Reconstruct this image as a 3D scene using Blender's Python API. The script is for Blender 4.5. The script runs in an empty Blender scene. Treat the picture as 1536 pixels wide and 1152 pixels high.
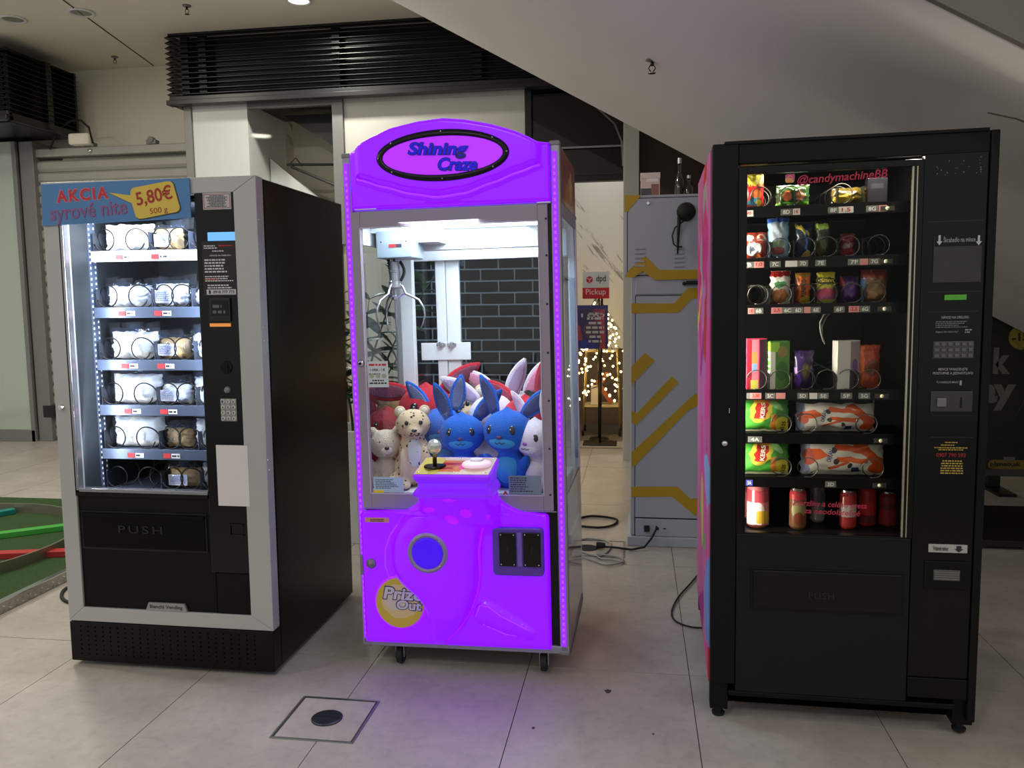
import bpy, bmesh, random
from math import *
from mathutils import Vector, Matrix, noise

random.seed(7)
SC = bpy.context.scene
COL = SC.collection
# ------------------------------------------------------------------ camera
FPX, PITCH, ROLL, YAW, CAMH = 1225.3, .1034, -.0118, .1513, 1.393
cam_data = bpy.data.cameras.new('camera')
cam_data.sensor_width = 36.0
cam_data.lens = 36.0 * FPX / 1536.0
cam_data.clip_start = .05
cam = bpy.data.objects.new('camera', cam_data)
COL.objects.link(cam)
CAM_R = Matrix.Rotation(YAW, 3, 'Z') @ Matrix.Rotation(pi/2 - PITCH, 3, 'X') @ Matrix.Rotation(ROLL, 3, 'Z')
cam.matrix_world = Matrix.Translation((0, 0, CAMH)) @ CAM_R.to_4x4()
SC.camera = cam
CAM = Vector((0, 0, CAMH))

# ------------------------------------------------------------------ light and exposure
SC.view_settings.view_transform = 'Standard'
SC.view_settings.look = 'None'
SC.view_settings.exposure = 0.0
SC.view_settings.gamma = 1.0
SC.view_settings.use_curve_mapping = False
SC.cycles.max_bounces = 10
SC.cycles.transparent_max_bounces = 24
SC.cycles.sample_clamp_indirect = 4.0
SC.cycles.use_denoising = True
world = bpy.data.worlds.new('mall_air')
world.use_nodes = True
world.node_tree.nodes['Background'].inputs[0].default_value = (1.0, .985, .955, 1)
world.node_tree.nodes['Background'].inputs[1].default_value = .52
SC.world = world

def lamp(name, loc, size, power, color=(1, .9, .78), target=None, size_y=None, spread=None, shape='DISK'):
    d = bpy.data.lights.new(name, 'AREA')
    d.shape = 'RECTANGLE' if size_y else shape
    d.size = size
    if size_y: d.size_y = size_y
    if spread: d.spread = spread
    d.energy = power; d.color = color
    o = bpy.data.objects.new(name, d); COL.objects.link(o)
    o.location = loc
    v = Vector(target) - Vector(loc) if target else Vector((0, 0, -1))
    o.rotation_euler = v.to_track_quat('-Z', 'Y').to_euler()
    return o
# hall and shop lights, most of them out of view, some added as fill
lamp('hall_light', (-2.65, 6.43, 3.7), .16, 30, (1, .98, .88))
lamp('hall_light', (-5.2, 3.2, 3.7), .3, 56, (1, .96, .82))
lamp('hall_light', (-4.4, 5.3, 3.7), .25, 26, (1, .96, .82))  # added out of view to lift the bounce off floor and ceiling
lamp('hall_light', (-3.0, 3.6, 3.7), .3, 44, (1, .97, .87))
lamp('hall_light', (-1.2, -1.2, 3.7), .5, 36, (1, .98, .93))
lamp('hall_light', (-4.6, .6, 3.7), .4, 34, (1, .97, .88))
lamp('hall_light', (2.6, -.6, 3.7), .5, 18, (1, .94, .86))
lamp('hall_light', (3.9, 3.0, 3.7), .3, 14)
lamp('shop_light', (-.4, 7.42, 3.0), .3, 11, (1, .98, .93))  # added behind the dark transom to brighten the sign stand
lamp('shop_light', (-.4, 8.4, 3.3), .4, 4, (1, .98, .93))

# ------------------------------------------------------------------ small helpers
def lin(c):
    r = []
    for v in c[:3]:
        v = v/255.0
        r.append(v/12.92 if v <= .04045 else ((v+.055)/1.055)**2.4)
    return (r[0], r[1], r[2], 1.0)

def ray(px, py):
    return CAM_R @ Vector(((px-768)/FPX, -(py-576)/FPX, -1.0))
def atY(px, py, Y):
    d = ray(px, py); return CAM + d*((Y-CAM.y)/d.y)
def atZ(px, py, z=0.0):
    d = ray(px, py); return CAM + d*((z-CAM.z)/d.z)

MATS = {}
def node(nt, t, **kw):
    n = nt.nodes.new(t)
    for k, v in kw.items(): setattr(n, k, v)
    return n
def M(name, rgb, rough=.5, metal=0.0, var=.06, scale=12.0, bump=0.0, bscale=60.0, emit=None, es=0.0, coat=0.0, spec=.5, alpha=1.0, trans=0.0, tint2=None):
    """principled material with a little noise in colour and relief"""
    if name in MATS: return MATS[name]
    m = bpy.data.materials.new(name); m.use_nodes = True; MATS[name] = m
    nt = m.node_tree; b = nt.nodes['Principled BSDF']
    c = lin(rgb)
    b.inputs['Base Color'].default_value = c
    b.inputs['Roughness'].default_value = rough
    b.inputs['Metallic'].default_value = metal
    b.inputs['Specular IOR Level'].default_value = spec
    b.inputs['Coat Weight'].default_value = coat
    b.inputs['Alpha'].default_value = alpha
    b.inputs['Transmission Weight'].default_value = trans
    if emit:
        b.inputs['Emission Color'].default_value = lin(emit); b.inputs['Emission Strength'].default_value = es
    if var or bump:
        tc = node(nt, 'ShaderNodeTexCoord')
    if var:
        nz = node(nt, 'ShaderNodeTexNoise'); nz.inputs['Scale'].default_value = scale; nz.inputs['Detail'].default_value = 4
        nt.links.new(tc.outputs['Object'], nz.inputs['Vector'])
        mx = node(nt, 'ShaderNodeMix', data_type='RGBA')
        c2 = lin(tint2) if tint2 else tuple(max(0, x*(1-var*2)) for x in c[:3]) + (1,)
        mx.inputs[6].default_value = c if tint2 else tuple(min(1, x*(1+var)) for x in c[:3]) + (1,)
        mx.inputs[7].default_value = c2
        nt.links.new(nz.outputs['Fac'], mx.inputs[0]); nt.links.new(mx.outputs[2], b.inputs['Base Color'])
    if bump:
        n2 = node(nt, 'ShaderNodeTexNoise'); n2.inputs['Scale'].default_value = bscale; n2.inputs['Detail'].default_value = 3
        nt.links.new(tc.outputs['Object'], n2.inputs['Vector'])
        bp = node(nt, 'ShaderNodeBump'); bp.inputs['Strength'].default_value = bump; bp.inputs['Distance'].default_value = .01
        nt.links.new(n2.outputs['Fac'], bp.inputs['Height']); nt.links.new(bp.outputs['Normal'], b.inputs['Normal'])
    return m
def glow(name, rgb, strength):
    if name in MATS: return MATS[name]
    m = bpy.data.materials.new(name); m.use_nodes = True; MATS[name] = m
    b = m.node_tree.nodes['Principled BSDF']
    b.inputs['Base Color'].default_value = lin(rgb)
    b.inputs['Emission Color'].default_value = lin(rgb); b.inputs['Emission Strength'].default_value = strength
    b.inputs['Roughness'].default_value = .22
    return m
def glassmat(name, tint=(255, 255, 255), refl=.0, ior=1.45, haze=0.0):
    if name in MATS: return MATS[name]
    m = bpy.data.materials.new(name); m.use_nodes = True; MATS[name] = m
    nt = m.node_tree; nt.nodes.remove(nt.nodes['Principled BSDF'])
    out = nt.nodes['Material Output']
    tr = node(nt, 'ShaderNodeBsdfTransparent'); tr.inputs[0].default_value = lin(tint)
    gl = node(nt, 'ShaderNodeBsdfGlossy'); gl.inputs['Roughness'].default_value = .02
    fr = node(nt, 'ShaderNodeFresnel'); fr.inputs[0].default_value = ior
    ad = node(nt, 'ShaderNodeMath', operation='ADD', use_clamp=True); ad.inputs[1].default_value = refl
    ge = node(nt, 'ShaderNodeNewGeometry')
    nb = node(nt, 'ShaderNodeMath', operation='SUBTRACT'); nb.inputs[0].default_value = 1
    nt.links.new(ge.outputs['Backfacing'], nb.inputs[1])
    ff = node(nt, 'ShaderNodeMath', operation='MULTIPLY')       # only the outer face of a thin pane reflects
    nt.links.new(fr.outputs[0], ad.inputs[0]); nt.links.new(ad.outputs[0], ff.inputs[0]); nt.links.new(nb.outputs[0], ff.inputs[1])
    mx = node(nt, 'ShaderNodeMixShader')
    nt.links.new(ff.outputs[0], mx.inputs[0]); nt.links.new(tr.outputs[0], mx.inputs[1]); nt.links.new(gl.outputs[0], mx.inputs[2])
    res = mx
    if haze:
        df = node(nt, 'ShaderNodeBsdfDiffuse'); df.inputs[0].default_value = (.8, .85, .9, 1)
        m2 = node(nt, 'ShaderNodeMixShader'); m2.inputs[0].default_value = haze
        nt.links.new(mx.outputs[0], m2.inputs[1]); nt.links.new(df.outputs[0], m2.inputs[2]); res = m2
    nt.links.new(res.outputs[0], out.inputs[0])
    return m
def printmat(name, base, shapes, rough=.35, coord='UV', base2=None, wob=0.0, emit=0.0, coat=0.2, bump=0.0, metal=0.0):
    """flat print: shapes in uv: ('e'|'r', cx, cy, rx, ry, rgb, angle)"""
    if name in MATS: return MATS[name]
    m = bpy.data.materials.new(name); m.use_nodes = True; MATS[name] = m
    nt = m.node_tree; b = nt.nodes['Principled BSDF']
    b.inputs['Roughness'].default_value = rough; b.inputs['Coat Weight'].default_value = coat
    b.inputs['Metallic'].default_value = metal
    tc = node(nt, 'ShaderNodeTexCoord'); src = tc.outputs[coord]
    if wob:
        nz = node(nt, 'ShaderNodeTexNoise'); nz.inputs['Scale'].default_value = 5
        nt.links.new(src, nz.inputs['Vector'])
        vm = node(nt, 'ShaderNodeVectorMath', operation='MULTIPLY_ADD')
        vm.inputs[1].default_value = (wob, wob, 0)
        nt.links.new(nz.outputs['Color'], vm.inputs[0]); nt.links.new(src, vm.inputs[2]); src = vm.outputs[0]
    cur = None
    if base2:
        nz = node(nt, 'ShaderNodeTexNoise'); nz.inputs['Scale'].default_value = 4; nz.inputs['Detail'].default_value = 3
        nt.links.new(tc.outputs[coord], nz.inputs['Vector'])
        mx = node(nt, 'ShaderNodeMix', data_type='RGBA'); mx.inputs[6].default_value = lin(base); mx.inputs[7].default_value = lin(base2)
        nt.links.new(nz.outputs['Fac'], mx.inputs[0]); cur = mx.outputs[2]
    for s in shapes:
        k, cx, cy, rx, ry, rgb = s[:6]; ang = s[6] if len(s) > 6 else 0
        mp = node(nt, 'ShaderNodeMapping', vector_type='TEXTURE')
        mp.inputs['Location'].default_value = (cx, cy, 0); mp.inputs['Rotation'].default_value = (0, 0, ang)
        mp.inputs['Scale'].default_value = (rx, ry, 1e6)
        nt.links.new(src, mp.inputs['Vector'])
        lt = node(nt, 'ShaderNodeMath', operation='LESS_THAN'); lt.inputs[1].default_value = 1.0
        if k == 'e':
            ln = node(nt, 'ShaderNodeVectorMath', operation='LENGTH')
            nt.links.new(mp.outputs[0], ln.inputs[0]); nt.links.new(ln.outputs['Value'], lt.inputs[0])
        else:
            ab = node(nt, 'ShaderNodeVectorMath', operation='ABSOLUTE'); sp = node(nt, 'ShaderNodeSeparateXYZ')
            mm = node(nt, 'ShaderNodeMath', operation='MAXIMUM')
            nt.links.new(mp.outputs[0], ab.inputs[0]); nt.links.new(ab.outputs[0], sp.inputs[0])
            nt.links.new(sp.outputs[0], mm.inputs[0]); nt.links.new(sp.outputs[1], mm.inputs[1])
            nt.links.new(mm.outputs[0], lt.inputs[0])
        mx = node(nt, 'ShaderNodeMix', data_type='RGBA')
        nt.links.new(lt.outputs[0], mx.inputs[0])
        if cur is None: mx.inputs[6].default_value = lin(base)
        else: nt.links.new(cur, mx.inputs[6])
        mx.inputs[7].default_value = lin(rgb)
        cur = mx.outputs[2]
    if cur is None: b.inputs['Base Color'].default_value = lin(base)
    else: nt.links.new(cur, b.inputs['Base Color'])
    if emit and cur is not None:
        nt.links.new(cur, b.inputs['Emission Color']); b.inputs['Emission Strength'].default_value = emit
    if bump:
        n2 = node(nt, 'ShaderNodeTexNoise'); n2.inputs['Scale'].default_value = 40
        nt.links.new(tc.outputs['Object'], n2.inputs['Vector'])
        bp = node(nt, 'ShaderNodeBump'); bp.inputs['Strength'].default_value = bump; bp.inputs['Distance'].default_value = .01
        nt.links.new(n2.outputs['Fac'], bp.inputs['Height']); nt.links.new(bp.outputs['Normal'], b.inputs['Normal'])
    return m

class MB:
    """collects simple solids into one mesh"""
    def __init__(s): s.v = []; s.f = []; s.uv = {}
    def add(s, vs, fs):
        n = len(s.v); s.v += [tuple(p) for p in vs]; s.f += [tuple(i+n for i in f) for f in fs]; return s
    def box(s, x0, x1, y0, y1, z0, z1):
        if x0 > x1: x0, x1 = x1, x0
        if y0 > y1: y0, y1 = y1, y0
        if z0 > z1: z0, z1 = z1, z0
        return s.add([(x0,y0,z0),(x1,y0,z0),(x1,y1,z0),(x0,y1,z0),(x0,y0,z1),(x1,y0,z1),(x1,y1,z1),(x0,y1,z1)],
                     [(0,3,2,1),(4,5,6,7),(0,1,5,4),(1,2,6,5),(2,3,7,6),(3,0,4,7)])
    def prism(s, poly, y0, y1):
        """polygon in (x, z), extruded along y"""
        a = sum(poly[i][0]*poly[(i+1) % len(poly)][1]-poly[(i+1) % len(poly)][0]*poly[i][1] for i in range(len(poly)))
        if a < 0: poly = poly[::-1]
        n = len(poly)
        return s.add([(x, y0, z) for x, z in poly]+[(x, y1, z) for x, z in poly],
                     [tuple(range(n)), tuple(range(2*n-1, n-1, -1))]+[(i, i+n, (i+1) % n+n, (i+1) % n) for i in range(n)])
    def prism_z(s, poly, z0, z1):
        a = sum(poly[i][0]*poly[(i+1) % len(poly)][1]-poly[(i+1) % len(poly)][0]*poly[i][1] for i in range(len(poly)))
        if a < 0: poly = poly[::-1]
        n = len(poly)
        return s.add([(x, y, z1) for x, y in poly]+[(x, y, z0) for x, y in poly],
                     [tuple(range(n)), tuple(range(2*n-1, n-1, -1))]+[(i, i+n, (i+1) % n+n, (i+1) % n) for i in range(n)])
    def tube(s, pts, r, sides=6, closed=False):
        P = [Vector(p) for p in pts]; n = len(P); rings = []
        rr = r if isinstance(r, (list, tuple)) else [r]*n
        up = Vector((.13, .31, .94))
        for i in range(n):
            a = P[(i-1) % n] if closed or i else P[0]; b = P[(i+1) % n] if closed or i < n-1 else P[-1]
            t = (b-a).normalized()
            u = up - t*up.dot(t)
            if u.length < 1e-4: u = t.orthogonal()
            u.normalize(); w = t.cross(u); up = u
            rings.append([P[i]+(u*cos(2*pi*k/sides)+w*sin(2*pi*k/sides))*rr[i] for k in range(sides)])
        vs = [p for q in rings for p in q]; fs = []
        for i in range(n if closed else n-1):
            j = (i+1) % n
            for k in range(sides):
                l = (k+1) % sides
                fs.append((i*sides+k, i*sides+l, j*sides+l, j*sides+k))
        if not closed:
            fs.append(tuple(range(sides-1, -1, -1))); fs.append(tuple((n-1)*sides+k for k in range(sides)))
        return s.add(vs, fs)
    def lathe(s, prof, c=(0, 0, 0), axis='z', seg=20):
        """profile [(r, h)] turned about an axis through c"""
        vs = []; fs = []
        for r, h in prof:
            for k in range(seg):
                a = 2*pi*k/seg; x, y = r*cos(a), r*sin(a)
                p = {'z': (x, y, h), 'y': (x, h, -y), 'x': (h, x, y)}[axis]
                vs.append((c[0]+p[0], c[1]+p[1], c[2]+p[2]))
        m = len(prof)
        for i in range(m-1):
            for k in range(seg):
                l = (k+1) % seg
                fs.append((i*seg+k, i*seg+l, (i+1)*seg+l, (i+1)*seg+k))
        fs.append(tuple(range(seg-1, -1, -1))); fs.append(tuple((m-1)*seg+k for k in range(seg)))
        return s.add(vs, fs)
    def ball(s, c, r, seg=16, rings=10, rot=None):
        if not isinstance(r, (list, tuple)): r = (r, r, r)
        vs = []; fs = []
        for i in range(rings+1):
            th = pi*i/rings
            for k in range(seg):
                a = 2*pi*k/seg
                p = Vector((r[0]*sin(th)*cos(a), r[1]*sin(th)*sin(a), r[2]*cos(th)))
                if rot: p = rot @ p
                vs.append(p+Vector(c))
        for i in range(rings):
            for k in range(seg):
                l = (k+1) % seg
                fs.append((i*seg+k, (i+1)*seg+k, (i+1)*seg+l, i*seg+l))
        return s.add(vs, fs)
    def loft(s, rows, cap=True, close=True):
        """rows: equal length loops"""
        n = len(rows[0]); vs = [p for q in rows for p in q]; fs = []
        for i in range(len(rows)-1):
            for k in range(n if close else n-1):
                l = (k+1) % n
                fs.append((i*n+k, i*n+l, (i+1)*n+l, (i+1)*n+k))
        if cap and close:
            fs.append(tuple(range(n-1, -1, -1))); fs.append(tuple((len(rows)-1)*n+k for k in range(n)))
        return s.add(vs, fs)

def finish(me, smooth):
    bm = bmesh.new(); bm.from_mesh(me)
    bmesh.ops.remove_doubles(bm, verts=bm.verts, dist=1e-6)
    bmesh.ops.recalc_face_normals(bm, faces=bm.faces)
    bm.to_mesh(me); bm.free()
    if smooth:
        for p in me.polygons: p.use_smooth = True
def obj(name, mb, mat, parent=None, bevel=0.0, smooth=False, seg=2):
    me = bpy.data.meshes.new(name)
    me.from_pydata(mb.v, [], mb.f); finish(me, smooth)
    if mat: me.materials.append(mat)
    o = bpy.data.objects.new(name, me); COL.objects.link(o)
    if parent: o.parent = parent
    if bevel:
        b = o.modifiers.new('bevel', 'BEVEL'); b.width = bevel; b.segments = seg; b.limit_method = 'ANGLE'; b.angle_limit = radians(40)
    return o
def tag(o, label, cat, group=None, kind=None):
    o['label'] = label; o['category'] = cat
    if group: o['group'] = group
    if kind: o['kind'] = kind
    return o
def empty(name, loc=(0, 0, 0), rot=None, label=None, cat=None, group=None):
    o = bpy.data.objects.new(name, None); COL.objects.link(o); o.empty_display_size = .05
    o.location = loc
    if rot: o.rotation_euler = rot
    if label: tag(o, label, cat, group)
    return o
def struct(o):
    o['kind'] = 'structure'; return o
def uvbox(o, x0, x1, z0, z1, ax=0):
    """flat uv from local x (or y when ax=1) and z"""
    me = o.data; ul = me.uv_layers.new(name='uv')
    for lp in me.loops:
        c = me.vertices[lp.vertex_index].co
        ul.data[lp.index].uv = ((c[ax]-x0)/(x1-x0), (c[2]-z0)/(z1-z0))
    return o
_TXT = {}
def text(s, parent, rect, mat, y=0.0, thick=.0, bold=0.0, shear=0.0, ang=0.0, name='lettering', surf=None, plane='xz', keep=False, spacing=1.0):
    """words as a mesh filling the rectangle (x0, x1, z0, z1) of the parent's front plane"""
    key = (s, bold, shear, thick > 0, spacing)
    if key not in _TXT:
        cu = bpy.data.curves.new('words', 'FONT'); cu.body = s; cu.resolution_u = 3
        cu.offset = bold; cu.shear = shear; cu.extrude = .05 if thick else 0; cu.space_character = spacing; cu.align_x = 'CENTER'
        t = bpy.data.objects.new('words', cu); COL.objects.link(t)
        dg = bpy.context.evaluated_depsgraph_get()
        me = bpy.data.meshes.new_from_object(t.evaluated_get(dg))
        bpy.data.objects.remove(t)
        V = [tuple(v.co) for v in me.vertices]; Fs = [tuple(p.vertices) for p in me.polygons]
        bpy.data.meshes.remove(me); _TXT[key] = (V, Fs)
    V, Fs = _TXT[key]
    if not V: return None
    x0, x1 = min(v[0] for v in V), max(v[0] for v in V); z0, z1 = min(v[1] for v in V), max(v[1] for v in V)
    cx, cz = (rect[0]+rect[1])/2, (rect[2]+rect[3])/2
    sx = (rect[1]-rect[0])/max(1e-6, x1-x0); sz = (rect[3]-rect[2])/max(1e-6, z1-z0)
    if keep: sx = sz = min(sx, sz)
    ca, sa = cos(ang), sin(ang); mb = MB(); vs = []
    for vx, vy, vz in V:
        a = (vx-(x0+x1)/2)*sx; b = (vy-(z0+z1)/2)*sz
        X = cx+a*ca-b*sa; Z = cz+a*sa+b*ca
        yy = (surf(X, Z) if surf else y) - (.0008 + (vz+.05)/.1*thick if thick else .0008)
        vs.append((X, yy, Z) if plane == 'xz' else (X, Z, (y+.0008)))
    mb.v = vs; mb.f = list(Fs)
    me = bpy.data.meshes.new(name); me.from_pydata(mb.v, [], mb.f)
    me.materials.append(mat)
    o = bpy.data.objects.new(name, me); COL.objects.link(o); o.parent = parent
    return o
def lines(parent, rect, n, mat, y=0.0, seed=0, name='print_lines', align='l'):
    """small print too fine to read: rows of short strokes"""
    rnd = random.Random(seed); mb = MB(); x0, x1, z0, z1 = rect; h = (z1-z0)/n
    for i in range(n):
        z = z1-(i+.5)*h; w = (x1-x0)*rnd.uniform(.55, 1.0); xs = x0 if align == 'l' else (x0+x1)/2-w/2; x = xs
        while x < xs+w-.001:
            l = min(rnd.uniform(.5, 1.6)*h, xs+w-x)
            mb.add([(x, y-.0008, z-h*.26), (x+l, y-.0008, z-h*.26), (x+l, y-.0008, z+h*.26), (x, y-.0008, z+h*.26)], [(0, 1, 2, 3)])
            x += l+h*.28
    return obj(name, mb, mat, parent)

class Machine:
    """local frame: x along the front, y into the depth, z up; origin at the front's bottom corner"""
    def __init__(s, name, P, yaw, lr, lp, label, cat):
        X = Vector((cos(yaw), sin(yaw), 0)); Y = Vector((-sin(yaw), cos(yaw), 0)); Z = (Vector((0, 0, 1))+X*lr+Y*lp).normalized()
        Y = Z.cross(X).normalized(); X = Y.cross(Z)
        R = Matrix((X, Y, Z)).transposed()
        s.m = Matrix.Translation(P) @ R.to_4x4(); s.mi = s.m.inverted()
        s.rot = s.m.to_euler()
        s.o = empty(name, P, s.rot, label, cat)
        s.cl = s.mi @ CAM; s.r3 = s.mi.to_3x3()
    def l(s, px, py, t=0.0):
        d = s.r3 @ ray(px, py); p = s.cl + d*((t-s.cl.y)/d.y); return p.x, p.z
    def rc(s, px0, py0, px1, py1, t=0.0):
        mx, my = (px0+px1)/2, (py0+py1)/2
        return s.l(px0, my, t)[0], s.l(px1, my, t)[0], s.l(mx, py1, t)[1], s.l(mx, py0, t)[1]
    def side(s, px, py, x):
        d = s.r3 @ ray(px, py); p = s.cl + d*((x-s.cl.x)/d.x); return p.y, p.z
    def top(s, px, py, z):
        d = s.r3 @ ray(px, py); p = s.cl + d*((z-s.cl.z)/d.z); return p.x, p.y
    def w(s, p): return s.m @ Vector(p)
    def put(s, o, p, yaw=0.0):
        o.matrix_world = s.m @ Matrix.Translation(p) @ Matrix.Rotation(yaw, 4, 'Z'); return o
# ------------------------------------------------------------------ materials of the place
m_grout = M('grout', (62, 58, 54), .9)
def tile_material():
    m = M('floor_tile', (176, 166, 156), .38, var=0)
    nt = m.node_tree; b = nt.nodes['Principled BSDF']
    tc = node(nt, 'ShaderNodeTexCoord'); g = node(nt, 'ShaderNodeNewGeometry')
    n1 = node(nt, 'ShaderNodeTexNoise'); n1.inputs['Scale'].default_value = 2.2; n1.inputs['Detail'].default_value = 8; n1.inputs['Roughness'].default_value = .7
    n2 = node(nt, 'ShaderNodeTexNoise'); n2.inputs['Scale'].default_value = 26; n2.inputs['Detail'].default_value = 4
    nt.links.new(g.outputs['Position'], n1.inputs['Vector']); nt.links.new(g.outputs['Position'], n2.inputs['Vector'])
    r1 = node(nt, 'ShaderNodeValToRGB'); r1.color_ramp.elements[0].position = .3; r1.color_ramp.elements[1].position = .72
    r1.color_ramp.elements[0].color = lin((156, 148, 140)); r1.color_ramp.elements[1].color = lin((187, 178, 169))
    nt.links.new(n1.outputs['Fac'], r1.inputs[0])
    r2 = node(nt, 'ShaderNodeValToRGB'); r2.color_ramp.elements[0].position = .35; r2.color_ramp.elements[1].position = .5
    r2.color_ramp.elements[0].color = (.86, .85, .84, 1); r2.color_ramp.elements[1].color = (1, 1, 1, 1)
    nt.links.new(n2.outputs['Fac'], r2.inputs[0])
    mx = node(nt, 'ShaderNodeMix', data_type='RGBA', blend_type='MULTIPLY'); mx.inputs[0].default_value = .6
    nt.links.new(r1.outputs[0], mx.inputs[6]); nt.links.new(r2.outputs[0], mx.inputs[7]); nt.links.new(mx.outputs[2], b.inputs['Base Color'])
    return m
m_tile = tile_material()
m_plaster = M('plaster', (232, 226, 208), .85, var=.03, scale=2)
m_soffit = M('soffit_plaster', (226, 220, 216), .8, var=.03, scale=1.5)
m_black = M('black_metal', (13, 13, 14), .42, .0, var=.05)
m_louvre = M('louvre_metal', (16, 16, 18), .36, .0, var=.03)
m_alu = M('aluminium', (150, 150, 150), .38, .85, var=.04)
m_greymetal = M('grey_metal', (128, 126, 124), .45, .3, var=.04)
m_shutter = M('shutter_metal', (170, 167, 158), .5, .2, var=.06, scale=6)
m_whitepanel = M('white_panel', (205, 208, 204), .5, var=.02)
m_greenish = M('pale_green_glass_panel', (176, 186, 174), .12, var=.03, scale=2, coat=.5)
m_darkglass = M('dark_glazing', (16, 16, 17), .06, var=0, coat=.6)
m_storefloor = M('shop_floor', (112, 106, 100), .7, var=.06, scale=20)
m_chrome = M('chrome', (215, 215, 218), .16, 1.0, var=0)
m_rubber = M('black_rubber', (18, 18, 18), .7)
m_white = M('white_plastic', (225, 225, 225), .45, var=.02)
m_paper = M('white_paper', (214, 208, 206), .8, var=.02)
m_ink = M('dark_ink', (38, 36, 40), .7, var=0)
m_inkwhite = M('white_ink', (200, 200, 200), .6, var=0)
m_red = M('red_ink', (190, 34, 40), .6, var=0)
m_lamp = glow('lamp_disc', (255, 246, 228), 3)

def marble():
    m = M('white_marble', (226, 222, 210), .35, var=0)
    nt = m.node_tree; b = nt.nodes['Principled BSDF']; g = node(nt, 'ShaderNodeNewGeometry')
    mp = node(nt, 'ShaderNodeMapping', vector_type='TEXTURE'); mp.inputs['Rotation'].default_value = (0, .95, 0); mp.inputs['Scale'].default_value = (.75, 1, .12)
    w = node(nt, 'ShaderNodeTexNoise'); w.inputs['Scale'].default_value = 1.3; w.inputs['Detail'].default_value = 9; w.inputs['Roughness'].default_value = .62
    nt.links.new(g.outputs['Position'], mp.inputs[0]); nt.links.new(mp.outputs[0], w.inputs['Vector'])
    r = node(nt, 'ShaderNodeValToRGB'); e = r.color_ramp.elements
    e[0].position = .35; e[0].color = lin((150, 146, 138)); e[1].position = .42; e[1].color = lin((230, 229, 222))
    nt.links.new(w.outputs['Fac'], r.inputs[0]); nt.links.new(r.outputs[0], b.inputs['Base Color'])
    return m
m_marble = marble()

# ------------------------------------------------------------------ floor
o = struct(obj('floor', MB().box(-8.2, 5.2, -3, 7.56, -.12, -.004), m_grout))
floor = o
TW, TD = .6, 1.245
tile_mb = MB().box(.0016, TW-.0016, .0016, TD-.0016, -.02, 0)
first = None
for i in range(-13, 9):
    for j in range(-2, 4):
        x, y = .2+TW*i, 2.96+TD*j
        if first is None:
            first = obj('tile', tile_mb, m_tile, floor); t = first
        else:
            t = first.copy(); COL.objects.link(t); t.parent = floor
        t.location = (x, y, random.uniform(-.0006, .0004))
struct(obj('floor_shop', MB().box(-8.2, 5.2, 7.56, 10.5, -.12, -.002), m_storefloor))
struct(obj('trim_threshold', MB().box(-2.0, 1.4, 7.545, 7.575, -.02, .004), m_alu))

# ------------------------------------------------------------------ ceiling, soffits and shop front
struct(obj('ceiling', MB().box(-8.2, 5.2, 1.6, 10.5, 3.77, 3.9), m_plaster))
struct(obj('trim_ceiling_joint', MB().tube([(-4.454, 6.09, 3.769), (-4.801, 7.855, 3.769)], .006, 6), m_grout))
struct(obj('wall_back', MB().box(-8.2, -4.2, 7.9, 8.0, 2.95, 3.77).box(-8.2, -6.25, 7.9, 8.0, 0, 3.77), m_plaster))
struct(obj('wall_shop_back', MB().box(-8.2, 5.2, 9.3, 9.4, 0, 3.77), m_marble))
struct(obj('wall_shop_side', MB().box(.55, .62, 7.6, 9.3, 0, 3.77).box(-4.3, -4.2, 7.6, 9.3, 0, 3.77), m_plaster))
# the sloping underside of the escalator
def plane_z(x): return 2.579-.5587*x
struct(obj('ceiling_escalator_underside', MB().prism([(-2.6, plane_z(-2.6)), (4.7, plane_z(4.7)), (4.7, plane_z(4.7)+.9), (-2.6, plane_z(-2.6)+.9)], 2.385, 6.0), m_soffit))
struct(obj('trim_soffit_crack', MB().tube([(1.10, 2.86, plane_z(1.10)-.001), (1.16, 2.80, plane_z(1.16)-.001), (1.24, 2.78, plane_z(1.24)-.001)], .003, 5), M('crack_filler', (96, 84, 74), .9)))

struct(obj('trim_escalator_side', MB().prism([(-2.6, plane_z(-2.6)+.004), (4.7, plane_z(4.7)+.004), (4.7, plane_z(4.7)+.9), (-2.6, plane_z(-2.6)+.9)], 2.36, 2.384), M('escalator_cladding', (112, 108, 98), .6, var=.04, scale=2)))
# right side: rear of the hall under the escalator
struct(obj('wall_right', MB().box(5.1, 5.2, 1.6, 7.56, 0, 3.77), m_plaster))
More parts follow.
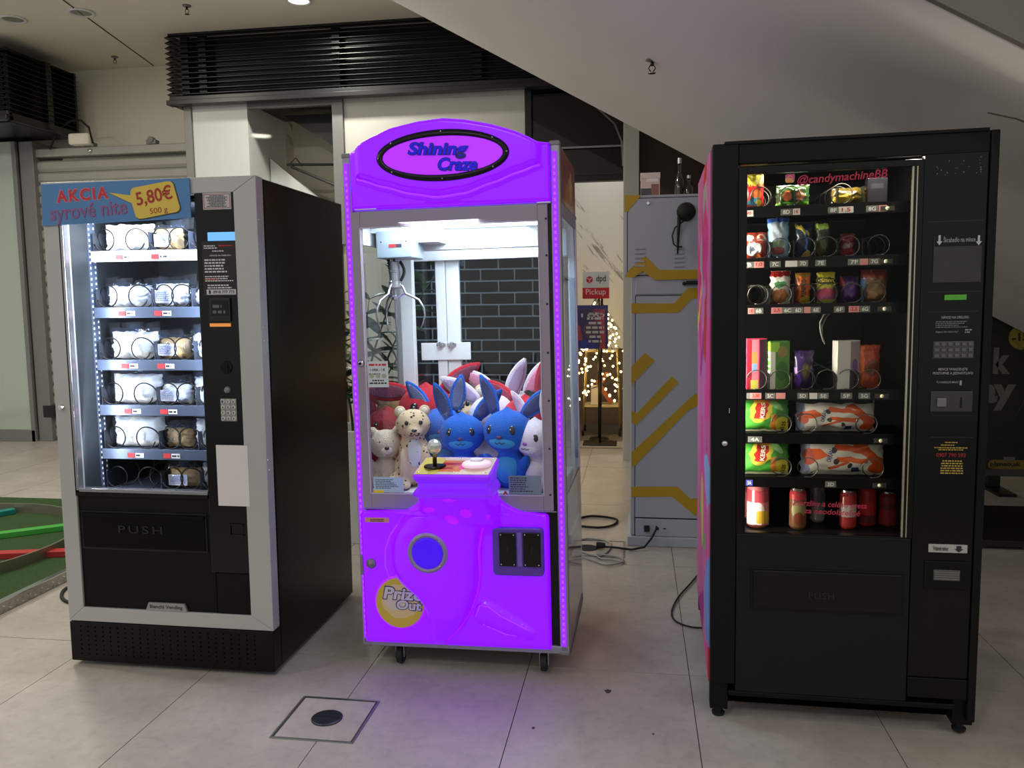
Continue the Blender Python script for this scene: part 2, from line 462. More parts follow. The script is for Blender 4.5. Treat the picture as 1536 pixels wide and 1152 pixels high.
# ceiling lamps and sprinkler heads
for px, py, lab, on in ((448, 0, 'bright round ceiling lamp above the black louvre band', True), (122, 18, 'unlit recessed ceiling lamp beside the ceiling joint', False), (20, 28, 'unlit recessed ceiling lamp at the far corner of the hall', False)):
    p = atZ(px, py, 3.77)
    t = empty('ceiling_lamp', p, None, lab, 'lamp', 'recessed ceiling lamps')
    obj('lamp_ring', MB().lathe([(.105, 0), (.105, -.012), (.085, -.014), (.08, 0)], seg=24), m_white, t, smooth=True)
    obj('lamp_diffuser', MB().lathe([(.0, -.004), (.08, -.006), (.08, .001), (.0, .001)], seg=24), m_lamp if on else M('unlit_lens', (150, 146, 138), .4), t)
def sprinkler(p, lab):
    t = empty('sprinkler', p, None, lab, 'sprinkler', 'fire sprinklers on the ceiling and soffit')
    obj('sprinkler_plate', MB().lathe([(.0, 0), (.034, 0), (.032, -.008), (.014, -.014), (0, -.014)], seg=18), m_greymetal, t, smooth=True)
    obj('sprinkler_body', MB().lathe([(.009, -.01), (.009, -.03), (.006, -.034)], seg=10).tube([(.008, 0, -.03), (.017, 0, -.045), (.004, 0, -.064)], .003, 5).tube([(-.008, 0, -.03), (-.017, 0, -.045), (-.004, 0, -.064)], .003, 5), m_black, t, smooth=True)
    obj('deflector', MB().lathe([(.0, -.064), (.019, -.066), (.019, -.069), (0, -.069)], seg=12), m_chrome, t)
sprinkler(atZ(280, 8, 3.77), 'small fire sprinkler on the ceiling near the bright lamp')
sprinkler(atZ(172, 85, 3.77), 'small fire sprinkler on the ceiling above the roller shutter')
sprinkler((.072, 4.183, plane_z(.072)+.012), 'fire sprinkler sticking out of the sloping soffit')

# black louvre bands
def louvre(name, x0, x1, yf, yr, ret, z0, z1, n, label):
    t = empty(name, (x0, yf, z0), None, label, 'louvre', 'black louvre bands')
    L = x1-x0; D = yr-yf; mb = MB()
    def slat():
        m_ = MB().add([(-.02, -.025, 0), (L, -.025, 0), (L, .03, .022), (-.02, .03, .022), (-.02, -.025, -.004), (L, -.025, -.004), (L, .03, .018), (-.02, .03, .018)],
                      [(0, 1, 2, 3), (7, 6, 5, 4), (0, 4, 5, 1), (1, 5, 6, 2), (2, 6, 7, 3), (3, 7, 4, 0)])
        xx = 0 if ret == 'left' else L
        sg = -1 if ret == 'left' else 1
        m_.add([(xx+sg*.03, -.02, 0), (xx-sg*.03, -.02, .02), (xx-sg*.03, D, .02), (xx+sg*.03, D, 0), (xx+sg*.03, -.02, -.004), (xx-sg*.03, -.02, .016), (xx-sg*.03, D, .016), (xx+sg*.03, D, -.004)],
               [(0, 1, 2, 3), (7, 6, 5, 4), (0, 4, 5, 1), (1, 5, 6, 2), (2, 6, 7, 3), (3, 7, 4, 0)])
        return m_
    f = None
    for k in range(n):
        if f is None: f = obj('slat', slat(), m_louvre, t); s = f
        else:
            s = f.copy(); COL.objects.link(s); s.parent = t
        s.location = (0, 0, .075+(z1-z0-.11)*k/(n-1))
    obj('bottom_rail', MB().box(-.03, L, -.04, .05, -.02, .022).box(-.01, L, -.02, .04, .022, .058).box(0 if ret == 'left' else L-.05, .05 if ret == 'left' else L, 0, D, -.02, .05), m_louvre, t, .004)
    obj('top_rail', MB().box(0, L, -.01, .05, z1-z0-.02, z1-z0), m_louvre, t)
    for q in (.07*L/3.6, .26, 1.5, 2.75):
        if q < L: obj('mullion', MB().box(q, q+.07, .03, .07, 0, z1-z0), m_louvre, t)
    obj('backing', MB().box(.1, L-.1, .14, .16, 0, z1-z0), m_black, t)
    if ret == 'right':
        obj('return_backing', MB().box(L-.16, L-.14, .14, D, 0, z1-z0), m_black, t)
        obj('mullion', MB().box(L-.04, L+.02, D*.52, D*.60, 0, z1-z0), m_louvre, t); obj('end_board', MB().box(L-.3, L+.005, D-.03, D, 0, z1-z0), m_black, t)
louvre('louvre_band', -4.12, .6, 7.0, 7.45, 'left', 3.17, 3.77, 12, 'long black louvre band above the shop window behind the claw machine')
louvre('louvre_band', -7.4, -5.5, 6.7, 7.62, 'right', 3.05, 3.66, 12, 'short black louvre box above the pale pilaster by the roller shutter')
struct(obj('trim_louvre_soffit', MB().box(-4.0, .6, 7.06, 7.9, 3.17, 3.2).box(-7.4, -5.56, 6.8, 7.6, 3.03, 3.06).box(-7.4, -5.52, 6.72, 7.62, 3.655, 3.665), m_black))

# pale pilaster at the far left
struct(obj('wall_pilaster_left', MB().box(-7.4, -6.12, 7.46, 7.9, 0, 3.0).box(-6.05, -5.9, 7.46, 7.9, 0, 3.0), m_greymetal, bevel=.006))
t = empty('display_window', (-7.3, 7.44, 0), None, 'pale green glass panel on the pilaster beside the roller shutter', 'panel')
obj('glass_panel', MB().box(0, 1.19, 0, .015, .12, 3.0), m_greenish, t, .003)
obj('frame', MB().box(-.02, 1.24, -.012, .03, 0, .12).box(1.19, 1.235, -.012, .03, .0, 3.0), m_greymetal, t, .004)
# roller shutter
t = empty('roller_shutter', (-5.98, 7.54, 0), None, 'closed grey roller shutter between the pale pilaster and the white pillar', 'shutter')
SL = MB().add([(0, 0, 0), (1.75, 0, 0), (1.75, -.022, .03), (0, -.022, .03), (0, -.022, .09), (1.75, -.022, .09), (0, 0, .108), (1.75, 0, .108), (0, .02, 0), (1.75, .02, 0), (0, .02, .108), (1.75, .02, .108)],
              [(0, 1, 2, 3), (3, 2, 5, 4), (4, 5, 7, 6), (0, 8, 9, 1), (6, 7, 11, 10), (8, 10, 11, 9), (0, 3, 4, 6, 10, 8), (1, 9, 11, 7, 5, 2)])
f = None
for k in range(25):
    if f is None: f = obj('slat', SL, m_shutter, t); s = f
    else:
        s = f.copy(); COL.objects.link(s); s.parent = t
    s.location = (0, 0, .02+.112*k)
obj('shutter_box', MB().box(0, 1.75, -.04, .1, 2.85, 2.93), m_shutter, t, .012)
obj('guide_rail', MB().box(.0, .05, -.05, .06, 0, 2.75), m_greymetal, t, .005)
for xx in (.62, 1.28): obj('bracket', MB().box(xx, xx+.1, -.05, .02, 2.93, 2.97).lathe([(.0, -.06), (.03, -.06), (.03, .0), (0, 0)], (xx+.05, 0, 2.97), 'y', 12), m_greymetal, t, .004)
obj('bolt', MB().lathe([(0, -.125), (.02, -.12), (.024, -.1), (0, -.1)], (.68, .06, 2.89), 'y', 12), m_chrome, t, smooth=True)
obj('shutter_lock', MB().box(.0, .13, -.09, -.03, .25, .37), m_black, t, .006)
t = empty('conduit_box', (-5.36, 7.42, 2.96), None, 'small conduit box with a looping black cable above the roller shutter', 'cable')
obj('box', MB().box(-.12, .1, 0, .1, -.02, .09), m_plaster, t, .02)
obj('cable', MB().tube([(-.3, -.02, -.06), (-.24, -.02, .06), (-.16, -.02, .15), (-.06, -.02, .2), (.05, -.02, .2), (.13, -.02, .13), (.16, -.02, -.02)], .011, 6), m_rubber, t, smooth=True)
# white pillar with grey edge
struct(obj('wall_pillar_white', MB().box(-3.98, -3.45, 7.09, 7.9, 0, 3.17), m_whitepanel, bevel=.004))
struct(obj('trim_pillar_edge', MB().box(-4.05, -3.98, 7.07, 7.8, 0, 3.17), m_greymetal, bevel=.003))
# shop window left of the claw machine: boards behind the glass imitate a slanted reflection in it
struct(obj('wall_window_back', MB().box(-3.46, -2.65, 8.1, 8.15, 0, 3.3), m_plaster))
t = empty('slanted_reflection', (-3.44, 7.5, 0), None, 'slanted pale boards imitating a reflection in the shop window', 'reflection')
obj('reflection_board', MB().prism([(0, 2.75), (.8, 2.08), (.8, 1.0), (0, 1.0)], 0, .08), m_whitepanel, t)
obj('reflection_dark', MB().prism([(.15, 3.14), (.82, 3.14), (.82, 2.72)], .02, .06), m_black, t)
obj('reflection_rod', MB().tube([(.18, -.03, 2.68), (.8, -.03, 2.66)], .014, 6).tube([(.22, -.03, 2.66), (.8, -.03, 2.41)], .014, 6).tube([(.2, -.03, 2.68), (.27, -.03, 2.74), (.33, -.03, 2.66)], .006, 5), m_black, t)
t = empty('window_1', (-3.46, 7.12, 0)); struct(t)
obj('window_frame', MB().box(.80, .855, -.03, .05, 0, 3.17).box(0, .80, -.02, .04, 3.12, 3.17).box(0, .80, -.02, .04, 0, .1), m_greymetal, t, .004)
obj('window_glass', MB().box(0, .80, 0, .008, .1, 3.12), glassmat('shop_glass', ior=1.14), t)
# pale wall panel above the claw machine
struct(obj('wall_facade_panel', MB().box(-2.61, -.945, 7.12, 7.9, 2.23, 3.17), M('pale_stone_panel', (206, 203, 194), .55, var=.05, scale=5), bevel=.003))
struct(obj('trim_facade_band', MB().box(-2.61, -2.56, 7.09, 7.12, 1.9, 3.17), m_greymetal))
# black glazed tiles below the panel
wt = struct(obj('wall_tiled', MB().box(-2.09, -.68, 7.09, 7.9, 0, 2.23), M('tile_joint', (186, 196, 204), .8)))
m_blacktile = M('black_glazed_tile', (12, 17, 22), .2, var=.2, scale=1.2, spec=.25)
BR = MB().box(.007, .293, -.008, 0, .007, .096)
f = None
for r_ in range(21):
    off = -.158 if r_ % 2 else 0
    for c_ in range(6):
        x0 = -2.09+off+c_*.300; a = max(x0, -2.09); b_ = min(x0+.300, -.68)
        if b_-a < .03: continue
        full = b_-a > .2995
        if full and f is not None:
            s = f.copy(); COL.objects.link(s); s.parent = wt
        else:
            s = obj('tile', MB().box(.007, b_-a-.007, -.008, 0, .007, .096), m_blacktile, wt)
            if full: f = s
        s.location = (a, 7.09, .01+.103*r_)
struct(obj('wall_beige_behind_plant', MB().box(-2.61, -2.09, 7.12, 7.9, 0, 2.23), M('beige_panel', (196, 186, 166), .6, var=.05, scale=3)))
# transom and open shop entrance
t = empty('window_2', (-.945, 7.12, 0)); struct(t)
obj('window_frame', MB().box(0, .06, -.03, .05, 2.4, 3.17).box(0, .87, -.04, .05, 2.38, 2.43), m_black, t, .004)
obj('window_glass', MB().box(.06, .87, .02, .05, 2.43, 3.17), m_darkglass, t)
obj('window_rail', MB().box(.3, .86, -.02, .0, 2.66, 2.675).tube([(.62, -.01, 2.98), (.76, -.01, 2.85), (.82, -.01, 2.7), (.83, -.01, 2.5)], .008, 5), m_alu, t)
struct(obj('wall_shop_marble', MB().box(-.72, -.08, 8.9, 9.0, .85, 2.9), m_marble))
struct(obj('wall_shop_dado', MB().box(-.72, .5, 9.0, 9.1, 0, 1.2), M('taupe_panel', (120, 104, 92), .6, var=.1)))
struct(obj('trim_entrance_post', MB().box(-.11, .02, 7.0, 7.55, 0, 3.17), M('pale_post', (186, 182, 174), .5, var=.03), bevel=.004))
# brown glazing right of the entrance
t = empty('window_3', (.02, 7.1, 0)); struct(t)
obj('window_glass', MB().box(0, .55, 0, .03, 0, 3.17).box(.6, 1.4, 0, .03, 0, 3.17), M('brown_glazing', (58, 46, 42), .15, var=.1, coat=.4), t)
obj('window_frame', MB().box(.54, .6, -.03, .05, 0, 3.17), m_black, t, .004)
struct(obj('wall_red_display', MB().box(.66, 1.5, 6.9, 7.0, 1.9, 3.0), M('dark_red_panel', (96, 18, 28), .5, var=.1)))
struct(obj('wall_behind_escalator', MB().box(1.4, 5.2, 7.5, 7.6, 0, 3.3), m_plaster))
# ------------------------------------------------------------------ soft shapes shared by the goods
def pouch_y(u, v, d, flat=.0):
    """depth of a filled bag's front at u, v in 0..1"""
    a = max(0, 1-abs(2*u-1)**2.6); b = max(0, 1-abs(2*v-1)**3.2)
    return d*(a**.55)*(b**.6)
def pouch(name, w, h, d, mat, seal=.05, seed=0, wrinkle=.004, nu=15, nv=19, parent=None, tilt=0.0, back=1.0):
    """a filled bag: x -w/2..w/2, z 0..h, bulging to -y and +y, with crimped ends; uv on the front"""
    vs = []; fs = []; uvs = []
    for side in (-1, 1):
        for j in range(nv):
            for i in range(nu):
                u, v = i/(nu-1), j/(nv-1)
                vv = min(1, max(0, (v-seal)/(1-2*seal)))
                y = pouch_y(u, vv, d/2)
                n = noise.noise(Vector((u*5+seed*3.1, v*6, side*7+seed)))
                y = y*(1+.25*n) if y > .001 else y
                x = (u-.5)*w*(1-.06*y/(d/2+1e-6)) + wrinkle*noise.noise(Vector((v*9, seed, u*2)))
                z = v*h + wrinkle*noise.noise(Vector((u*8, seed+5, v*2)))*(1 if 0 < j < nv-1 else .6)
                if v < seal or v > 1-seal: y = .0015*(1+sin(i*2.3))
                vs.append((x, side*y*(back if side > 0 else 1), max(0, z))); uvs.append((u, v))
    N = nu*nv
    for s_ in (0, 1):
        for j in range(nv-1):
            for i in range(nu-1):
                q = (s_*N+j*nu+i, s_*N+j*nu+i+1, s_*N+(j+1)*nu+i+1, s_*N+(j+1)*nu+i)
                fs.append(q if s_ == 0 else q[::-1])
    edge = [(j*nu) for j in range(nv)]+[(nv-1)*nu+i for i in range(1, nu)]+[(nv-j-1)*nu+nu-1 for j in range(1, nv)]+[nu-1-i for i in range(1, nu-1)]
    for k in range(len(edge)):
        a, b = edge[k], edge[(k+1) % len(edge)]
        fs.append((a, a+N, b+N, b))
    me = bpy.data.meshes.new(name); me.from_pydata(vs, [], fs)
    ul = me.uv_layers.new(name='uv')
    for lp in me.loops: ul.data[lp.index].uv = uvs[lp.vertex_index]
    for p in me.polygons: p.use_smooth = True
    me.materials.append(mat)
    bm = bmesh.new(); bm.from_mesh(me); bmesh.ops.recalc_face_normals(bm, faces=bm.faces); bm.to_mesh(me); bm.free()
    o = bpy.data.objects.new(name, me); COL.objects.link(o)
    if parent: o.parent = parent
    return o
def coil_mesh(r, length, turns, wire=.0022, hand=1, a0=0.0, seg=18):
    pts = []
    n = int(turns*seg)
    for k in range(n+1):
        a = a0+hand*2*pi*k/seg; u = k/seg
        pts.append((r*cos(a), .012*u if u < .75 else .009+(u-.75)*(length-.009)/(turns-.75), r*sin(a)))
    return MB().tube(pts, wire, 5)

# ================================================================== LEFT: cheese vending machine
A = Machine('cheese_vending_machine', (-2.165, 2.757, .0194), -.0012, .0019, .0035, 'grey and black vending machine filled with white cheese bags, under a blue promo sign', 'vending machine')
m_frame = M('silver_grey_paint', (178, 178, 175), .34, .25, var=.02)
m_satin = M('black_satin_paint', (7, 6, 6), .30, .0, var=.08, scale=3, spec=.22, bump=.05, bscale=300)
m_blkpanel = M('black_gloss_panel', (5, 5, 6), .25, var=0, spec=.35)
m_darkpanel = M('matt_black_panel', (9, 9, 9), .6, var=.04, spec=.18)
m_inner = M('dark_grey_lining', (42, 48, 53), .5, .2, var=.04)
m_navy = M('slate_tray_paint', (74, 86, 108), .35, .3, var=.04)
m_wire = M('black_wire', (16, 16, 18), .4, .5, var=0)
W, D_, H_ = .837, .85, 1.819
a = A
xl = a.l(89, 345)[0]; xr = a.l(354, 400)[0]; zt = a.l(320, 289)[1]; zb = a.l(250, 917)[1]
z_pl = a.l(260, 939)[1]
gx1 = a.l(295, 400)[0]; gz0 = a.l(205, 738)[1]
# cabinet shell, plinth and feet
cab = obj('cabinet', MB().box(0, .03, .062, D_, .06, H_-.003).box(W-.03, W-.0, .062, D_, .0, H_-.003).box(.03, W-.03, D_-.03, D_, .03, H_-.003)
          .box(.03, W-.03, .062, D_-.03, H_-.06, H_-.003).box(.03, W-.03, .062, D_-.03, .03, .2), m_satin, a.o, .004)
pl = obj('plinth', MB().box(.004, W, -.004, .06, .0, z_pl-.002), m_satin, a.o, .003)
holes = MB()
for i in range(24):
    for j in range(7):
        hx = .05+i*.031; hz = .03+j*.018
        if hx > W-.05: continue
        holes.lathe([(0, -.0046), (.003, -.0046), (.003, -.0041), (0, -.0041)], (hx, 0, hz), 'y', 6)
h_ = obj('perforation', holes, M('hole_black', (3, 3, 3), .95, var=0, spec=0), pl); h_['kind'] = 'stuff'
f = None
for fx in (.06, W-.05):
    for fy in (.1, D_-.06):
        if f is None: f = obj('foot', MB().lathe([(.022, -.019), (.024, -.012), (.012, -.008), (.012, .002)], seg=12), m_rubber, a.o); s = f
        else:
            s = f.copy(); COL.objects.link(s); s.parent = a.o
        s.location = (fx, fy, 0)
sd = MB()
for px, py in ((395, 490), (397, 511), (399, 530), (388, 330), (402, 690), (404, 705)):
    y_, z_ = a.side(px, py, W); sd.lathe([(0, W), (.004, W), (.003, W+.003), (0, W+.003)], (0, y_, z_), 'x', 8)
obj('side_screw', sd, m_chrome, a.o)
# door frame in four mitred bars
def mitre(o0, o1, i0, i1):
    return None
dr = empty('door', (0, 0, 0)); dr.parent = a.o
def bar(q):
    m_ = MB(); m_.prism(q, 0, .055); return m_
X0, X1, Z0, Z1 = 0, W, z_pl, H_
f_o = [(X0, Z0), (X1, Z0), (X1, Z1), (X0, Z1)]; f_i = [(xl, zb), (xr, zb), (xr, zt), (xl, zt)]
for k in range(4):
    l = (k+1) % 4
    obj('frame_bar', bar([f_o[k], f_o[l], f_i[l], f_i[k]]), m_frame, dr, .0025)
lx, lz = a.l(93, 611)
obj('lock', MB().lathe([(.0, -.014), (.006, -.014), (.009, -.012), (.012, -.004), (.012, 0), (0, 0)], (lx, 0, lz), 'y', 16).box(lx-.002, lx+.012, -.016, -.013, lz-.003, lz+.001), m_chrome, dr, smooth=False)
# window glass and its bright edge
obj('window_glass', MB().box(xl, gx1+.0, .006, .010, gz0, zt), glassmat('vitrine_glass', ior=1.25), dr)
obj('window_trim', MB().box(xl, xl+.012, .0, .03, gz0, zt).box(xl+.012, gx1, .0, .03, gz0-.006, gz0+.008), M('satin_trim', (170, 172, 176), .25, .8, var=0), dr, .002)
obj('window_gasket', MB().box(xl-.002, xl+.0, -.001, .03, gz0-.02, zt).box(xl, gx1, -.001, .03, gz0-.02, gz0-.006), m_blkpanel, dr)
# lower panel and delivery flap
sx = a.l(322, 840)[0]
lowp = obj('lower_panel', MB().box(xl, sx-.003, .008, .03, zb, gz0-.02), m_darkpanel, dr, .002)
fx0, fx1, fz0, fz1 = a.rc(124, 772, 307, 824)
obj('flap_frame', MB().box(fx0-.008, fx1+.008, .004, .01, fz0-.008, fz1+.008), m_blkpanel, dr, .003)
fl_ = obj('delivery_flap', MB().box(fx0, fx1, .001, .01, fz0, fz1).box(fx0, fx1, -.006, .002, fz1-.012, fz1), M('flap_black', (3, 3, 4), .45, var=0, spec=.12), dr, .003)
text('PUSH', fl_, (fx0+.15, fx1-.17, fz0+.06, fz0+.09), M('emboss_black', (9, 9, 10), .4, var=0), .001, thick=.002, bold=.01, spacing=1.3)
bx0, bx1, bz0, bz1 = a.rc(219, 905, 281, 919)
lg = obj('maker_plate', MB().prism([(bx0, zb), (bx1, zb), (bx1-.012, bz1), (bx0+.012, bz1)], -.002, .008), M('plate_grey', (150, 150, 148), .4, .3, var=0), dr, .001)
text('Bianchi Vending', lg, (bx0+.018, bx1-.018, zb+.007, bz1-.007), m_ink, -.002, bold=.012)
# control column
cp_ = obj('control_column', MB().box(gx1, xr, .004, .05, gz0-.3, zt), m_blkpanel, dr, .003)
obj('lower_side_panel', MB().box(sx, xr, .006, .05, zb, gz0-.303), m_darkpanel, dr, .002)
def rect_on(name, px, mat, parent, y0=-.001, y1=.004, bev=.0, t=0.0, mach=None):
    x0, x1, z0, z1 = (mach or a).rc(*px, t)
    return obj(name, MB().box(x0, x1, y0, y1, z0, z1), mat, parent, bev), (x0, x1, z0, z1)
s_, r_ = rect_on('notice_sticker', (304, 289, 346, 314), M('sticker_grey', (182, 178, 180), .6, var=0), cp_, .0015, .0045)
obj('sticker_border', MB().box(r_[0]+.003, r_[1]-.003, .0008, .0016, r_[3]-.006, r_[3]-.004).box(r_[0]+.003, r_[1]-.003, .0008, .0016, r_[2]+.004, r_[2]+.006).box(r_[0]+.003, r_[0]+.005, .0008, .0016, r_[2]+.004, r_[3]-.004).box(r_[1]-.005, r_[1]-.003, .0008, .0016, r_[2]+.004, r_[3]-.004), M('sticker_red', (150, 90, 90), .6, var=0), cp_)
lines(cp_, (r_[0]+.012, r_[1]-.012, r_[2]+.008, r_[3]-.008), 8, m_ink, .0015, 3, align='c')
obj_, r_ = rect_on('display', (311, 348, 356, 361), glow('blue_display', (108, 176, 236), .75), cp_, .001, .0045, .001)
ip, r_ = rect_on('instruction_plate', (304, 362, 357, 444), M('plate_black', (22, 17, 17), .5, var=0), cp_, .0005, .0045, .001)
x0, x1, z0, z1 = r_; hh = z1-z0
text('NÁVOD NA OBSLUHU', cp_, (x0+.03, x1-.025, z1-hh*.27, z1-hh*.235), m_inkwhite, .0005, bold=.01)
lines(cp_, (x0+.008, x0+.06, z1-hh*.14, z1-hh*.06), 2, m_inkwhite, .0005, 5)
lines(cp_, (x0+.065, x1-.012, z1-hh*.1, z1-hh*.06), 1, m_red, .0005, 6)
lines(cp_, (x0+.03, x1-.04, z1-hh*.195, z1-hh*.155), 1, m_inkwhite, .0005, 7, align='c')
lines(cp_, (x0+.008, x1-.006, z1-hh*.58, z1-hh*.31), 5, m_inkwhite, .0005, 8)
lines(cp_, (x0+.008, x1-.008, z1-hh*.74, z1-hh*.62), 3, m_inkwhite, .0005, 9)
lines(cp_, (x0+.008, x0+.07, z1-hh*.72, z1-hh*.66), 1, m_red, .0005, 10)
lines(cp_, (x0+.016, x1-.008, z1-hh*.87, z1-hh*.78), 2, m_inkwhite, .0005, 11)
pn, r2 = rect_on('phone_plate', (310, 434, 354, 442), M('plate_pale', (190, 190, 190), .5, var=0), cp_, -.0004, .001, .0008)
text('0918 777 773', cp_, (r2[0]+.026, r2[1]-.006, r2[2]+.004, r2[3]-.004), m_ink, -.0004, bold=.015)
obj('phone_icon', MB().box(r2[0]+.009, r2[0]+.016, -.0012, -.0004, r2[2]+.003, r2[3]-.003), m_ink, cp_)
cr, r2 = rect_on('card_reader', (315, 447, 346, 482), M('reader_black', (15, 15, 16), .35, var=0), cp_, -.004, .004, .002)
obj('reader_screen', MB().box(r2[0]+.008, r2[1]-.008, -.0055, -.004, r2[2]+.02, r2[3]-.01), m_blkpanel, cp_)
lines(cp_, (r2[0]+.014, r2[1]-.014, r2[3]-.06, r2[3]-.02), 2, M('reader_ink', (96, 96, 96), .6, var=0), -.0056, 13)
rect_on('orange_slot', (315, 485, 346, 490), glow('amber_strip', (226, 142, 66), .45), cp_, -.002, .004, .001)
kx, kz = a.l(339, 551)
obj('coin_slot', MB().lathe([(0, -.004), (.022, -.004), (.024, 0), (0, .002)], (kx, .004, kz), 'y', 20).box(kx+.004, kx+.008, -.003, .002, kz-.014, kz+.014), m_satin, cp_, .001)
kx, kz = a.l(341, 585)
obj('return_button', MB().lathe([(0, -.012), (.008, -.012), (.011, -.008), (.014, .0), (0, .002)], (kx, .004, kz), 'y', 18), m_greymetal, cp_, smooth=True)
kp, r2 = rect_on('keypad', (331, 598, 355, 632), M('keypad_plate', (150, 150, 148), .4, .4, var=0), cp_, -.001, .004, .003)
x0, x1, z0, z1 = r2; f = None
for i in range(3):
    for j in range(4):
        if f is None: f = obj('key', MB().lathe([(0, -.004), (.0068, -.004), (.0085, -.002), (.0085, .001), (0, .001)], (0, 0, 0), 'y', 12), M('key_grey', (196, 196, 192), .4, .3, var=0), cp_); s = f
        else:
            s = f.copy(); COL.objects.link(s); s.parent = cp_
        s.location = (x0+(x1-x0)*(i+.5)/3, -.001, z0+(z1-z0)*(j+.5)/4)
num = ['*0#', '789', '456', '123']
for j in range(4):
    for i in range(3):
        cx, cz = x0+(x1-x0)*(i+.5)/3, z0+(z1-z0)*(j+.5)/4
        text(num[j][i], cp_, (cx-.003, cx+.003, cz-.0042, cz+.0042), m_ink, -.005, bold=.02, name='key_digit')
t_, r2 = rect_on('blank_paper', (326, 668, 373, 759), m_paper, a.o, -.001, .003)
bx0, bx1, bz0, bz1 = a.rc(344, 786, 365, 804)
obj('coin_return', MB().box(bx0, bx1, -.002, .006, bz0, bz0+.006).box(bx0, bx0+.006, -.002, .006, bz0, bz1).box(bx0, bx1, -.002, .006, bz1-.006, bz1).box(bx0+.006, bx1, .003, .006, bz0, bz1), m_blkpanel, dr, .001)
# inner lining, rails and trays
ix0, ix1 = .045, .655
obj('lining', MB().box(ix0-.012, ix0, .065, .66, .36, H_-.07).box(ix1, ix1+.012, .065, .66, .36, H_-.07).box(ix0, ix1, .65, .66, .36, H_-.07).box(ix0, ix1, .07, .65, H_-.075, H_-.065).box(ix0, ix1, .065, .65, .35, .36), m_inner, a.o)
T0 = .19
rail = MB()
for k in range(58):
    z = .5+k*.0215
    rail.box(ix0+.001, ix0+.004, T0-.006, T0-.001, z, z+.009).box(ix0+.001, ix0+.004, T0+.022, T0+.027, z+.004, z+.013)
o = obj('rail_slots', rail, M('slot_light', (196, 204, 214), .5, var=0), a.o); o['kind'] = 'stuff'
obj('side_rail', MB().box(ix0, ix0+.002, T0-.012, T0+.035, .42, H_-.09), m_navy, a.o)
tray_z = [a.l(220, p, T0)[1] for p in (377, 462, 541, 609, 675, 735)]
m_lip_reflection = M('tray_lip_reflection', (186, 190, 198), .3, .4, var=.03)  # paler top lip: the white reflection on it is put into the colour
m_rib = M('divider_blue', (120, 134, 158), .4, .3, var=0)
col_div = a.l(227, 460, T0)[0]; col_div2 = a.l(287, 460, T0)[0]
for k, z in enumerate(tray_z):
    tr = obj('tray', MB().box(ix0+.008, ix1-.005, T0, .6, z-.004, z), m_navy, a.o)
    obj('tray_lip', MB().box(ix0+.006, ix1-.004, T0-.006, T0-.001, z-.038, z+.004), m_lip_reflection if k == 0 else m_navy, tr, .002)
    for dx_ in (col_div, col_div2, ix0+.013): obj('divider', MB().box(dx_-.001, dx_+.001, T0+.004, .58, z, z+.075), M('divider_dark', (36, 42, 54), .5, var=0), tr)
    if k == 5: continue
    for nm, px in (('price_label', 186), ('price_label', 240)):
        lx = a.l(px+k*4.5, [384, 468, 547, 615, 681][k], T0)[0]
        pf = obj('price_label', MB().box(lx-.032, lx-.002, T0-.008, T0-.006, z-.03, z-.012), m_red, tr)
        obj('price_label', MB().box(lx+.002, lx+.038, T0-.008, T0-.006, z-.03, z-.012), M('label_white', (222, 222, 226), .6, var=0), tr)
        lines(tr, (lx+.005, lx+.036, z-.028, z-.014), 1, m_ink, T0-.008, k+px)
# coils
cm = {}
coils = []
for k, z in enumerate(tray_z):
    cols = [(ix0+.055, 1), (col_div-.06, -1), (col_div+.045, 1), (col_div2-.045, -1), (col_div2+.05, 1), (ix1-.06, -1)]
    for cx, hd in cols:
        key = hd
        if key not in cm:
            cm[key] = obj('coil', coil_mesh(.043, .36, 4, .0028, hd, a0=radians(200 if hd > 0 else -20)), m_wire, a.o, smooth=True); s = cm[key]
        else:
            s = cm[key].copy(); COL.objects.link(s); s.parent = a.o
        s.location = (cx, T0+.008, z+.047)
# lamps in the cabinet
lamp('vitrine_lamp', a.w((gx1+.035, .10, 1.2)), .03, 19, (.80, .88, 1), target=a.w((.2, .42, 1.15)), size_y=1.1)
lamp('vitrine_lamp', a.w((.075, .085, 1.2)), .03, 6.5, (.84, .9, 1), target=a.w((.27, .26, 1.18)), size_y=1.1)
lamp('vitrine_lamp', a.w((.33, .12, H_-.09)), .5, 5, (.80, .88, 1), target=a.w((.3, .3, .3)), size_y=.04)
obj('lamp_tube', MB().tube([(gx1+.045, .085, .62), (gx1+.045, .085, 1.72)], .009, 8), glow('cool_tube', (220, 232, 255), 3), a.o)
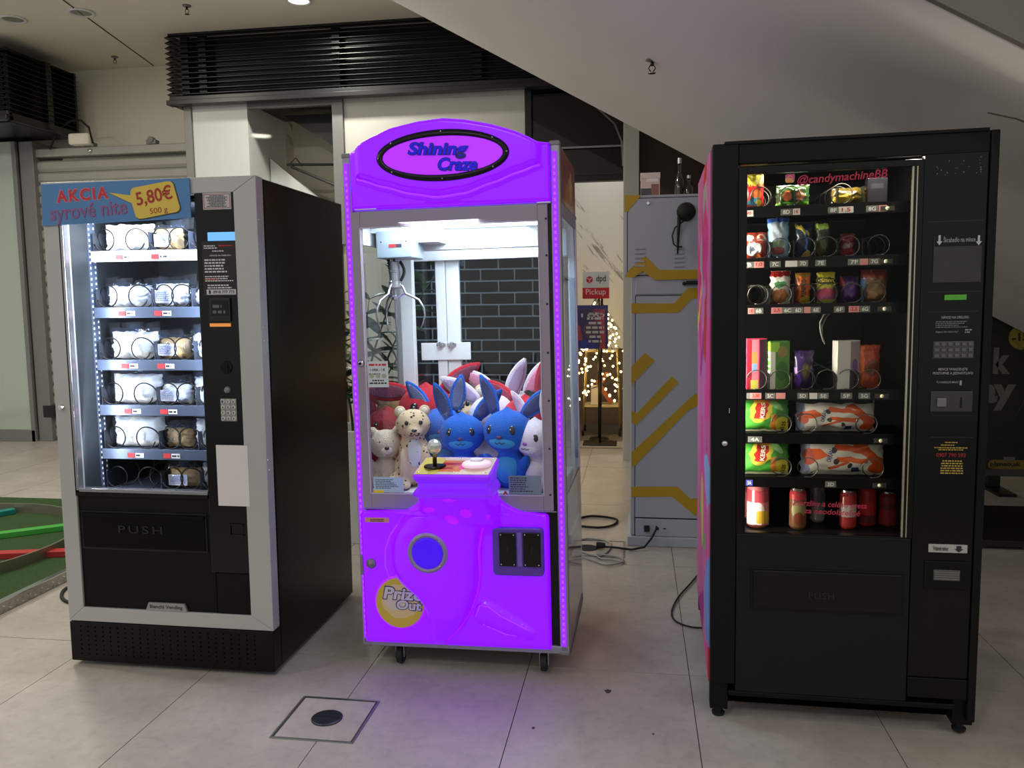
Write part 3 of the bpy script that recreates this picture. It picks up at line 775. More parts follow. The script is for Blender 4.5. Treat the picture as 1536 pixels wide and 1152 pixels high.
# the goods
m_cheese = M('string_cheese', (236, 232, 222), .45, var=.05, scale=20, bump=.35, bscale=70)
m_tan = M('smoked_cheese', (196, 160, 104), .5, var=.15, scale=20, bump=.35, bscale=60)
m_film = glassmat('crinkled_film', tint=(232, 240, 254), refl=.02, ior=1.15, haze=.015)
m_label = M('bag_label', (214, 216, 236), .5, var=0)
ords = ['top', 'second', 'third', 'fourth', 'fifth', 'bottom']
def cheese_bag(rect, k, col, tan, seed, film=True, lab=False):
    t0 = T0+.028
    x0, x1, z0, z1 = a.rc(*rect, t0)
    z0 = tray_z[k]+.002; w = x1-x0; h = z1-z0
    body_h = h*(.88 if film else .97)
    word = 'tan smoked cheese' if tan else 'white string cheese'
    root = empty('cheese_bag', (0, 0, 0), None, f'clear bag of {word} on the {ords[k]} tray, {col}', 'cheese bag', 'bags of cheese in the vending machine')
    a.put(root, ((x0+x1)/2, t0+.042, z0))
    b = pouch('cheese', w*.94, body_h, .075, m_tan if tan else m_cheese, .03, seed, .012, parent=root)
    if film:
        fm = pouch('film', w*1.05, h, .10, m_film, .14, seed+9, .02, parent=root)
        fl2 = MB()
        rnd = random.Random(seed)
        for q in range(7):
            u = rnd.uniform(-.5, .5); r2 = rnd.uniform(.012, .028)
            fl2.add([(u*w, -.004, h-.02), (u*w+r2*1.6, .006, h-.016), (u*w+r2*2.0, -.008, h+r2), (u*w-r2*.6, .004, h+r2*.8)], [(0, 1, 2, 3)])
        obj('film_crease', fl2, m_film, root)
    if lab:
        obj('paper_label', MB().box(-w*.36, w*.2, -.043, -.040, body_h*.18, body_h*.72), m_label, root)
        lines(root, (-w*.32, w*.16, body_h*.25, body_h*.65), 5, M('label_ink', (150, 150, 168), .7, var=0), -.043, seed)
    return root
cheese_bag((147, 334, 226, 378), 0, 'in the wide column', False, 1, film=False)
cheese_bag((225, 336, 268, 377), 0, 'in the narrow column', True, 2, lab=True)
cheese_bag((152, 424, 222, 464), 1, 'in the wide column', False, 3)
cheese_bag((224, 420, 276, 463), 1, 'in the narrow column', False, 4, lab=True)
cheese_bag((280, 428, 320, 464), 1, 'partly behind the control panel', False, 5)
cheese_bag((158, 492, 232, 542), 2, 'in the wide column', False, 6)
cheese_bag((230, 502, 280, 542), 2, 'in the narrow column', True, 7, lab=True)
cheese_bag((281, 495, 322, 543), 2, 'partly behind the control panel', False, 8)
cheese_bag((160, 556, 238, 610), 3, 'in the wide column', False, 10)
cheese_bag((234, 572, 282, 609), 3, 'in the narrow column', False, 11, lab=True)
cheese_bag((284, 560, 326, 610), 3, 'partly behind the control panel', False, 12)
cheese_bag((162, 620, 242, 675), 4, 'in the wide column', False, 13)
cheese_bag((242, 640, 284, 668), 4, 'in the narrow column', True, 14)
cheese_bag((286, 624, 328, 676), 4, 'partly behind the control panel', False, 15)
cheese_bag((246, 700, 296, 735), 5, 'in the narrow column', True, 16, lab=True)
cheese_bag((297, 692, 330, 735), 5, 'partly behind the control panel', False, 17)

# promo sign taped over the window
y_s = -.006
p = [a.l(62, 277, y_s), a.l(284, 267, y_s), a.l(287, 327, y_s), a.l(64, 339, y_s)]
sg = empty('promo_sign', (0, 0, 0), None, 'blue promo sign with red words and a yellow price bubble', 'sign')
a.put(sg, (0, 0, 0))
obj('sign_board', MB().prism(p, -.008, -.0045), M('sign_blue', (74, 124, 176), .5, var=.02), sg)
def sgp(px, py): return a.l(px, py, -.009)
bub = [sgp(*q) for q in ((163, 289), (196, 293), (196, 287), (198, 283), (203, 281), (250, 272), (256, 272), (260, 276), (270, 311), (269, 315), (265, 318), (214, 328), (208, 328), (204, 325), (198, 305))]
ctr = sgp(232, 300)
obj('bubble_shadow', MB().prism([(x+.003, z-.002) if 1 else 0 for x, z in [((q[0]-ctr[0])*1.015+ctr[0], (q[1]-ctr[1])*1.03+ctr[1]) for q in bub]], -.0092, -.0081), M('bubble_outline', (52, 62, 56), .6, var=0), sg)
obj('price_bubble', MB().prism(bub, -.0103, -.0092), M('bubble_yellow', (214, 184, 74), .5, var=.02), sg)
m_pinkedge = M('letter_edge', (204, 128, 150), .6, var=0); m_signred = M('sign_red', (190, 38, 46), .55, var=0); m_brick = M('sign_rust', (160, 48, 28), .55, var=0)
def rc4(x0, y0, x1, y1): return a.rc(x0, y0, x1, y1, -.009)
text('AKCIA', sg, rc4(83, 282, 163, 302), m_pinkedge, -.0081, bold=.06, ang=.045, spacing=1.25)
text('AKCIA', sg, rc4(84.5, 283, 162, 301), m_signred, -.0089, bold=.025, ang=.045, spacing=1.25)
text('syrové nite', sg, rc4(75, 305, 191, 333), m_signred, -.0081, bold=.018, ang=.06)
text('syrové nite', sg, rc4(76, 306, 190.5, 332.5), M('sign_mauve', (88, 100, 160), .55, var=0), -.0089, bold=-.006, ang=.06)
text('5,80€', sg, rc4(204, 282, 259, 307), m_brick, -.0103, bold=.02, ang=.16)
text('500 g', sg, rc4(225, 311, 252, 322), m_brick, -.0103, bold=.0, ang=.1)
# ================================================================== MIDDLE: purple claw machine
C = Machine('claw_machine', (-1.024, 2.873, .089), -.0188, -.0151, .0048, 'glowing purple claw machine full of plush toys between two vending machines', 'claw machine')
c = C
CW, CD, CH = .789, .586, 1.826
g_pur = glow('purple_backlit_plastic', (132, 8, 255), .86)
g_body = glow('purple_backlit_relief', (148, 24, 255), .98)
g_pink = glow('magenta_backlit_print', (158, 10, 252), .95)
g_plate = glow('violet_backlit_plate', (156, 34, 248), 1.0)
g_led = glow('violet_led_strip', (140, 34, 255), 1.0)
m_mauve = M('silver_door_paint', (150, 140, 156), .4, .15, var=.02)
m_rail = M('silver_rail', (158, 156, 168), .35, .5, var=.02)
m_cwhite = M('white_lacquer', (226, 232, 236), .35, var=.02)
m_cgrey = M('pale_blue_grey_lacquer', (136, 152, 166), .35, var=.02)
def crc(*p, t=0.0): return c.rc(*p, t)
# levels in the front plane
zdoor0 = c.l(680, 767)[1]; zdoor1 = c.l(680, 312)[1]; zpan1 = c.l(800, 768)[1]
ztop = CH; zmar0 = c.l(670, 309)[1]
PW = .035
# lower body: floor pan, side panels and rear panel, closed under the plush floor
zf = c.l(690, 741, .03)[1]
m_sideprint = printmat('side_wrap_print', (126, 112, 116), [('e', .3, .3, .5, .2, (150, 128, 118)), ('e', .7, .7, .5, .14, (90, 74, 104)), ('r', .5, .5, .02, 1, (150, 140, 140), .4)], rough=.12, base2=(96, 86, 92), wob=.3, coat=.8)
o = obj('side_panel', MB().box(CW-.012, CW, .036, CD-.03, .03, zf), m_sideprint, c.o, .002); uvbox(o, 0, CD, 0, zf, 1)
o = obj('side_panel', MB().box(0, .012, .036, CD-.03, .03, zf), m_sideprint, c.o, .002); uvbox(o, 0, CD, 0, zf, 1)
obj('rear_panel', MB().box(.03, CW-.03, CD-.02, CD-.005, .03, zf), m_cwhite, c.o, .002)
obj('base_frame', MB().box(.0, CW, .0, .03, 0, .03).box(0, CW, CD-.03, CD, 0, .03).box(0, .03, .03, CD-.03, 0, .03).box(CW-.03, CW, .03, CD-.03, 0, .03), m_rail, c.o, .004)
obj('toy_floor', MB().box(.03, CW-.03, .02, CD-.03, zf-.02, zf), m_cwhite, c.o)
obj('inner_front_panel', MB().box(.036, CW-.036, .01, .016, .03, zf-.02), m_blkpanel, c.o)
# corner posts with light strips
for k, (px, py) in enumerate(((0, 0), (CW-PW, 0), (0, CD-PW), (CW-PW, CD-PW))):
    zt_ = c.l(830, 213)[1] if px else c.l(512, 233)[1]
    po = obj('corner_post', MB().box(px, px+PW, py, py+PW, 0, (zt_ if py == 0 else zmar0)), m_rail if py == 0 else m_cwhite, c.o, .007)
    obj('post_cap', MB().box(px-.001, px+PW+.001, py-.002, py+PW+.001, (zt_ if py == 0 else zmar0)-.012, (zt_ if py == 0 else zmar0)+.006).box(px-.001, px+PW+.001, py-.002, py+PW+.001, -.004, .014), m_greymetal, po, .005)
    if py == 0:
        q0 = px+(.007 if px == 0 else .006)
        obj('light_strip', MB().box(q0, q0+.020, -.006, .002, .03, zt_-.03), g_led, po, .004)
        led = MB()
        for i in range(78):
            zz = .045+i*(zt_-.09)/78
            led.box(q0+.006, q0+.014, -.0068, -.0058, zz, zz+.011)
        l_ = obj('led_dot', led, glow('led_dot', (160, 70, 255), 1.0), po); l_['kind'] = 'stuff'
# casters
f = None
for fx, fy in ((.13, .06), (CW-.1, .05), (.13, CD-.07), (CW-.1, CD-.07)):
    if f is None:
        f = empty('caster', (0, 0, 0)); f.parent = c.o; ct = f
        obj('caster_wheel', MB().lathe([(.012, -.011), (.034, -.011), (.036, -.008), (.036, .008), (.034, .011), (.012, .011)], (0, 0, -.052), 'x', 20), m_rubber, ct, smooth=False)
        obj('caster_fork', MB().box(-.017, -.013, -.014, .018, -.062, -.012).box(.013, .017, -.014, .018, -.062, -.012).box(-.024, .024, -.02, .03, -.013, .0), m_chrome, ct, .002)
    else:
        ct = f.copy(); COL.objects.link(ct); ct.parent = c.o
        for ch in list(f.children):
            d = ch.copy(); COL.objects.link(d); d.parent = ct
    ct.location = (fx, fy, 0)
# ---- sculpted purple front
px0 = c.l(546, 880)[0]; px1 = c.l(826, 880)[0]
def L(px, py, t=0.0): return c.l(px, py, t)
zb_ = L(690, 968)[1]+.004
zneck = L(680, 744, -.12)[1]
bcx, bcz = L(648, 862); brx = L(717, 862)[0]-bcx; brz = bcz-L(648, 966)[1]
nx0, nx1 = L(624, 750, -.1)[0], L(738, 750, -.1)[0]
zsh = L(800, 770)[1]      # shoulder level of the panel
def halfw(z):
    """left and right silhouette at height z"""
    if z <= zsh-.02:
        return px0, px1
    if z <= zsh:
        r = .02-sqrt(max(0, .0004-(z-zsh+.02)**2)); return px0+r*.6, px1-r*.6
    s_ = min(1, (z-zsh)/(zneck-zsh))
    e = (1-s_)**2.4
    return nx0-(nx0-px0)*.33*e, nx1+(px1-nx1)*.62*e
BQ = [(757, 612, 728), (772, 602, 722), (790, 588, 720), (805, 582, 719), (820, 580, 718), (835, 580, 717), (850, 583, 716), (862, 590, 715), (872, 600, 713), (885, 617, 709), (895, 627, 706), (905, 634, 703), (918, 638, 697), (930, 640, 690), (940, 641, 682), (950, 643, 672), (962, 650, 657)]
BEL = ([L(648, q[0])[1] for q in BQ], [L(q[1], q[0], -.07)[0] for q in BQ], [L(q[2], q[0], -.07)[0] for q in BQ])
def relief(x, z):
    h = .022
    # rounded trunk that tapers to its foot; edges measured at each height
    zq, lq, rq = BEL
    belly = 0
    if zq[-1] < z < zq[0]:
        for k in range(len(zq)-1):
            if zq[k] >= z >= zq[k+1]:
                t_ = (zq[k]-z)/(zq[k]-zq[k+1]); l_ = lq[k]+(lq[k+1]-lq[k])*t_; r_ = rq[k]+(rq[k+1]-rq[k])*t_
                if l_ < x < r_:
                    belly = .078*(max(0, 1-abs(2*(x-l_)/(r_-l_)-1)**3))**.5*min(1, (r_-l_)/.16)
    nc = (nx0+nx1)/2; nh = (nx1-nx0)/2*1.06
    zn0 = L(680, 800)[1]; up = min(1, max(0, (z-zn0)/(zneck-zn0)))
    nn = max(0, 1-abs((x-nc)/(nh*(1.06-.06*up)))**4)
    neck = (.04+.11*up**1.3)*sqrt(nn)*min(1, max(0, up*3))
    h += max(belly, neck)
    # swooping wedge at the lower right
    wx, wz = x-L(760, 930)[0], z-L(760, 930)[1]
    ca, sa = cos(-.42), sin(-.42); u = wx*ca-wz*-sa*-1 if 0 else wx*ca+wz*sa; v = -wx*sa+wz*ca
    q = (abs(u)/.118)**4+(abs(v)/(.034-.12*u))**4 if .034-.12*u > .004 else 9
    if q < 1: h += .014*(1-q)**.35
    return h
rows = []; NXR = 96
zs = [zb_+(zsh-.02-zb_)*k/64 for k in range(65)]+[zsh-.02+.02*k/4 for k in range(1, 5)]+[zsh+(zneck-zsh)*k/16 for k in range(1, 17)]
vs = []; fs = []
for z in zs:
    a0, a1 = halfw(z)
    for k in range(NXR+1):
        x = a0+(a1-a0)*k/NXR
        ed = min(x-a0, a1-x, z-zb_+.002, .04)
        rnd_ = sqrt(max(0, 1-(1-min(1, ed/.02))**2))
        vs.append((x, -relief(x, z)*(.12+.88*rnd_), z))
n_ = NXR+1
for j in range(len(zs)-1):
    for k in range(NXR): fs.append((j*n_+k, j*n_+k+1, (j+1)*n_+k+1, (j+1)*n_+k))
mb = MB().add(vs, fs)
# closed back
top = (len(zs)-1)*n_
bidx = [k for k in range(n_)]+[j*n_+NXR for j in range(1, len(zs))]+[top+NXR-k for k in range(1, n_)]+[(len(zs)-1-j)*n_ for j in range(1, len(zs)-1)]
base = len(mb.v)
mb.v += [(mb.v[i][0], .004, mb.v[i][2]) for i in bidx]
for k in range(len(bidx)):
    k2 = (k+1) % len(bidx); mb.f.append((bidx[k], base+k, base+k2, bidx[k2]))
front = obj('lower_front', mb, g_pur, c.o, smooth=True)
def surf(x, z): return -relief(x, z)
# points along the belly edge, for glowing lines that draw the relief's shading
pts = []
for k in range(40):
    a_ = radians(-62)+radians(200)*k/39
    x, z = bcx+brx*.985*cos(a_-.0), bcz+brz*.98*sin(a_)
    if z < L(600, 790)[1]: pts.append((x, surf(x, z)+.002, z))
# paw print and swoosh print on the neck
def flat_on(name, poly, mat, parent, lift=.0012):
    """thin print following the relief"""
    b = bmesh.new()
    fv = [b.verts.new((x, 0, z)) for x, z in poly]; b.faces.new(fv)
    bmesh.ops.triangulate(b, faces=b.faces)
    bmesh.ops.subdivide_edges(b, edges=b.edges, cuts=5, use_grid_fill=True)
    bmesh.ops.triangulate(b, faces=b.faces)
    m_ = MB()
    b.verts.ensure_lookup_table()
    m_.v = [(v.co.x, surf(v.co.x, v.co.z)-lift, v.co.z) for v in b.verts]
    b.verts.index_update(); m_.f = [tuple(v.index for v in f_.verts) for f_ in b.faces]; b.free()
    return obj(name, m_, mat, parent, smooth=True)
def ell(px, py, rx, ry, ang=0, t=-.1, n=16):
    out = []
    for k in range(n):
        q = 2*pi*k/n; u, v = rx*cos(q), ry*sin(q)
        out.append(L(px+u*cos(ang)-v*sin(ang), py+u*sin(ang)+v*cos(ang), t))
    return out
for q in ((678, 744, 9, 3, 0), (644, 762, 11, 5, -.25), (699, 768, 9, 8, .35), (676, 779, 11, 7, .5)):
    flat_on('paw_print', ell(q[0], q[1]+2, q[2], q[3], q[4], -.12), g_pink, front)
# ring with dark violet lens
rx_, rz_ = L(642, 829, -.095)
ryy = min(surf(rx_+.07*cos(q), rz_+.07*sin(q)) for q in (0, 1, 2, 3, 4, 5, 6))-.002
ring = obj('lens_ring', MB().lathe([(.055, .0), (.074, .0), (.074, -.012), (.066, -.017), (.058, -.014), (.055, -.004)], (rx_, ryy+.012, rz_), 'y', 36), M('ring_grey', (150, 136, 170), .4, .2, var=0), front, smooth=False)
obj('lens', MB().lathe([(0, .0), (.057, .0), (.057, -.010), (.05, -.0115), (0, -.012)], (rx_, ryy+.006, rz_), 'y', 32), glow('violet_lens', (58, 0, 214), .8), front)
for k in range(4):
    q = pi/4+k*pi/2
    obj('ring_screw', MB().ball((rx_+.065*cos(q), ryy-.004, rz_+.065*sin(q)), .003, 8, 6), m_chrome, front)
# coin panel
x0, x1, z0, z1 = crc(740, 791, 816, 862, t=-.03)
def rrect(x0, x1, z0, z1, r, n=5):
    o_ = []
    for cx, cz, a0 in ((x1-r, z1-r, 0), (x0+r, z1-r, 90), (x0+r, z0+r, 180), (x1-r, z0+r, 270)):
        for k in range(n+1):
            q = radians(a0+90*k/n); o_.append((cx+r*cos(q), cz+r*sin(q)))
    return o_
cpn = obj('coin_panel', MB().prism(rrect(x0, x1, z0, z1, .016), -.046, -.01), M('coin_panel_violet', (92, 60, 170), .4, .1, var=0), front, .004)
for q in ((749, 799, 774, 849), (785, 799, 811, 850)):
    a0, a1, b0, b1 = crc(*q, t=-.046)
    pl_ = obj('coin_door', MB().box(a0, a1, -.051, -.046, b0, b1), m_blkpanel, cpn, .0015)
    for sx_ in (a0+.007, a1-.007):
        for sz_ in (b0+.007, b1-.007): obj('rivet', MB().ball((sx_, -.0515, sz_), .003, 8, 6), m_chrome, cpn)
    obj('coin_slit', MB().box((a0+a1)/2-.002, (a0+a1)/2+.002, -.0515, -.0505, (b0+b1)/2-.012, (b0+b1)/2+.012), M('reader_black', (15, 15, 16)), cpn)
obj('rib', MB().box(*crc(776, 799, 783, 850, t=-.046)[:2], -.049, -.046, *crc(776, 799, 783, 850, t=-.046)[2:]), M('coin_rib', (120, 90, 190), .4, var=0), cpn, .001)
# lock, warning sticker
kx, kz = L(557, 845, -.02)
obj('lock', MB().lathe([(0, -.012), (.007, -.012), (.01, -.008), (.017, -.004), (.02, 0), (0, 0)], (kx, surf(kx, kz), kz), 'y', 18), m_greymetal, front, smooth=True)
obj('lock_plate', MB().box(px0-.003, px0+.008, -.022, .0, kz-.045, kz+.03), m_greymetal, front, .003)
x0, x1, z0, z1 = crc(547, 777, 583, 784, t=-.03)
st = obj('warning_sticker', MB().box(x0, x1, -.0255, -.0215, z0, z1), M('sticker_peach', (206, 140, 130), .6, var=0), front)
lines(front, (x0+.006, x1-.006, z0+.002, z1-.004), 2, m_ink, -.0256, 4, align='c')
x0, x1, z0, z1 = crc(584, 933, 592, 941, t=-.03)
obj('badge', MB().box(x0, x1, -.026, -.022, z0, z1), m_red, front, .002)
lines(front, (x1+.004, x1+.045, z0, z0+.014), 1, m_ink, -.0232, 12)
# prize door: a disc bitten by the belly
pcx, pcz = L(600, 904, -.03); pr = (L(636, 904, -.03)[0]-pcx)
poly = [(pcx+pr*cos(2*pi*k/40), pcz+pr*1.03*sin(2*pi*k/40)) for k in range(40)]
pd = obj('prize_door', MB().prism(poly, -.0345, -.01), printmat('prize_door_print', (168, 142, 52), [('e', .58, .6, .40, .36, (176, 154, 112)), ('e', .5, .62, .25, .2, (170, 156, 150))], rough=.5, wob=.12, emit=.25), front, .002)
uvbox(pd, pcx-pr, pcx+pr, pcz-pr, pcz+pr)
obj('prize_door_lip', MB().tube([(pcx+pr*1.03*cos(2*pi*k/40), -.024, pcz+pr*1.06*sin(2*pi*k/40)) for k in range(40)], .006, 6, True), g_body, front, smooth=True)
m_pz = M('prize_letter', (204, 196, 214), .5, var=0); m_pzo = M('prize_letter_edge', (44, 44, 92), .5, var=0)
for s_, q, sh in (('Prize', (575, 882, 634, 900), .15), ('Out', (595, 901, 632, 915), .1)):
    x0, x1, z0, z1 = crc(*q, t=-.036)
    text(s_, pd, (x0-.004, x1+.004, z0-.004, z1+.004), m_pzo, -.0345, bold=.07, shear=sh, ang=-.04)
    text(s_, pd, (x0, x1, z0, z1), m_pz, -.0355, bold=.03, shear=sh, ang=-.04)
# relief shading put into the glow: paler and magenta tubes along the edges
g_relief_pale = glow('pale_relief_glow', (150, 40, 255), .9); g_relief_magenta = glow('magenta_relief_glow', (150, 2, 252), .86)
def rib(pts, r, mat, nm='relief_glow_line'):
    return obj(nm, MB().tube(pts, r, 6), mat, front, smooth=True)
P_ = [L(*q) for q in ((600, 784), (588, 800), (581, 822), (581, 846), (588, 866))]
rib([(x, surf(x, z)+.001, z) for x, z in P_], .0035, g_relief_pale)
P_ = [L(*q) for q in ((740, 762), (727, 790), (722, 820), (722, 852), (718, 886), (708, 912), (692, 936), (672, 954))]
rib([(x, surf(x, z)+.004, z) for x, z in P_], .010, g_relief_magenta, 'relief_shade_line')
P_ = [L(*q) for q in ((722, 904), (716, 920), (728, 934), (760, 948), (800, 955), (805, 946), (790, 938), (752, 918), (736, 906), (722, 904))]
rib([(x, surf(x, z)+.0008, z) for x, z in P_], .0028, g_relief_pale)
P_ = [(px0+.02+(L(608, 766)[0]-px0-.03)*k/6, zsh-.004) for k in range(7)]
rib([(x, -.018, z) for x, z in P_], .004, g_relief_pale)
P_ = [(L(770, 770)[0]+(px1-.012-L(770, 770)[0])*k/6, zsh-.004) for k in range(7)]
rib([(x, -.018, z) for x, z in P_], .004, g_relief_pale)
# ---- control console on the neck
con = empty('console', (0, 0, 0)); con.parent = c.o
tc_ = -.15
zc1 = c.l(677, 714, -.19)[1]; zc0 = zneck-.004
ccx = (c.l(617, 714, -.19)[0]+c.l(735, 716, -.19)[0])/2; chw = (c.l(735, 716, -.19)[0]-c.l(617, 714, -.19)[0])/2
def rr_loop(hw, y0, y1, z0, z1, r=.02, n=4):
    """rounded rectangle in x-y; height rises from z0 at the front to z1 at the rear"""
    out = []
    for x, y, a0 in ((hw-r, y1-r, 0), (-hw+r, y1-r, 90), (-hw+r, y0+r, 180), (hw-r, y0+r, 270)):
        for k in range(n+1):
            q = radians(a0+90*k/n); xx, yy = ccx+x+r*cos(q), y+r*sin(q)
            out.append((xx, yy, z0+(z1-z0)*(yy-y0)/(y1-y0)))
    return out
hgt = zc1-zc0
lv = [(0, chw*.93, -.155, 0), (.06, chw*.95, -.165, 0), (.16, chw*1.015, -.186, .0), (.26, chw*1.025, -.19, .0), (.36, chw*.985, -.18, .1), (.46, chw*.925, -.168, .2), (.66, chw*.94, -.17, .5), (.78, chw*.985, -.185, .8), (.86, chw*1.0, -.192, 1), (.96, chw*1.0, -.192, 1), (1, chw*.98, -.188, 1)]
rise = .03
rows = [rr_loop(hw, y0, .0-.004, zc0+f_*hgt, zc0+f_*hgt+rise*tl) for f_, hw, y0, tl in lv]
obj('console_shell', MB().loft(rows), glow('violet_console', (128, 34, 240), .55), con, smooth=False)
zfr = zc1; 
def top_pt(u, v, lift=0.0):
    """u across -1..1, v front 0 .. rear 1 on the sloping top"""
    y = -.18+v*.165; return Vector((ccx+u*chw*.95, y, zc1+rise*(y+.188)/.184+lift))
slope = atan2(rise, .184)
m_contop = printmat('console_print', (222, 206, 186), [('e', .16, .5, .22, .6, (216, 200, 92)), ('r', .47, .5, .15, .34, (214, 118, 52)), ('r', .45, .62, .12, .08, (176, 24, 34)), ('r', .41, .35, .10, .05, (190, 44, 40)), ('r', .54, .5, .015, .46, (112, 20, 50), -.9), ('e', .62, .48, .05, .2, (232, 70, 150)), ('r', .64, .66, .07, .05, (176, 30, 60))], rough=.25, wob=.05, coat=.6)
tp = obj('console_plate', MB().add([top_pt(-1, 0, .0012), top_pt(1, 0, .0012), top_pt(1, 1, .0012), top_pt(-1, 1, .0012), top_pt(-1, 0, .003), top_pt(1, 0, .003), top_pt(1, 1, .003), top_pt(-1, 1, .003)], [(3, 2, 1, 0), (4, 5, 6, 7), (0, 1, 5, 4), (1, 2, 6, 5), (2, 3, 7, 6), (3, 0, 4, 7)]), m_contop, con)
me = tp.data; ul = me.uv_layers.new(name='uv')
for lp in me.loops:
    co = me.vertices[lp.vertex_index].co; ul.data[lp.index].uv = ((co.x-ccx)/(chw*1.9)+.5, (co.y+.18)/.165)
for u in (-.9, .05, .9):
    for v in (.08, .92):
        p_ = top_pt(u, v, .004); obj('plate_screw', MB().ball(p_, (.0036, .0036, .002), 8, 6), m_chrome, con)
p_ = top_pt(-.58, .45, .003)
js = obj('joystick', MB().lathe([(.0, .0), (.04, .0), (.038, .004), (.012, .006), (.0, .006)], p_, 'z', 24), m_blkpanel, con, smooth=False)
obj('joystick_shaft', MB().lathe([(.008, .005), (.0075, .034), (.0085, .035), (.006, .05)], p_, 'z', 12), M('brass', (150, 128, 80), .3, .9, var=0), js, smooth=True)
ballm = MB(); br = .0265
ballm.ball(p_+Vector((0, 0, .071)), br, 10, 7)
obj('joystick_ball', ballm, M('crystal_knob', (222, 226, 224), .1, .35, var=.1, scale=60, coat=1), js)
p_ = top_pt(.56, .5, .003)
bt = obj('start_button', MB().lathe([(.0, 0), (.053, .0), (.053, .008), (.047, .014), (.03, .018), (.0, .02)], p_, 'z', 30), printmat('button_dome', (244, 238, 242), [('r', 0, 0, .0, .0, (0, 0, 0))], rough=.2), con, smooth=True)
bt.data.materials[0] = glow('button_white', (246, 214, 238), .35)
obj('button_cap', MB().lathe([(.0, .018), (.024, .019), (.024, .023), (.02, .026), (.0, .027)], p_, 'z', 24), m_white, bt, smooth=False)
# ---- glazed door
dx0, dx1 = c.l(528, 540)[0]+.0, c.l(826, 540)[0]
gx0, gx1_ = c.l(549, 540)[0], c.l(811, 540)[0]
gz0_, gz1_ = c.l(690, 741)[1], c.l(675, 337)[1]
zd1 = c.l(675, 312)[1]; zd0 = c.l(690, 764)[1]
dr = empty('door', (0, 0, 0)); dr.parent = c.o
obj('door_frame', MB().box(dx0, gx0, -.004, .018, zd0, zd1).box(gx1_, dx1, -.004, .018, zd0, zd1).box(gx0, gx1_, -.004, .018, zd0, gz0_).box(gx0, gx1_, -.004, .018, gz1_, zd1), m_mauve, dr, .002)
obj('door_glass', MB().box(gx0, gx1_, .004, .008, gz0_, gz1_), glassmat('door_glass_pane', ior=1.2), dr)
obj('door_bead', MB().box(gx0-.003, gx0, -.006, -.003, gz0_, gz1_).box(gx1_, gx1_+.003, -.006, -.003, gz0_, gz1_).box(gx0, gx1_, -.006, -.003, gz1_, gz1_+.003).box(gx0, gx1_, -.006, -.003, gz0_-.003, gz0_), M('bead_pale', (190, 186, 205), .4, var=0), dr)
obj('shadow_gap', MB().box(dx1, CW-PW, .004, .012, .03, zd1), m_blkpanel, c.o)
for py in (328, 383, 456, 529, 601, 673, 742):
    sx_, sz_ = c.l(819+(py-328)*.016, py); obj('hinge_screw', MB().ball((sx_, -.0045, sz_), (.004, .002, .004), 8, 6), m_ink, dr)
kx, kz = c.l(542, 545)
obj('door_lock', MB().lathe([(0, -.013), (.008, -.013), (.011, -.008), (.014, -.004), (0, -.003)], (kx, 0, kz), 'y', 18), m_chrome, dr, smooth=True)
obj('lock_barrel', MB().lathe([(0, -.0145), (.006, -.0142), (.006, -.012), (0, -.012)], (kx, 0, kz), 'y', 14), m_blkpanel, dr)
obj('frame_sill', MB().box(PW, CW-PW, -.002, .02, zpan1+.0, zd0-.002), m_mauve, c.o, .002)
# stickers on the glass
x0, x1, z0, z1 = crc(551, 542, 582, 581)
o = obj('price_notice', MB().box(x0, x1, .0025, .0035, z0, z1), M('notice_paper', (196, 204, 208), .7, var=0), dr)
lines(dr, (x0+.006, x1-.006, z1-.02, z1-.006), 1, m_red, .0025, 2, align='c')
text('1 HRA - 1 €', dr, (x0+.012, x1-.012, z1-.036, z1-.026), m_ink, .0025, bold=.02)
lines(dr, (x0+.006, x1-.006, z1-.05, z1-.043), 1, m_ink, .0025, 3)
for k in range(3):
    cx_ = x0+(x1-x0)*(.2+.3*k)
    obj('coin_picture', MB().lathe([(0, .0012), (.0085, .0012), (.0085, .0025), (0, .0025)], (cx_, 0, z0+(z1-z0)*.44), 'y', 16), M('coin_print', (170, 172, 150), .5, var=.1), dr)
lines(dr, (x0+.006, x1-.006, z0+.01, z0+.03), 2, m_ink, .0025, 4, align='c')
x0, x1, z0, z1 = crc(560, 716, 605, 740)
obj('rules_sheet', MB().box(x0, x1, .0025, .0035, z0+.004, z1), M('sheet_blue', (172, 196, 214), .7, var=0), dr)
lines(dr, (x0+.008, x1-.008, z0+.016, z1-.006), 6, M('sheet_ink', (86, 102, 118), .7, var=0), .0025, 7)
obj('yellow_tag', MB().box(x0, x0+.04, .0015, .0026, z0-.002, z0+.011), M('tag_yellow', (222, 200, 40), .6, var=0), dr)
x0, x1, z0, z1 = crc(763, 714, 812, 742)
obj('rules_sheet', MB().box(x0, x1, .0025, .0035, z0, z1), M('sheet_grey', (122, 138, 152), .7, var=0), dr)
lines(dr, (x0+.006, x1-.02, z0+.008, z1-.004), 7, M('sheet_ink2', (58, 66, 80), .7, var=0), .0025, 8)
text('A', dr, crc(754, 737, 762, 742), m_red, .0025, bold=.05)
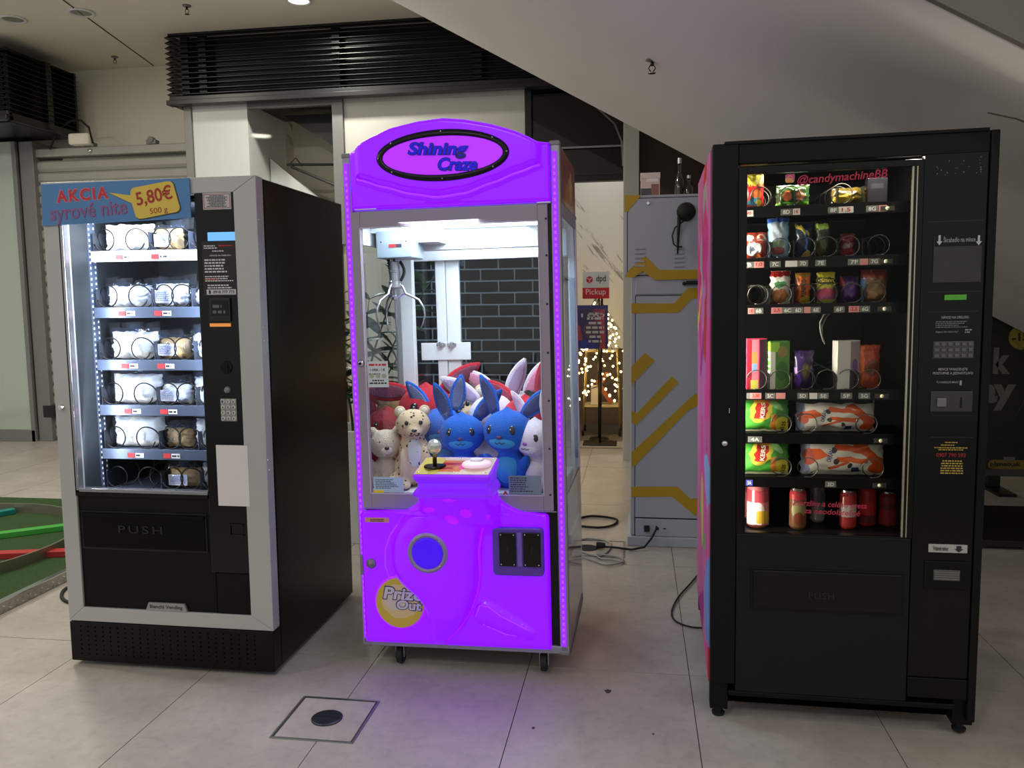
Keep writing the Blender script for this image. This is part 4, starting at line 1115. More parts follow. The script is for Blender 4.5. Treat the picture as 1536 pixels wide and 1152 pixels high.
# ---- marquee
def arch(x):
    """top edge of the sign"""
    P_ = [(513, 232), (526, 230), (536, 222), (556, 209), (590, 193), (630, 183), (667, 178), (700, 180), (740, 187), (775, 197), (795, 206), (806, 212), (822, 213)]
    Q = [c.l(*p) for p in P_]
    for k in range(len(Q)-1):
        if Q[k][0] <= x <= Q[k+1][0]:
            t_ = (x-Q[k][0])/(Q[k+1][0]-Q[k][0]); return Q[k][1]+(Q[k+1][1]-Q[k][1])*t_
    return Q[0][1] if x < Q[0][0] else Q[-1][1]
def wave(x):
    P_ = [(524, 268), (545, 274), (580, 284), (620, 294), (660, 299), (700, 293), (740, 278), (780, 262), (812, 250)]
    Q = [c.l(*p) for p in P_]
    if x < Q[0][0]: return Q[0][1]
    for k in range(len(Q)-1):
        if Q[k][0] <= x <= Q[k+1][0]:
            t_ = (x-Q[k][0])/(Q[k+1][0]-Q[k][0]); t_ = t_*t_*(3-2*t_)*.5+t_*.5; return Q[k][1]+(Q[k+1][1]-Q[k][1])*t_
    return Q[-1][1]
mx0, mx1 = PW+.001, CW-PW-.001
ecx, ecz = c.l(663, 233, -.05); erx = c.l(764, 233, -.05)[0]-ecx; erz = c.l(662, 194, -.05)[1]-ecz
def mrel(x, z):
    h = .016
    d_ = z-wave(x)
    e_ = min(x-mx0-.02, mx1-.02-x)
    h += .034*min(1, max(0, (d_+.006)/.03))**.7*min(1, max(0, e_/.03))**.6
    return h
NX_, NZ_ = 72, 40
vs = []; fs = []
for i in range(NX_+1):
    x = mx0+(mx1-mx0)*i/NX_; zt_ = arch(x)-.001
    for j in range(NZ_+1):
        s_ = 1-(1-j/NZ_)**1.25
        z = zmar0+(zt_-zmar0)*s_
        ed = min(zt_-z, x-mx0+.004, mx1-x+.004, z-zmar0+.004, .016)
        vs.append((x, -mrel(x, z)*sqrt(max(0, 1-(1-ed/.016)**2)), z))
m_ = NZ_+1
for i in range(NX_):
    for j in range(NZ_): fs.append((i*m_+j, (i+1)*m_+j, (i+1)*m_+j+1, i*m_+j+1))
mb = MB().add(vs, fs)
bidx = [i*m_ for i in range(NX_+1)]+[NX_*m_+j for j in range(1, m_)]+[(NX_-i)*m_+NZ_ for i in range(1, NX_+1)]+[NZ_-j for j in range(1, NZ_)]
base = len(mb.v)
mb.v += [(mb.v[i][0], .035, mb.v[i][2]) for i in bidx]
for k in range(len(bidx)):
    k2 = (k+1) % len(bidx); mb.f.append((bidx[k], base+k, base+k2, bidx[k2]))
mb.f.append(tuple(base+k for k in range(len(bidx))))
mq = obj('marquee', mb, g_pur, c.o, smooth=True)
wpts = [mx0+.03+(mx1-mx0-.06)*k/30 for k in range(31)]
obj('relief_glow_line', MB().tube([(x, -mrel(x, wave(x)+.004)+.002, wave(x)+.004) for x in wpts], .006, 6), glow('pale_relief_glow', (150, 40, 255), .9), mq, smooth=True)  # lit edge of the relief drawn as a paler glowing tube
def eloop(rx, rz, y, n=48): return [(ecx+rx*cos(2*pi*k/n), y, ecz+rz*sin(2*pi*k/n)) for k in range(n)]
ym = -.050
obj('oval_rim', MB().loft([eloop(erx, erz, ym+.006), eloop(erx, erz, ym-.004), eloop(erx-.018, erz-.018, ym-.008), eloop(erx-.022, erz-.022, ym-.004), eloop(erx-.022, erz-.022, ym+.006)], cap=False), M('rim_black', (10, 6, 18), .3, var=0, spec=.3), mq, smooth=True)
obj('oval_plate', MB().loft([eloop(erx-.02, erz-.02, ym+.004), eloop(erx-.02, erz-.02, ym-.001)]), g_plate, mq)
for q in (0, 90, 180, 270, 38, 142, 218, 322):
    qq = radians(q); obj('rim_screw', MB().ball((ecx+(erx-.008)*cos(qq), ym-.0085, ecz+(erz-.008)*sin(qq)), .0032, 8, 6), m_chrome, mq)
m_blue = M('deep_blue_letter', (14, 10, 150), .3, var=0, spec=.3, emit=(20, 6, 200), es=.8); m_bluee = M('navy_letter_edge', (8, 8, 74), .3, var=0, emit=(14, 6, 110), es=.3)
for s_, q in (('Shining', (612, 213, 703, 239)), ('Craze', (657, 236, 717, 257))):
    x0, x1, z0, z1 = crc(*q, t=ym)
    text(s_, mq, (x0, x1, z0, z1), m_bluee, ym-.001, thick=.006, bold=.05, shear=.18, ang=-.05)
    text(s_, mq, (x0+.003, x1-.003, z0+.003, z1-.003), m_blue, ym-.006, thick=.003, bold=.02, shear=.18, ang=-.05)
obj('marquee_box', MB().box(PW, CW-PW, .036, CD-PW, zmar0+.01, zmar0+.012).box(PW, CW-PW, CD-.03, CD-.02, zmar0, arch(.05)), m_cwhite, c.o)
for q0, q1, yy in ((533, 566, -.004), (806, 826, -.004)):
    x0, x1, z0, z1 = crc(q0, 313 if q0 < 700 else 303, q1, 315 if q0 < 700 else 305)
    obj('marquee_clip', MB().box(x0, x1, -.012, .0, z0, z1), m_cwhite, c.o, .001)
for nm, xx in (('side_print', CW-.012), ('side_print', 0.0)):
    o = obj(nm, MB().box(xx, xx+.012, PW, CD-PW, zmar0-.0, c.l(830, 216)[1]), printmat('side_sign_print', (150, 44, 34), [('e', .7, .3, .3, .4, (176, 130, 50)), ('e', .8, .6, .12, .3, (214, 190, 120)), ('r', .1, .5, .1, 1, (110, 26, 30))], rough=.3, base2=(120, 40, 30), wob=.3), c.o, .001); uvbox(o, PW, CD-PW, zmar0, CH, 1)
obj('side_rail', MB().box(CW-.014, CW, PW, CD-PW, zmar0-.05, zmar0).box(0, .014, PW, CD-PW, zmar0-.05, zmar0).box(PW, CW-PW, CD-.03, CD, zmar0-.05, zmar0), m_cgrey, c.o, .002)
# ---- glass sides, rear glazing with its centre post and lock plate
gl = glassmat('side_glass', refl=.03, tint=(236, 246, 255))
obj('side_glass', MB().box(CW-.008, CW-.003, PW, CD-PW, zf, zmar0-.05), gl, c.o)
obj('side_glass', MB().box(.003, .008, PW, CD-PW, zf, zmar0-.05), gl, c.o)
yb = CD-.022
bxm0, bxm1 = c.l(655, 450, yb)[0], c.l(690, 450, yb)[0]
obj('rear_glass', MB().box(PW, bxm0+.004, yb, yb+.004, zf, zmar0-.05).box(bxm1-.004, CW-PW, yb, yb+.004, zf, zmar0-.05), glassmat('rear_glass_pane', refl=.055, ior=1.2, tint=(222, 234, 246)), c.o)
obj('centre_post', MB().box(bxm0, bxm0+.042, yb-.012, yb+.016, zf, zmar0-.05).box(bxm0+.044, bxm1, yb-.008, yb+.018, zf, zmar0-.05), m_cwhite, c.o, .003)
x0, x1, z0, z1 = crc(632, 514, 706, 540, t=yb-.02)
obj('lock_plate', MB().box(x0, x1, yb-.02, yb-.013, z0, z1), m_cwhite, c.o, .002)
for px in (661, 677):
    kx, kz = c.l(px, 517, yb-.03)
    obj('rear_lock', MB().lathe([(0, -.016), (.009, -.016), (.013, -.01), (.013, .0), (0, 0)], (kx, yb-.02, kz), 'y', 14).box(kx-.02, kx+.02, yb-.024, yb-.02, kz-.006, kz+.006), m_chrome, c.o)
# inner white posts of the rear left corner, inner lamp panel and cornice
obj('inner_post', MB().box(c.l(600, 450, yb-.1)[0], c.l(619, 450, yb-.1)[0], yb-.10, yb-.06, zf, zmar0-.1), m_cwhite, c.o, .003)
obj('cornice', MB().box(PW, CW-PW, yb-.03, yb-.01, zmar0-.16, zmar0-.05).box(PW, PW+.012, .03, yb, zmar0-.12, zmar0-.04), m_cwhite, c.o, .003)
obj('ceiling_panel', MB().box(PW, CW-PW, .02, yb, zmar0-.012, zmar0), m_cwhite, c.o)
obj('lamp_tube', MB().tube([(.08, .06, zmar0-.025), (CW-.08, .06, zmar0-.025)], .011, 8).tube([(.08, .45, zmar0-.025), (CW-.08, .45, zmar0-.025)], .011, 8), glow('crane_tube', (226, 240, 255), 4), c.o)
lamp('crane_lamp', c.w((CW/2, .25, zmar0-.05)), .6, 10, (.82, .92, 1), target=c.w((CW/2, .25, 0)), size_y=.35)
lamp('crane_lamp', c.w((CW/2, .05, zmar0-.06)), .6, 1.2, (.82, .92, 1), target=c.w((CW/2, .3, zf+.2)), size_y=.04)
# ---- gantry, carriage and claw
gt = .2
zg = c.l(680, 355, .3)[1]
obj('gantry_beam', MB().box(PW+.01, CW-PW-.01, .36, .42, zg-.045, zg+.035).box(PW+.01, PW+.04, .03, yb-.03, zg+.03, zg+.06).box(CW-PW-.04, CW-PW-.01, .03, yb-.03, zg+.03, zg+.06), m_cwhite, c.o, .003)
x0, x1, z0, z1 = crc(564, 346, 617, 387, t=gt-.07)
car = obj('carriage', MB().box(x0, x1, gt-.07, gt+.1, z0, z1), m_cgrey, c.o, .004)
obj('carriage_top', MB().box(x0-.03, x0+.05, gt-.05, gt+.1, z1-.005, z1+.05).box(x0+.02, x1+.08, gt+.02, .36, z1-.04, z1+.012), m_cwhite, car, .003)
obj('carriage_badge', MB().box(x0+.05, x0+.078, gt-.072, gt-.069, z0+.04, z0+.052), m_red, car)
obj('carriage_badge', MB().box(x0+.078, x0+.1, gt-.072, gt-.069, z0+.04, z0+.052), m_ink, car)
for q in (x0+.02, x1-.02): obj('carriage_screw', MB().ball((q, gt-.07, (z0+z1)/2+.01), .003, 8, 6), m_ink, car)
clx, clz = c.l(591, 392, gt)
m_clawsteel = M('claw_steel', (178, 184, 194), .3, .9, var=0)
cl_ = empty('claw', (0, 0, 0)); cl_.parent = c.o
zr = c.l(591, 435, gt)[1]
obj('claw_cord', MB().tube([(clx, gt, z0), (clx, gt, clz-.005)], .004, 6), m_ink, cl_)
obj('claw_solenoid', MB().lathe([(.0, 0), (.018, 0), (.02, -.004), (.02, -.035), (.0225, -.037), (.0225, -.042), (.02, -.044), (.02, -.075), (.0225, -.078), (.024, -.1), (.02, -.103), (.006, -.104), (.006, -.13), (.012, -.132), (.012, -.147), (.004, -.15), (.004, -.25), (0, -.252)], (clx, gt, clz), 'z', 18), m_clawsteel, cl_, smooth=False)
prong = []
for k in range(3):
    q = radians(8+120*k)
    pts = [(.018, -.082), (.03, -.1), (.04, -.125), (.062, -.135), (.09, -.15), (.108, -.18), (.112, -.21), (.104, -.24), (.092, -.262)]
    obj('claw_finger', MB().tube([(clx+r*cos(q), gt+r*sin(q), clz+h) for r, h in pts], [.005]*6+[.004, .0035, .002], 6), m_clawsteel, cl_, smooth=True)
    obj('claw_link', MB().tube([(clx+.008*cos(q), gt+.008*sin(q), clz-.14), (clx+.038*cos(q), gt+.038*sin(q), clz-.122)], .004, 6), m_chrome, cl_)
pts = []
for k in range(60):
    z = z0-.0-.1*k/59; q = k*1.1; bx = x0+.024+.012*(k/59)
    pts.append((bx+.005*cos(q), gt+.005*sin(q), z))
obj('coiled_cable', MB().tube(pts, .0035, 5), m_rubber, cl_, smooth=True)
pts = [(clx+.02+.016*sin(pi*k/11), gt+.01, clz-.0-.075*k/11) for k in range(12)]
obj('coiled_cable', MB().tube(pts, .006, 6), m_rubber, cl_, smooth=True)
# clear chute walls
x0, x1, z0, z1 = crc(566, 620, 669, 720, t=.12)
obj('chute_pane', MB().box(x0, x1, .2, .204, zf, z1).box(x1-.004, x1, .03, .2, zf, z1), glassmat('chute_acrylic', refl=.02, ior=1.2, haze=.03), c.o)
# ================================================================== RIGHT: black snack vending machine
B = Machine('snack_vending_machine', (.247, 2.64, .0307), -.0298, -.0096, -.0140, 'tall black snack vending machine under the sloping soffit with a bright wrap on its flank', 'vending machine')
b = B
BW, BD, BH = .8052, .93, 1.8246
m_bk = M('black_textured_steel', (7, 7, 8), .5, .0, var=.06, scale=8, spec=.22, bump=.08, bscale=400)
m_bk2 = M('charcoal_door_skin', (18, 19, 20), .6, .0, spec=.25, var=.05, scale=4, bump=.04, bscale=300)
m_bkg = M('black_gloss_bezel', (6, 6, 7), .3, var=0, spec=.3)
def brc(*p, t=0.0): return b.rc(*p, t)
gL = b.l(1119, 530)[0]; gR = b.l(1364, 530)[0]; gT = b.l(1245, 255)[1]; gB = b.l(1240, 803)[1]
sxl = b.l(1106, 530)[0]; pnl = b.l(1378, 530)[0]
zleg = b.l(1250, 1046)[1]
# carcass
obj('cabinet', MB().box(.0, .03, .045, BD, .075, BH-.004).box(BW-.03, BW, .045, BD, .075, BH-.004).box(.03, BW-.03, BD-.03, BD, .075, BH-.004).box(.03, BW-.03, .045, BD-.03, BH-.05, BH-.004).box(.03, BW-.03, .045, BD-.03, .075, .3), m_bk, b.o, .003)
# colourful wrap on the flank
shp = []
rn = random.Random(4)
for k in range(26):
    shp.append(('e', rn.random(), rn.random(), rn.uniform(.08, .3), rn.uniform(.02, .09), rn.choice([(214, 60, 130), (226, 80, 150), (120, 150, 200), (150, 170, 214), (222, 190, 90), (200, 60, 60), (176, 160, 160), (170, 60, 140), (120, 160, 110)]), rn.uniform(-.6, .6)))
o = obj('flank_wrap', MB().box(-.004, .0005, .05, BD-.01, .08, BH-.01), printmat('flank_print', (214, 84, 150), shp, rough=.6, base2=(190, 130, 170), wob=.12, coat=0), b.o); uvbox(o, .05, BD, .08, BH, 1)
o.data.materials[0].node_tree.nodes['Principled BSDF'].inputs['Specular IOR Level'].default_value = .08
# legs
for x0, x1 in ((.0, .058), (BW-.06, BW)):
    for y0 in (.02, BD-.07):
        lg = obj('leg', MB().box(x0, x1, y0, y0+.055, .0, .1), m_bk, b.o, .003)
        obj('leg_foot', MB().lathe([(0, -.030), (.02, -.030), (.022, -.022), (.01, -.018), (.01, .004), (0, .004)], ((x0+x1)/2, y0+.028, 0), 'z', 12), m_rubber, lg)
# door: frame bars, window bezel
dr = empty('door', (0, 0, 0)); dr.parent = b.o
obj('door_stile', MB().box(0, sxl, 0, .045, .1, BH), m_bk, dr, .004)
obj('door_stile', MB().box(BW-.024, BW, 0, .045, .02, BH), m_bk, dr, .004)
obj('door_head', MB().box(sxl, BW-.024, .003, .045, b.l(1245, 240)[1], BH), m_bk, dr, .004)
obj('door_head_ledge', MB().box(.035, BW-.03, -.004, .02, BH-.004, BH+.006), m_bk, dr, .002)
fx0, fx1, fz0, fz1 = brc(1110, 803, 1374, 1032)
sk = obj('door_skin', MB().box(sxl+.002, pnl-.003, .002, .04, zleg, gB-.004), m_bk2, dr, .003)
obj('kick_plate', MB().box(.03, BW-.03, .13, .14, -.026, .08), M('kick_black', (4, 4, 4), .9, var=0, spec=0), b.o)
obj('bottom_rail', MB().box(.058, BW-.06, .006, .03, zleg-.02, zleg-.002), m_bk, dr, .003)
hx0, hx1, hz0, hz1 = brc(1129, 858, 1352, 916)
obj('hatch_frame', MB().box(hx0-.007, hx1+.007, -.001, .004, hz0-.007, hz1+.007), m_bkg, dr, .002)
ht = obj('hatch', MB().box(hx0, hx1, -.006, .003, hz0, hz1), M('hatch_black', (9, 9, 10), .42, var=.04, spec=.3), dr, .004)
text('PUSH', ht, (hx0+.17, hx1-.2, hz0+.04, hz0+.062), M('hatch_emboss', (22, 22, 24), .4), -.006, thick=.0015, bold=.01, spacing=1.2)
obj('window_bezel', MB().box(sxl, gL, .004, .03, gB-.004, gT+.02).box(gR, pnl, .004, .03, gB-.004, gT+.02).box(gL, gR, .004, .03, gT, gT+.02).box(gL, gR, .004, .03, gB-.004, gB), m_bkg, dr, .002)
obj('window_glass', MB().box(gL, gR, .012, .017, gB, gT), glassmat('snack_glass', ior=1.22, tint=(240, 240, 236)), dr)
x0, x1, z0, z1 = brc(1361, 262, 1364, 802)
obj('glass_edge', MB().box(x1-.006, x1-.002, .002, .012, gB, gT).box(x1+.006, x1+.009, .002, .006, gB, gT), M('edge_chrome', (190, 184, 164), .25, .6, var=0), dr)
kx, kz = b.l(1087, 665); obj('lock', MB().lathe([(0, -.01), (.006, -.01), (.01, -.005), (.012, 0), (0, 0)], (kx, 0, kz), 'y', 14), m_chrome, dr, smooth=True)
kx, kz = b.l(1094, 616); obj('lock_slot', MB().box(kx-.001, kx+.001, -.001, .001, kz-.008, kz+.008), m_chrome, dr)
# lettering on the glass
m_crim = M('crimson_vinyl', (178, 34, 66), .5, var=0)
gy = .0115
x0, x1, z0, z1 = brc(1196, 260, 1331, 275, t=gy)
text('@candymachineBB', dr, (x0, x1, z0, z1+.004), m_crim, gy, bold=.012, shear=.2, ang=.035)
x0, x1, z0, z1 = brc(1178, 261, 1192, 274, t=gy)
ic = obj('app_icon', MB().prism(rrect(x0, x1, z0, z1, .007), gy-.001, gy), printmat('icon_grad', (196, 60, 110), [('e', .3, .1, .6, .5, (220, 150, 70))], rough=.5), dr); uvbox(ic, x0, x1, z0, z1)
cx_, cz_ = (x0+x1)/2, (z0+z1)/2
obj('app_icon_ring', MB().loft([[(cx_+r*cos(2*pi*k/16), gy-.0014, cz_+r*sin(2*pi*k/16)) for k in range(16)] for r in (.0062, .0082)], cap=False).loft([[(cx_+sx_*.9+r_*cos(2*pi*k/8), gy-.0014, cz_+.011+r_*sin(2*pi*k/8)) for k in range(8)] for sx_, r_ in ((.012, .001), (.012, .002))], cap=False), M('icon_pale', (210, 150, 140), .5, var=0), dr)
text('Zmrzliny a celého sveta', dr, brc(1188, 752, 1300, 763, t=gy), m_crim, gy, bold=.012, shear=.15, ang=-.03)
text('za neodolateľné', dr, brc(1206, 763, 1290, 772, t=gy), m_crim, gy, bold=.012, shear=.15, ang=-.03)
# right control column
cc = obj('control_column', MB().box(pnl, BW-.026, .004, .04, .16, b.l(1430, 228)[1]), m_bkg, dr, .003)
obj('column_skirt', MB().box(pnl, BW-.026, .002, .04, b.l(1410, 1049)[1], .158), m_bk, dr, .003)
for px in (1376, 1398): pass
x0, x1, z0, z1 = brc(1400, 352, 1473, 424)
hd = obj('coin_hopper_plate', MB().box(x0, x1, .0, .006, z0, z1), M('hopper_grey', (62, 62, 62), .45, .4, var=.12, scale=14), cc, .002)
a0, a1, c0, c1 = brc(1402, 351, 1474, 369)
obj('hopper_header', MB().box(a0, a1, -.001, .001, c0, c1), m_bkg, cc)
text('Škrabadlo na mince', cc, brc(1415, 354, 1463, 363), M('legend_grey', (150, 150, 150), .6, var=0), -.001, bold=.012)
for px in (1409, 1468):
    u0, u1, w0, w1 = brc(px-4, 353, px+4, 368)
    um = (u0+u1)/2; wm = w0+(w1-w0)*.4
    obj('arrow', MB().prism([(um-.003, w1), (um+.003, w1), (um+.003, wm), (um+.008, wm), (um, w0), (um-.008, wm), (um-.003, wm)], -.0018, -.001), M('arrow_white', (190, 190, 190), .6, var=0), cc)
rect_on('green_display', (1417, 442, 1450, 450), glow('green_display', (62, 132, 34), .35), cc, -.0005, .004, .001, mach=b)
m_lg = M('legend_grey', (150, 150, 150), .6, var=0)
text('NÁVOD NA OBSLUHU', cc, brc(1413, 473, 1454, 478), m_lg, .004, bold=.02)
lines(cc, brc(1404, 481, 1461, 492), 4, M('legend_dim', (110, 110, 110), .6, var=0), .004, 5)
text('Prajeme Vám dobrú chuť', cc, brc(1404, 496, 1438, 500), m_lg, .004, shear=.3)
lines(cc, brc(1448, 493, 1461, 500), 2, m_lg, .004, 6)
x0, x1, z0, z1 = brc(1400, 512, 1461, 538)
kb = obj('keypad', MB().box(x0, x1, .001, .006, z0, z1), M('keypad_steel', (84, 84, 84), .4, .6, var=.1, scale=30), cc, .002)
f = None
for i in range(6):
    for j in range(3):
        if f is None: f = obj('key', MB().box(-.0062, .0062, -.0025, .0015, -.0048, .0048), M('key_steel', (104, 104, 102), .4, .6, var=.05), cc, .001); s = f
        else:
            s = f.copy(); COL.objects.link(s); s.parent = cc
        s.location = (x0+(x1-x0)*(i+.5)/6, 0, z0+(z1-z0)*(j+.5)/3)
text('MINCE VHADZUJTE', cc, brc(1408, 552, 1452, 557), m_lg, .004, bold=.015)
text('POSTUPNE A JEDNOTLIVO', cc, brc(1400, 558, 1460, 563), m_lg, .004, bold=.015)
text('TU VHADZUJTE MINCE', cc, brc(1405, 572, 1438, 576), m_lg, .004, bold=.01)
obj('arrow', MB().box(*brc(1440, 571, 1443, 578)[:2], .002, .004, *brc(1440, 571, 1443, 578)[2:]), m_lg, cc)
x0, x1, z0, z1 = brc(1396, 587, 1459, 618)
cs = obj('coin_plate', MB().box(x0, x1, .0, .006, z0, z1), M('coin_steel', (72, 72, 70), .45, .6, var=.1, scale=30), cc, .002)
obj('return_lever', MB().box(*brc(1405, 597, 1419, 610)[:2], -.006, .001, *brc(1405, 597, 1419, 610)[2:]), M('lever_grey', (120, 120, 118), .4, .4, var=0), cc, .002)
obj('coin_slot', MB().box(*brc(1440, 596, 1443, 612)[:2], -.0008, .0005, *brc(1440, 596, 1443, 612)[2:]), m_bkg, cc)
m_yel = M('legend_yellow', (176, 148, 62), .6, var=0)
for k, (wd, py) in enumerate(((10, 664), (16, 668), (26, 672), (20, 675))):
    lines(cc, brc(1428-wd, py-1.5, 1428+wd, py+1.5), 1, m_yel, .004, 20+k)
text('0907 790 593', cc, brc(1405, 680, 1449, 686), M('legend_red', (150, 30, 34), .6, var=0), .004, bold=.015)
lines(cc, brc(1402, 690, 1455, 712), 6, m_yel, .004, 31, align='c')
x0, x1, z0, z1 = brc(1393, 817, 1451, 829)
mp_ = obj('coin_return_label', MB().box(x0, x1, -.0005, .0042, z0, z1), M('label_dim_white', (176, 172, 168), .6, var=0), cc)
text('Vrátené mince', cc, (x0+.012, x0+.055, z0+.006, z1-.005), m_ink, -.0006, bold=.02)
um = x1-.024; wm = (z0+z1)/2
obj('arrow', MB().prism([(um-.007, z1-.003), (um+.007, z1-.003), (um+.007, wm), (um+.013, wm), (um, z0+.002), (um-.013, wm), (um-.007, wm)], -.0014, -.0006), m_ink, cc)
a0, a1, c0, c1 = brc(1386, 842, 1455, 885)
obj('coin_cup_frame', MB().box(a0, a1, .0, .005, c0, c1), m_bk, cc, .003)
x0, x1, z0, z1 = brc(1400, 855, 1440, 871)
cup = obj('coin_cup', MB().box(x0, x1, -.001, .001, z0, z1), M('cup_steel', (110, 110, 108), .35, .8, var=.1), cc, .001)
for k in range(4): obj('cup_groove', MB().box(x0+.003, x1-.003, -.003, -.001, z0+.004+k*.007, z0+.008+k*.007), M('cup_line', (140, 140, 138), .3, .8, var=0), cc)
for k, q in enumerate(((1391, 331, 1476, 332), (1391, 437, 1472, 438), (1391, 467, 1468, 468), (1398, 623, 1461, 624), (1396, 656, 1460, 657))):
    rect_on('column_seam', q, M('seam_dark', (28, 28, 30), .4, var=0), cc, .0032, .0045, mach=b)
sc_ = MB()
rn = random.Random(9)
x0, x1, z0, z1 = brc(1405, 230, 1474, 262)
for k in range(26):
    u, v = rn.random(), rn.random()
    if k > 14: u, v = .96+rn.uniform(-.02, .02), rn.random()
    sc_.box(x0+u*(x1-x0), x0+u*(x1-x0)+rn.uniform(.001, .004), .0033, .0042, z0+v*(z1-z0)*.8, z0+v*(z1-z0)*.8+rn.uniform(.001, .004))
o = obj('glue_residue', sc_, M('glue_grey', (120, 118, 116), .7, var=0), cc); o['kind'] = 'stuff'
# inside: lining, shelves with label strips, dividers, lamp
ix0, ix1 = .02, b.l(1372, 530)[0]+.02
m_lin = M('black_lining', (22, 22, 22), .5, var=.04)
iz0, iz1 = gB-.06, gT+.06
obj('lining', MB().box(ix0, ix0+.006, .06, .75, iz0, iz1).box(ix1, ix1+.006, .05, .75, iz0, iz1).box(ix0, ix1, .74, .75, iz0, iz1).box(ix0, ix1, .05, .75, iz1, iz1+.006).box(ix0, ix1, .05, .75, iz0-.006, iz0), m_lin, b.o)
S0 = .075
sh_px = [(1150, 312), (1150, 389), (1150, 458), (1150, 585), (1150, 650), (1150, 715), (1150, 796)]
sh_z = [b.l(px, py, S0+.02)[1] for px, py in sh_px]
m_tag = M('tag_grey', (120, 120, 116), .6, var=0); m_tagw = M('tag_white', (224, 220, 214), .6, var=0); m_tagp = M('tag_pink', (222, 150, 146), .6, var=0); m_tagd = M('tag_digits', (240, 240, 236), .6, var=0)
tags = [[(1112, 1130, 'w', '1,90'), (1171, 1188, 'g', '8D'), (1189, 1200, 'w', '1€'), (1242, 1258, 'g', '8F'), (1258, 1280, 'w', '1.5'), (1299, 1317, 'g', '8G'), (1318, 1330, 'p', '')],
        [(1112, 1131, 'g', '7B'), (1131, 1146, 'p', '1,0'), (1155, 1171, 'g', '7C'), (1178, 1196, 'w', ''), (1197, 1212, 'g', '7D'), (1223, 1239, 'g', '7E'), (1272, 1290, 'g', '7F'), (1290, 1302, 'p', ''), (1303, 1320, 'g', '7G')],
        [(1122, 1131, 'p', '1€'), (1131, 1145, 'g', '6B'), (1157, 1173, 'p', '2,5'), (1173, 1190, 'g', '6C'), (1190, 1205, 'g', '6D'), (1206, 1216, 'p', ''), (1217, 1231, 'g', '6E'), (1251, 1267, 'g', '6F'), (1273, 1289, 'p', '2,5'), (1290, 1305, 'g', '6G')],
        [(1120, 1125, 'g', ''), (1125, 1142, 'p', '2,30'), (1148, 1163, 'g', '5C'), (1164, 1178, 'p', ''), (1196, 1212, 'g', '5D'), (1214, 1226, 'w', ''), (1227, 1243, 'g', '5E'), (1261, 1278, 'g', '5F'), (1288, 1305, 'g', '5G')],
        [(1122, 1143, 'g', '4A')], [(1119, 1129, 'b', '3A'), (1238, 1254, 'g', '3D')], []]
for k, z in enumerate(sh_z):
    sh = obj('shelf', MB().box(ix0+.006, ix1, S0+.004, .7, z-.006, z), m_bk, b.o)
    obj('shelf_lip', MB().box(ix0+.006, ix1, S0, S0+.004, z-.03, z+.004), m_bkg, sh)
    for q0, q1, cl, tx in tags[k]:
        py = sh_px[k][1]+6+(q0-1150)*(-.018 if k < 3 else 0)
        x0, _ = b.l(q0, py, S0); x1, _ = b.l(q1, py, S0)
        obj('price_tag', MB().box(x0, x1, S0-.0015, S0, z-.026, z-.007), {'g': m_tag, 'w': m_tagw, 'p': m_tagp, 'b': M('tag_blue', (70, 80, 190), .6, var=0)}[cl], sh)
        if tx: text(tx, sh, (x0+(x1-x0)*.2, x1-(x1-x0)*.2, z-.0225, z-.0105), m_tagd if cl in 'gb' else m_red, S0-.0016, bold=.02, name='tag_digits')
    if k < 6:
        x0, _ = b.l(1318, 400, S0)
        obj('shelf_rail_end', MB().box(x0, x0+.04, S0-.002, S0, z-.024, z-.01), M('rail_end', (84, 82, 76), .4, .5, var=0), sh)
        obj('rail_pin', MB().ball((x0+.02, S0-.003, z-.017), .006, 8, 6), M('pin_cream', (220, 212, 180), .4, var=0), sh)
div = MB()
for k, z in enumerate(sh_z[:4]):
    for px in (1155, 1190, 1222, 1254, 1292):
        if k == 0 and px in (1155, 1222): continue
        x0, _ = b.l(px, 400, S0+.02); div.box(x0-.001, x0+.001, S0+.01, .6, z, z+.055)
obj('divider', div, M('divider_black', (26, 26, 26), .4, var=0), b.o)['kind'] = 'stuff'
# empty and filled spirals
spots = [(0, 1141), (0, 1185), (0, 1262), (1, 1140), (1, 1170), (1, 1207), (1, 1240), (1, 1273), (1, 1318), (2, 1137), (2, 1172), (2, 1207), (2, 1240), (2, 1278), (2, 1312), (3, 1135), (3, 1170), (3, 1207), (3, 1240), (3, 1272), (3, 1305), (4, 1172), (4, 1210), (4, 1300), (5, 1172), (5, 1212), (5, 1310)]
f = None
for k, px in spots:
    x, _ = b.l(px, sh_px[k][1]-20, S0+.02)
    if f is None: f = obj('coil', coil_mesh(.031, .3, 4, .0017, 1, a0=radians(250)), M('steel_wire', (112, 110, 106), .3, .9, var=0), b.o, smooth=True); s = f
    else:
        s = f.copy(); COL.objects.link(s); s.parent = b.o
    s.location = (x, S0+.012, sh_z[k]+.034)
lamp('snack_light', b.w((.045, .053, (iz0+iz1)/2-.06)), .012, 7.8, (1, .94, .82), target=b.w((.40, .085, (iz0+iz1)/2-.06)), size_y=1.2)
lamp('snack_light', b.w((.36, .085, iz1-.03)), .5, 2.6, (1, .94, .82), target=b.w((.36, .11, iz0)), size_y=.02)  # weak fill added along the top to brighten the goods
obj('lamp_tube', MB().tube([(.026, .058, iz0+.1), (.026, .058, iz1-.1)], .007, 8), glow('warm_tube', (255, 240, 214), 1.5), b.o)
ZW = 'snacks in the black vending machine'
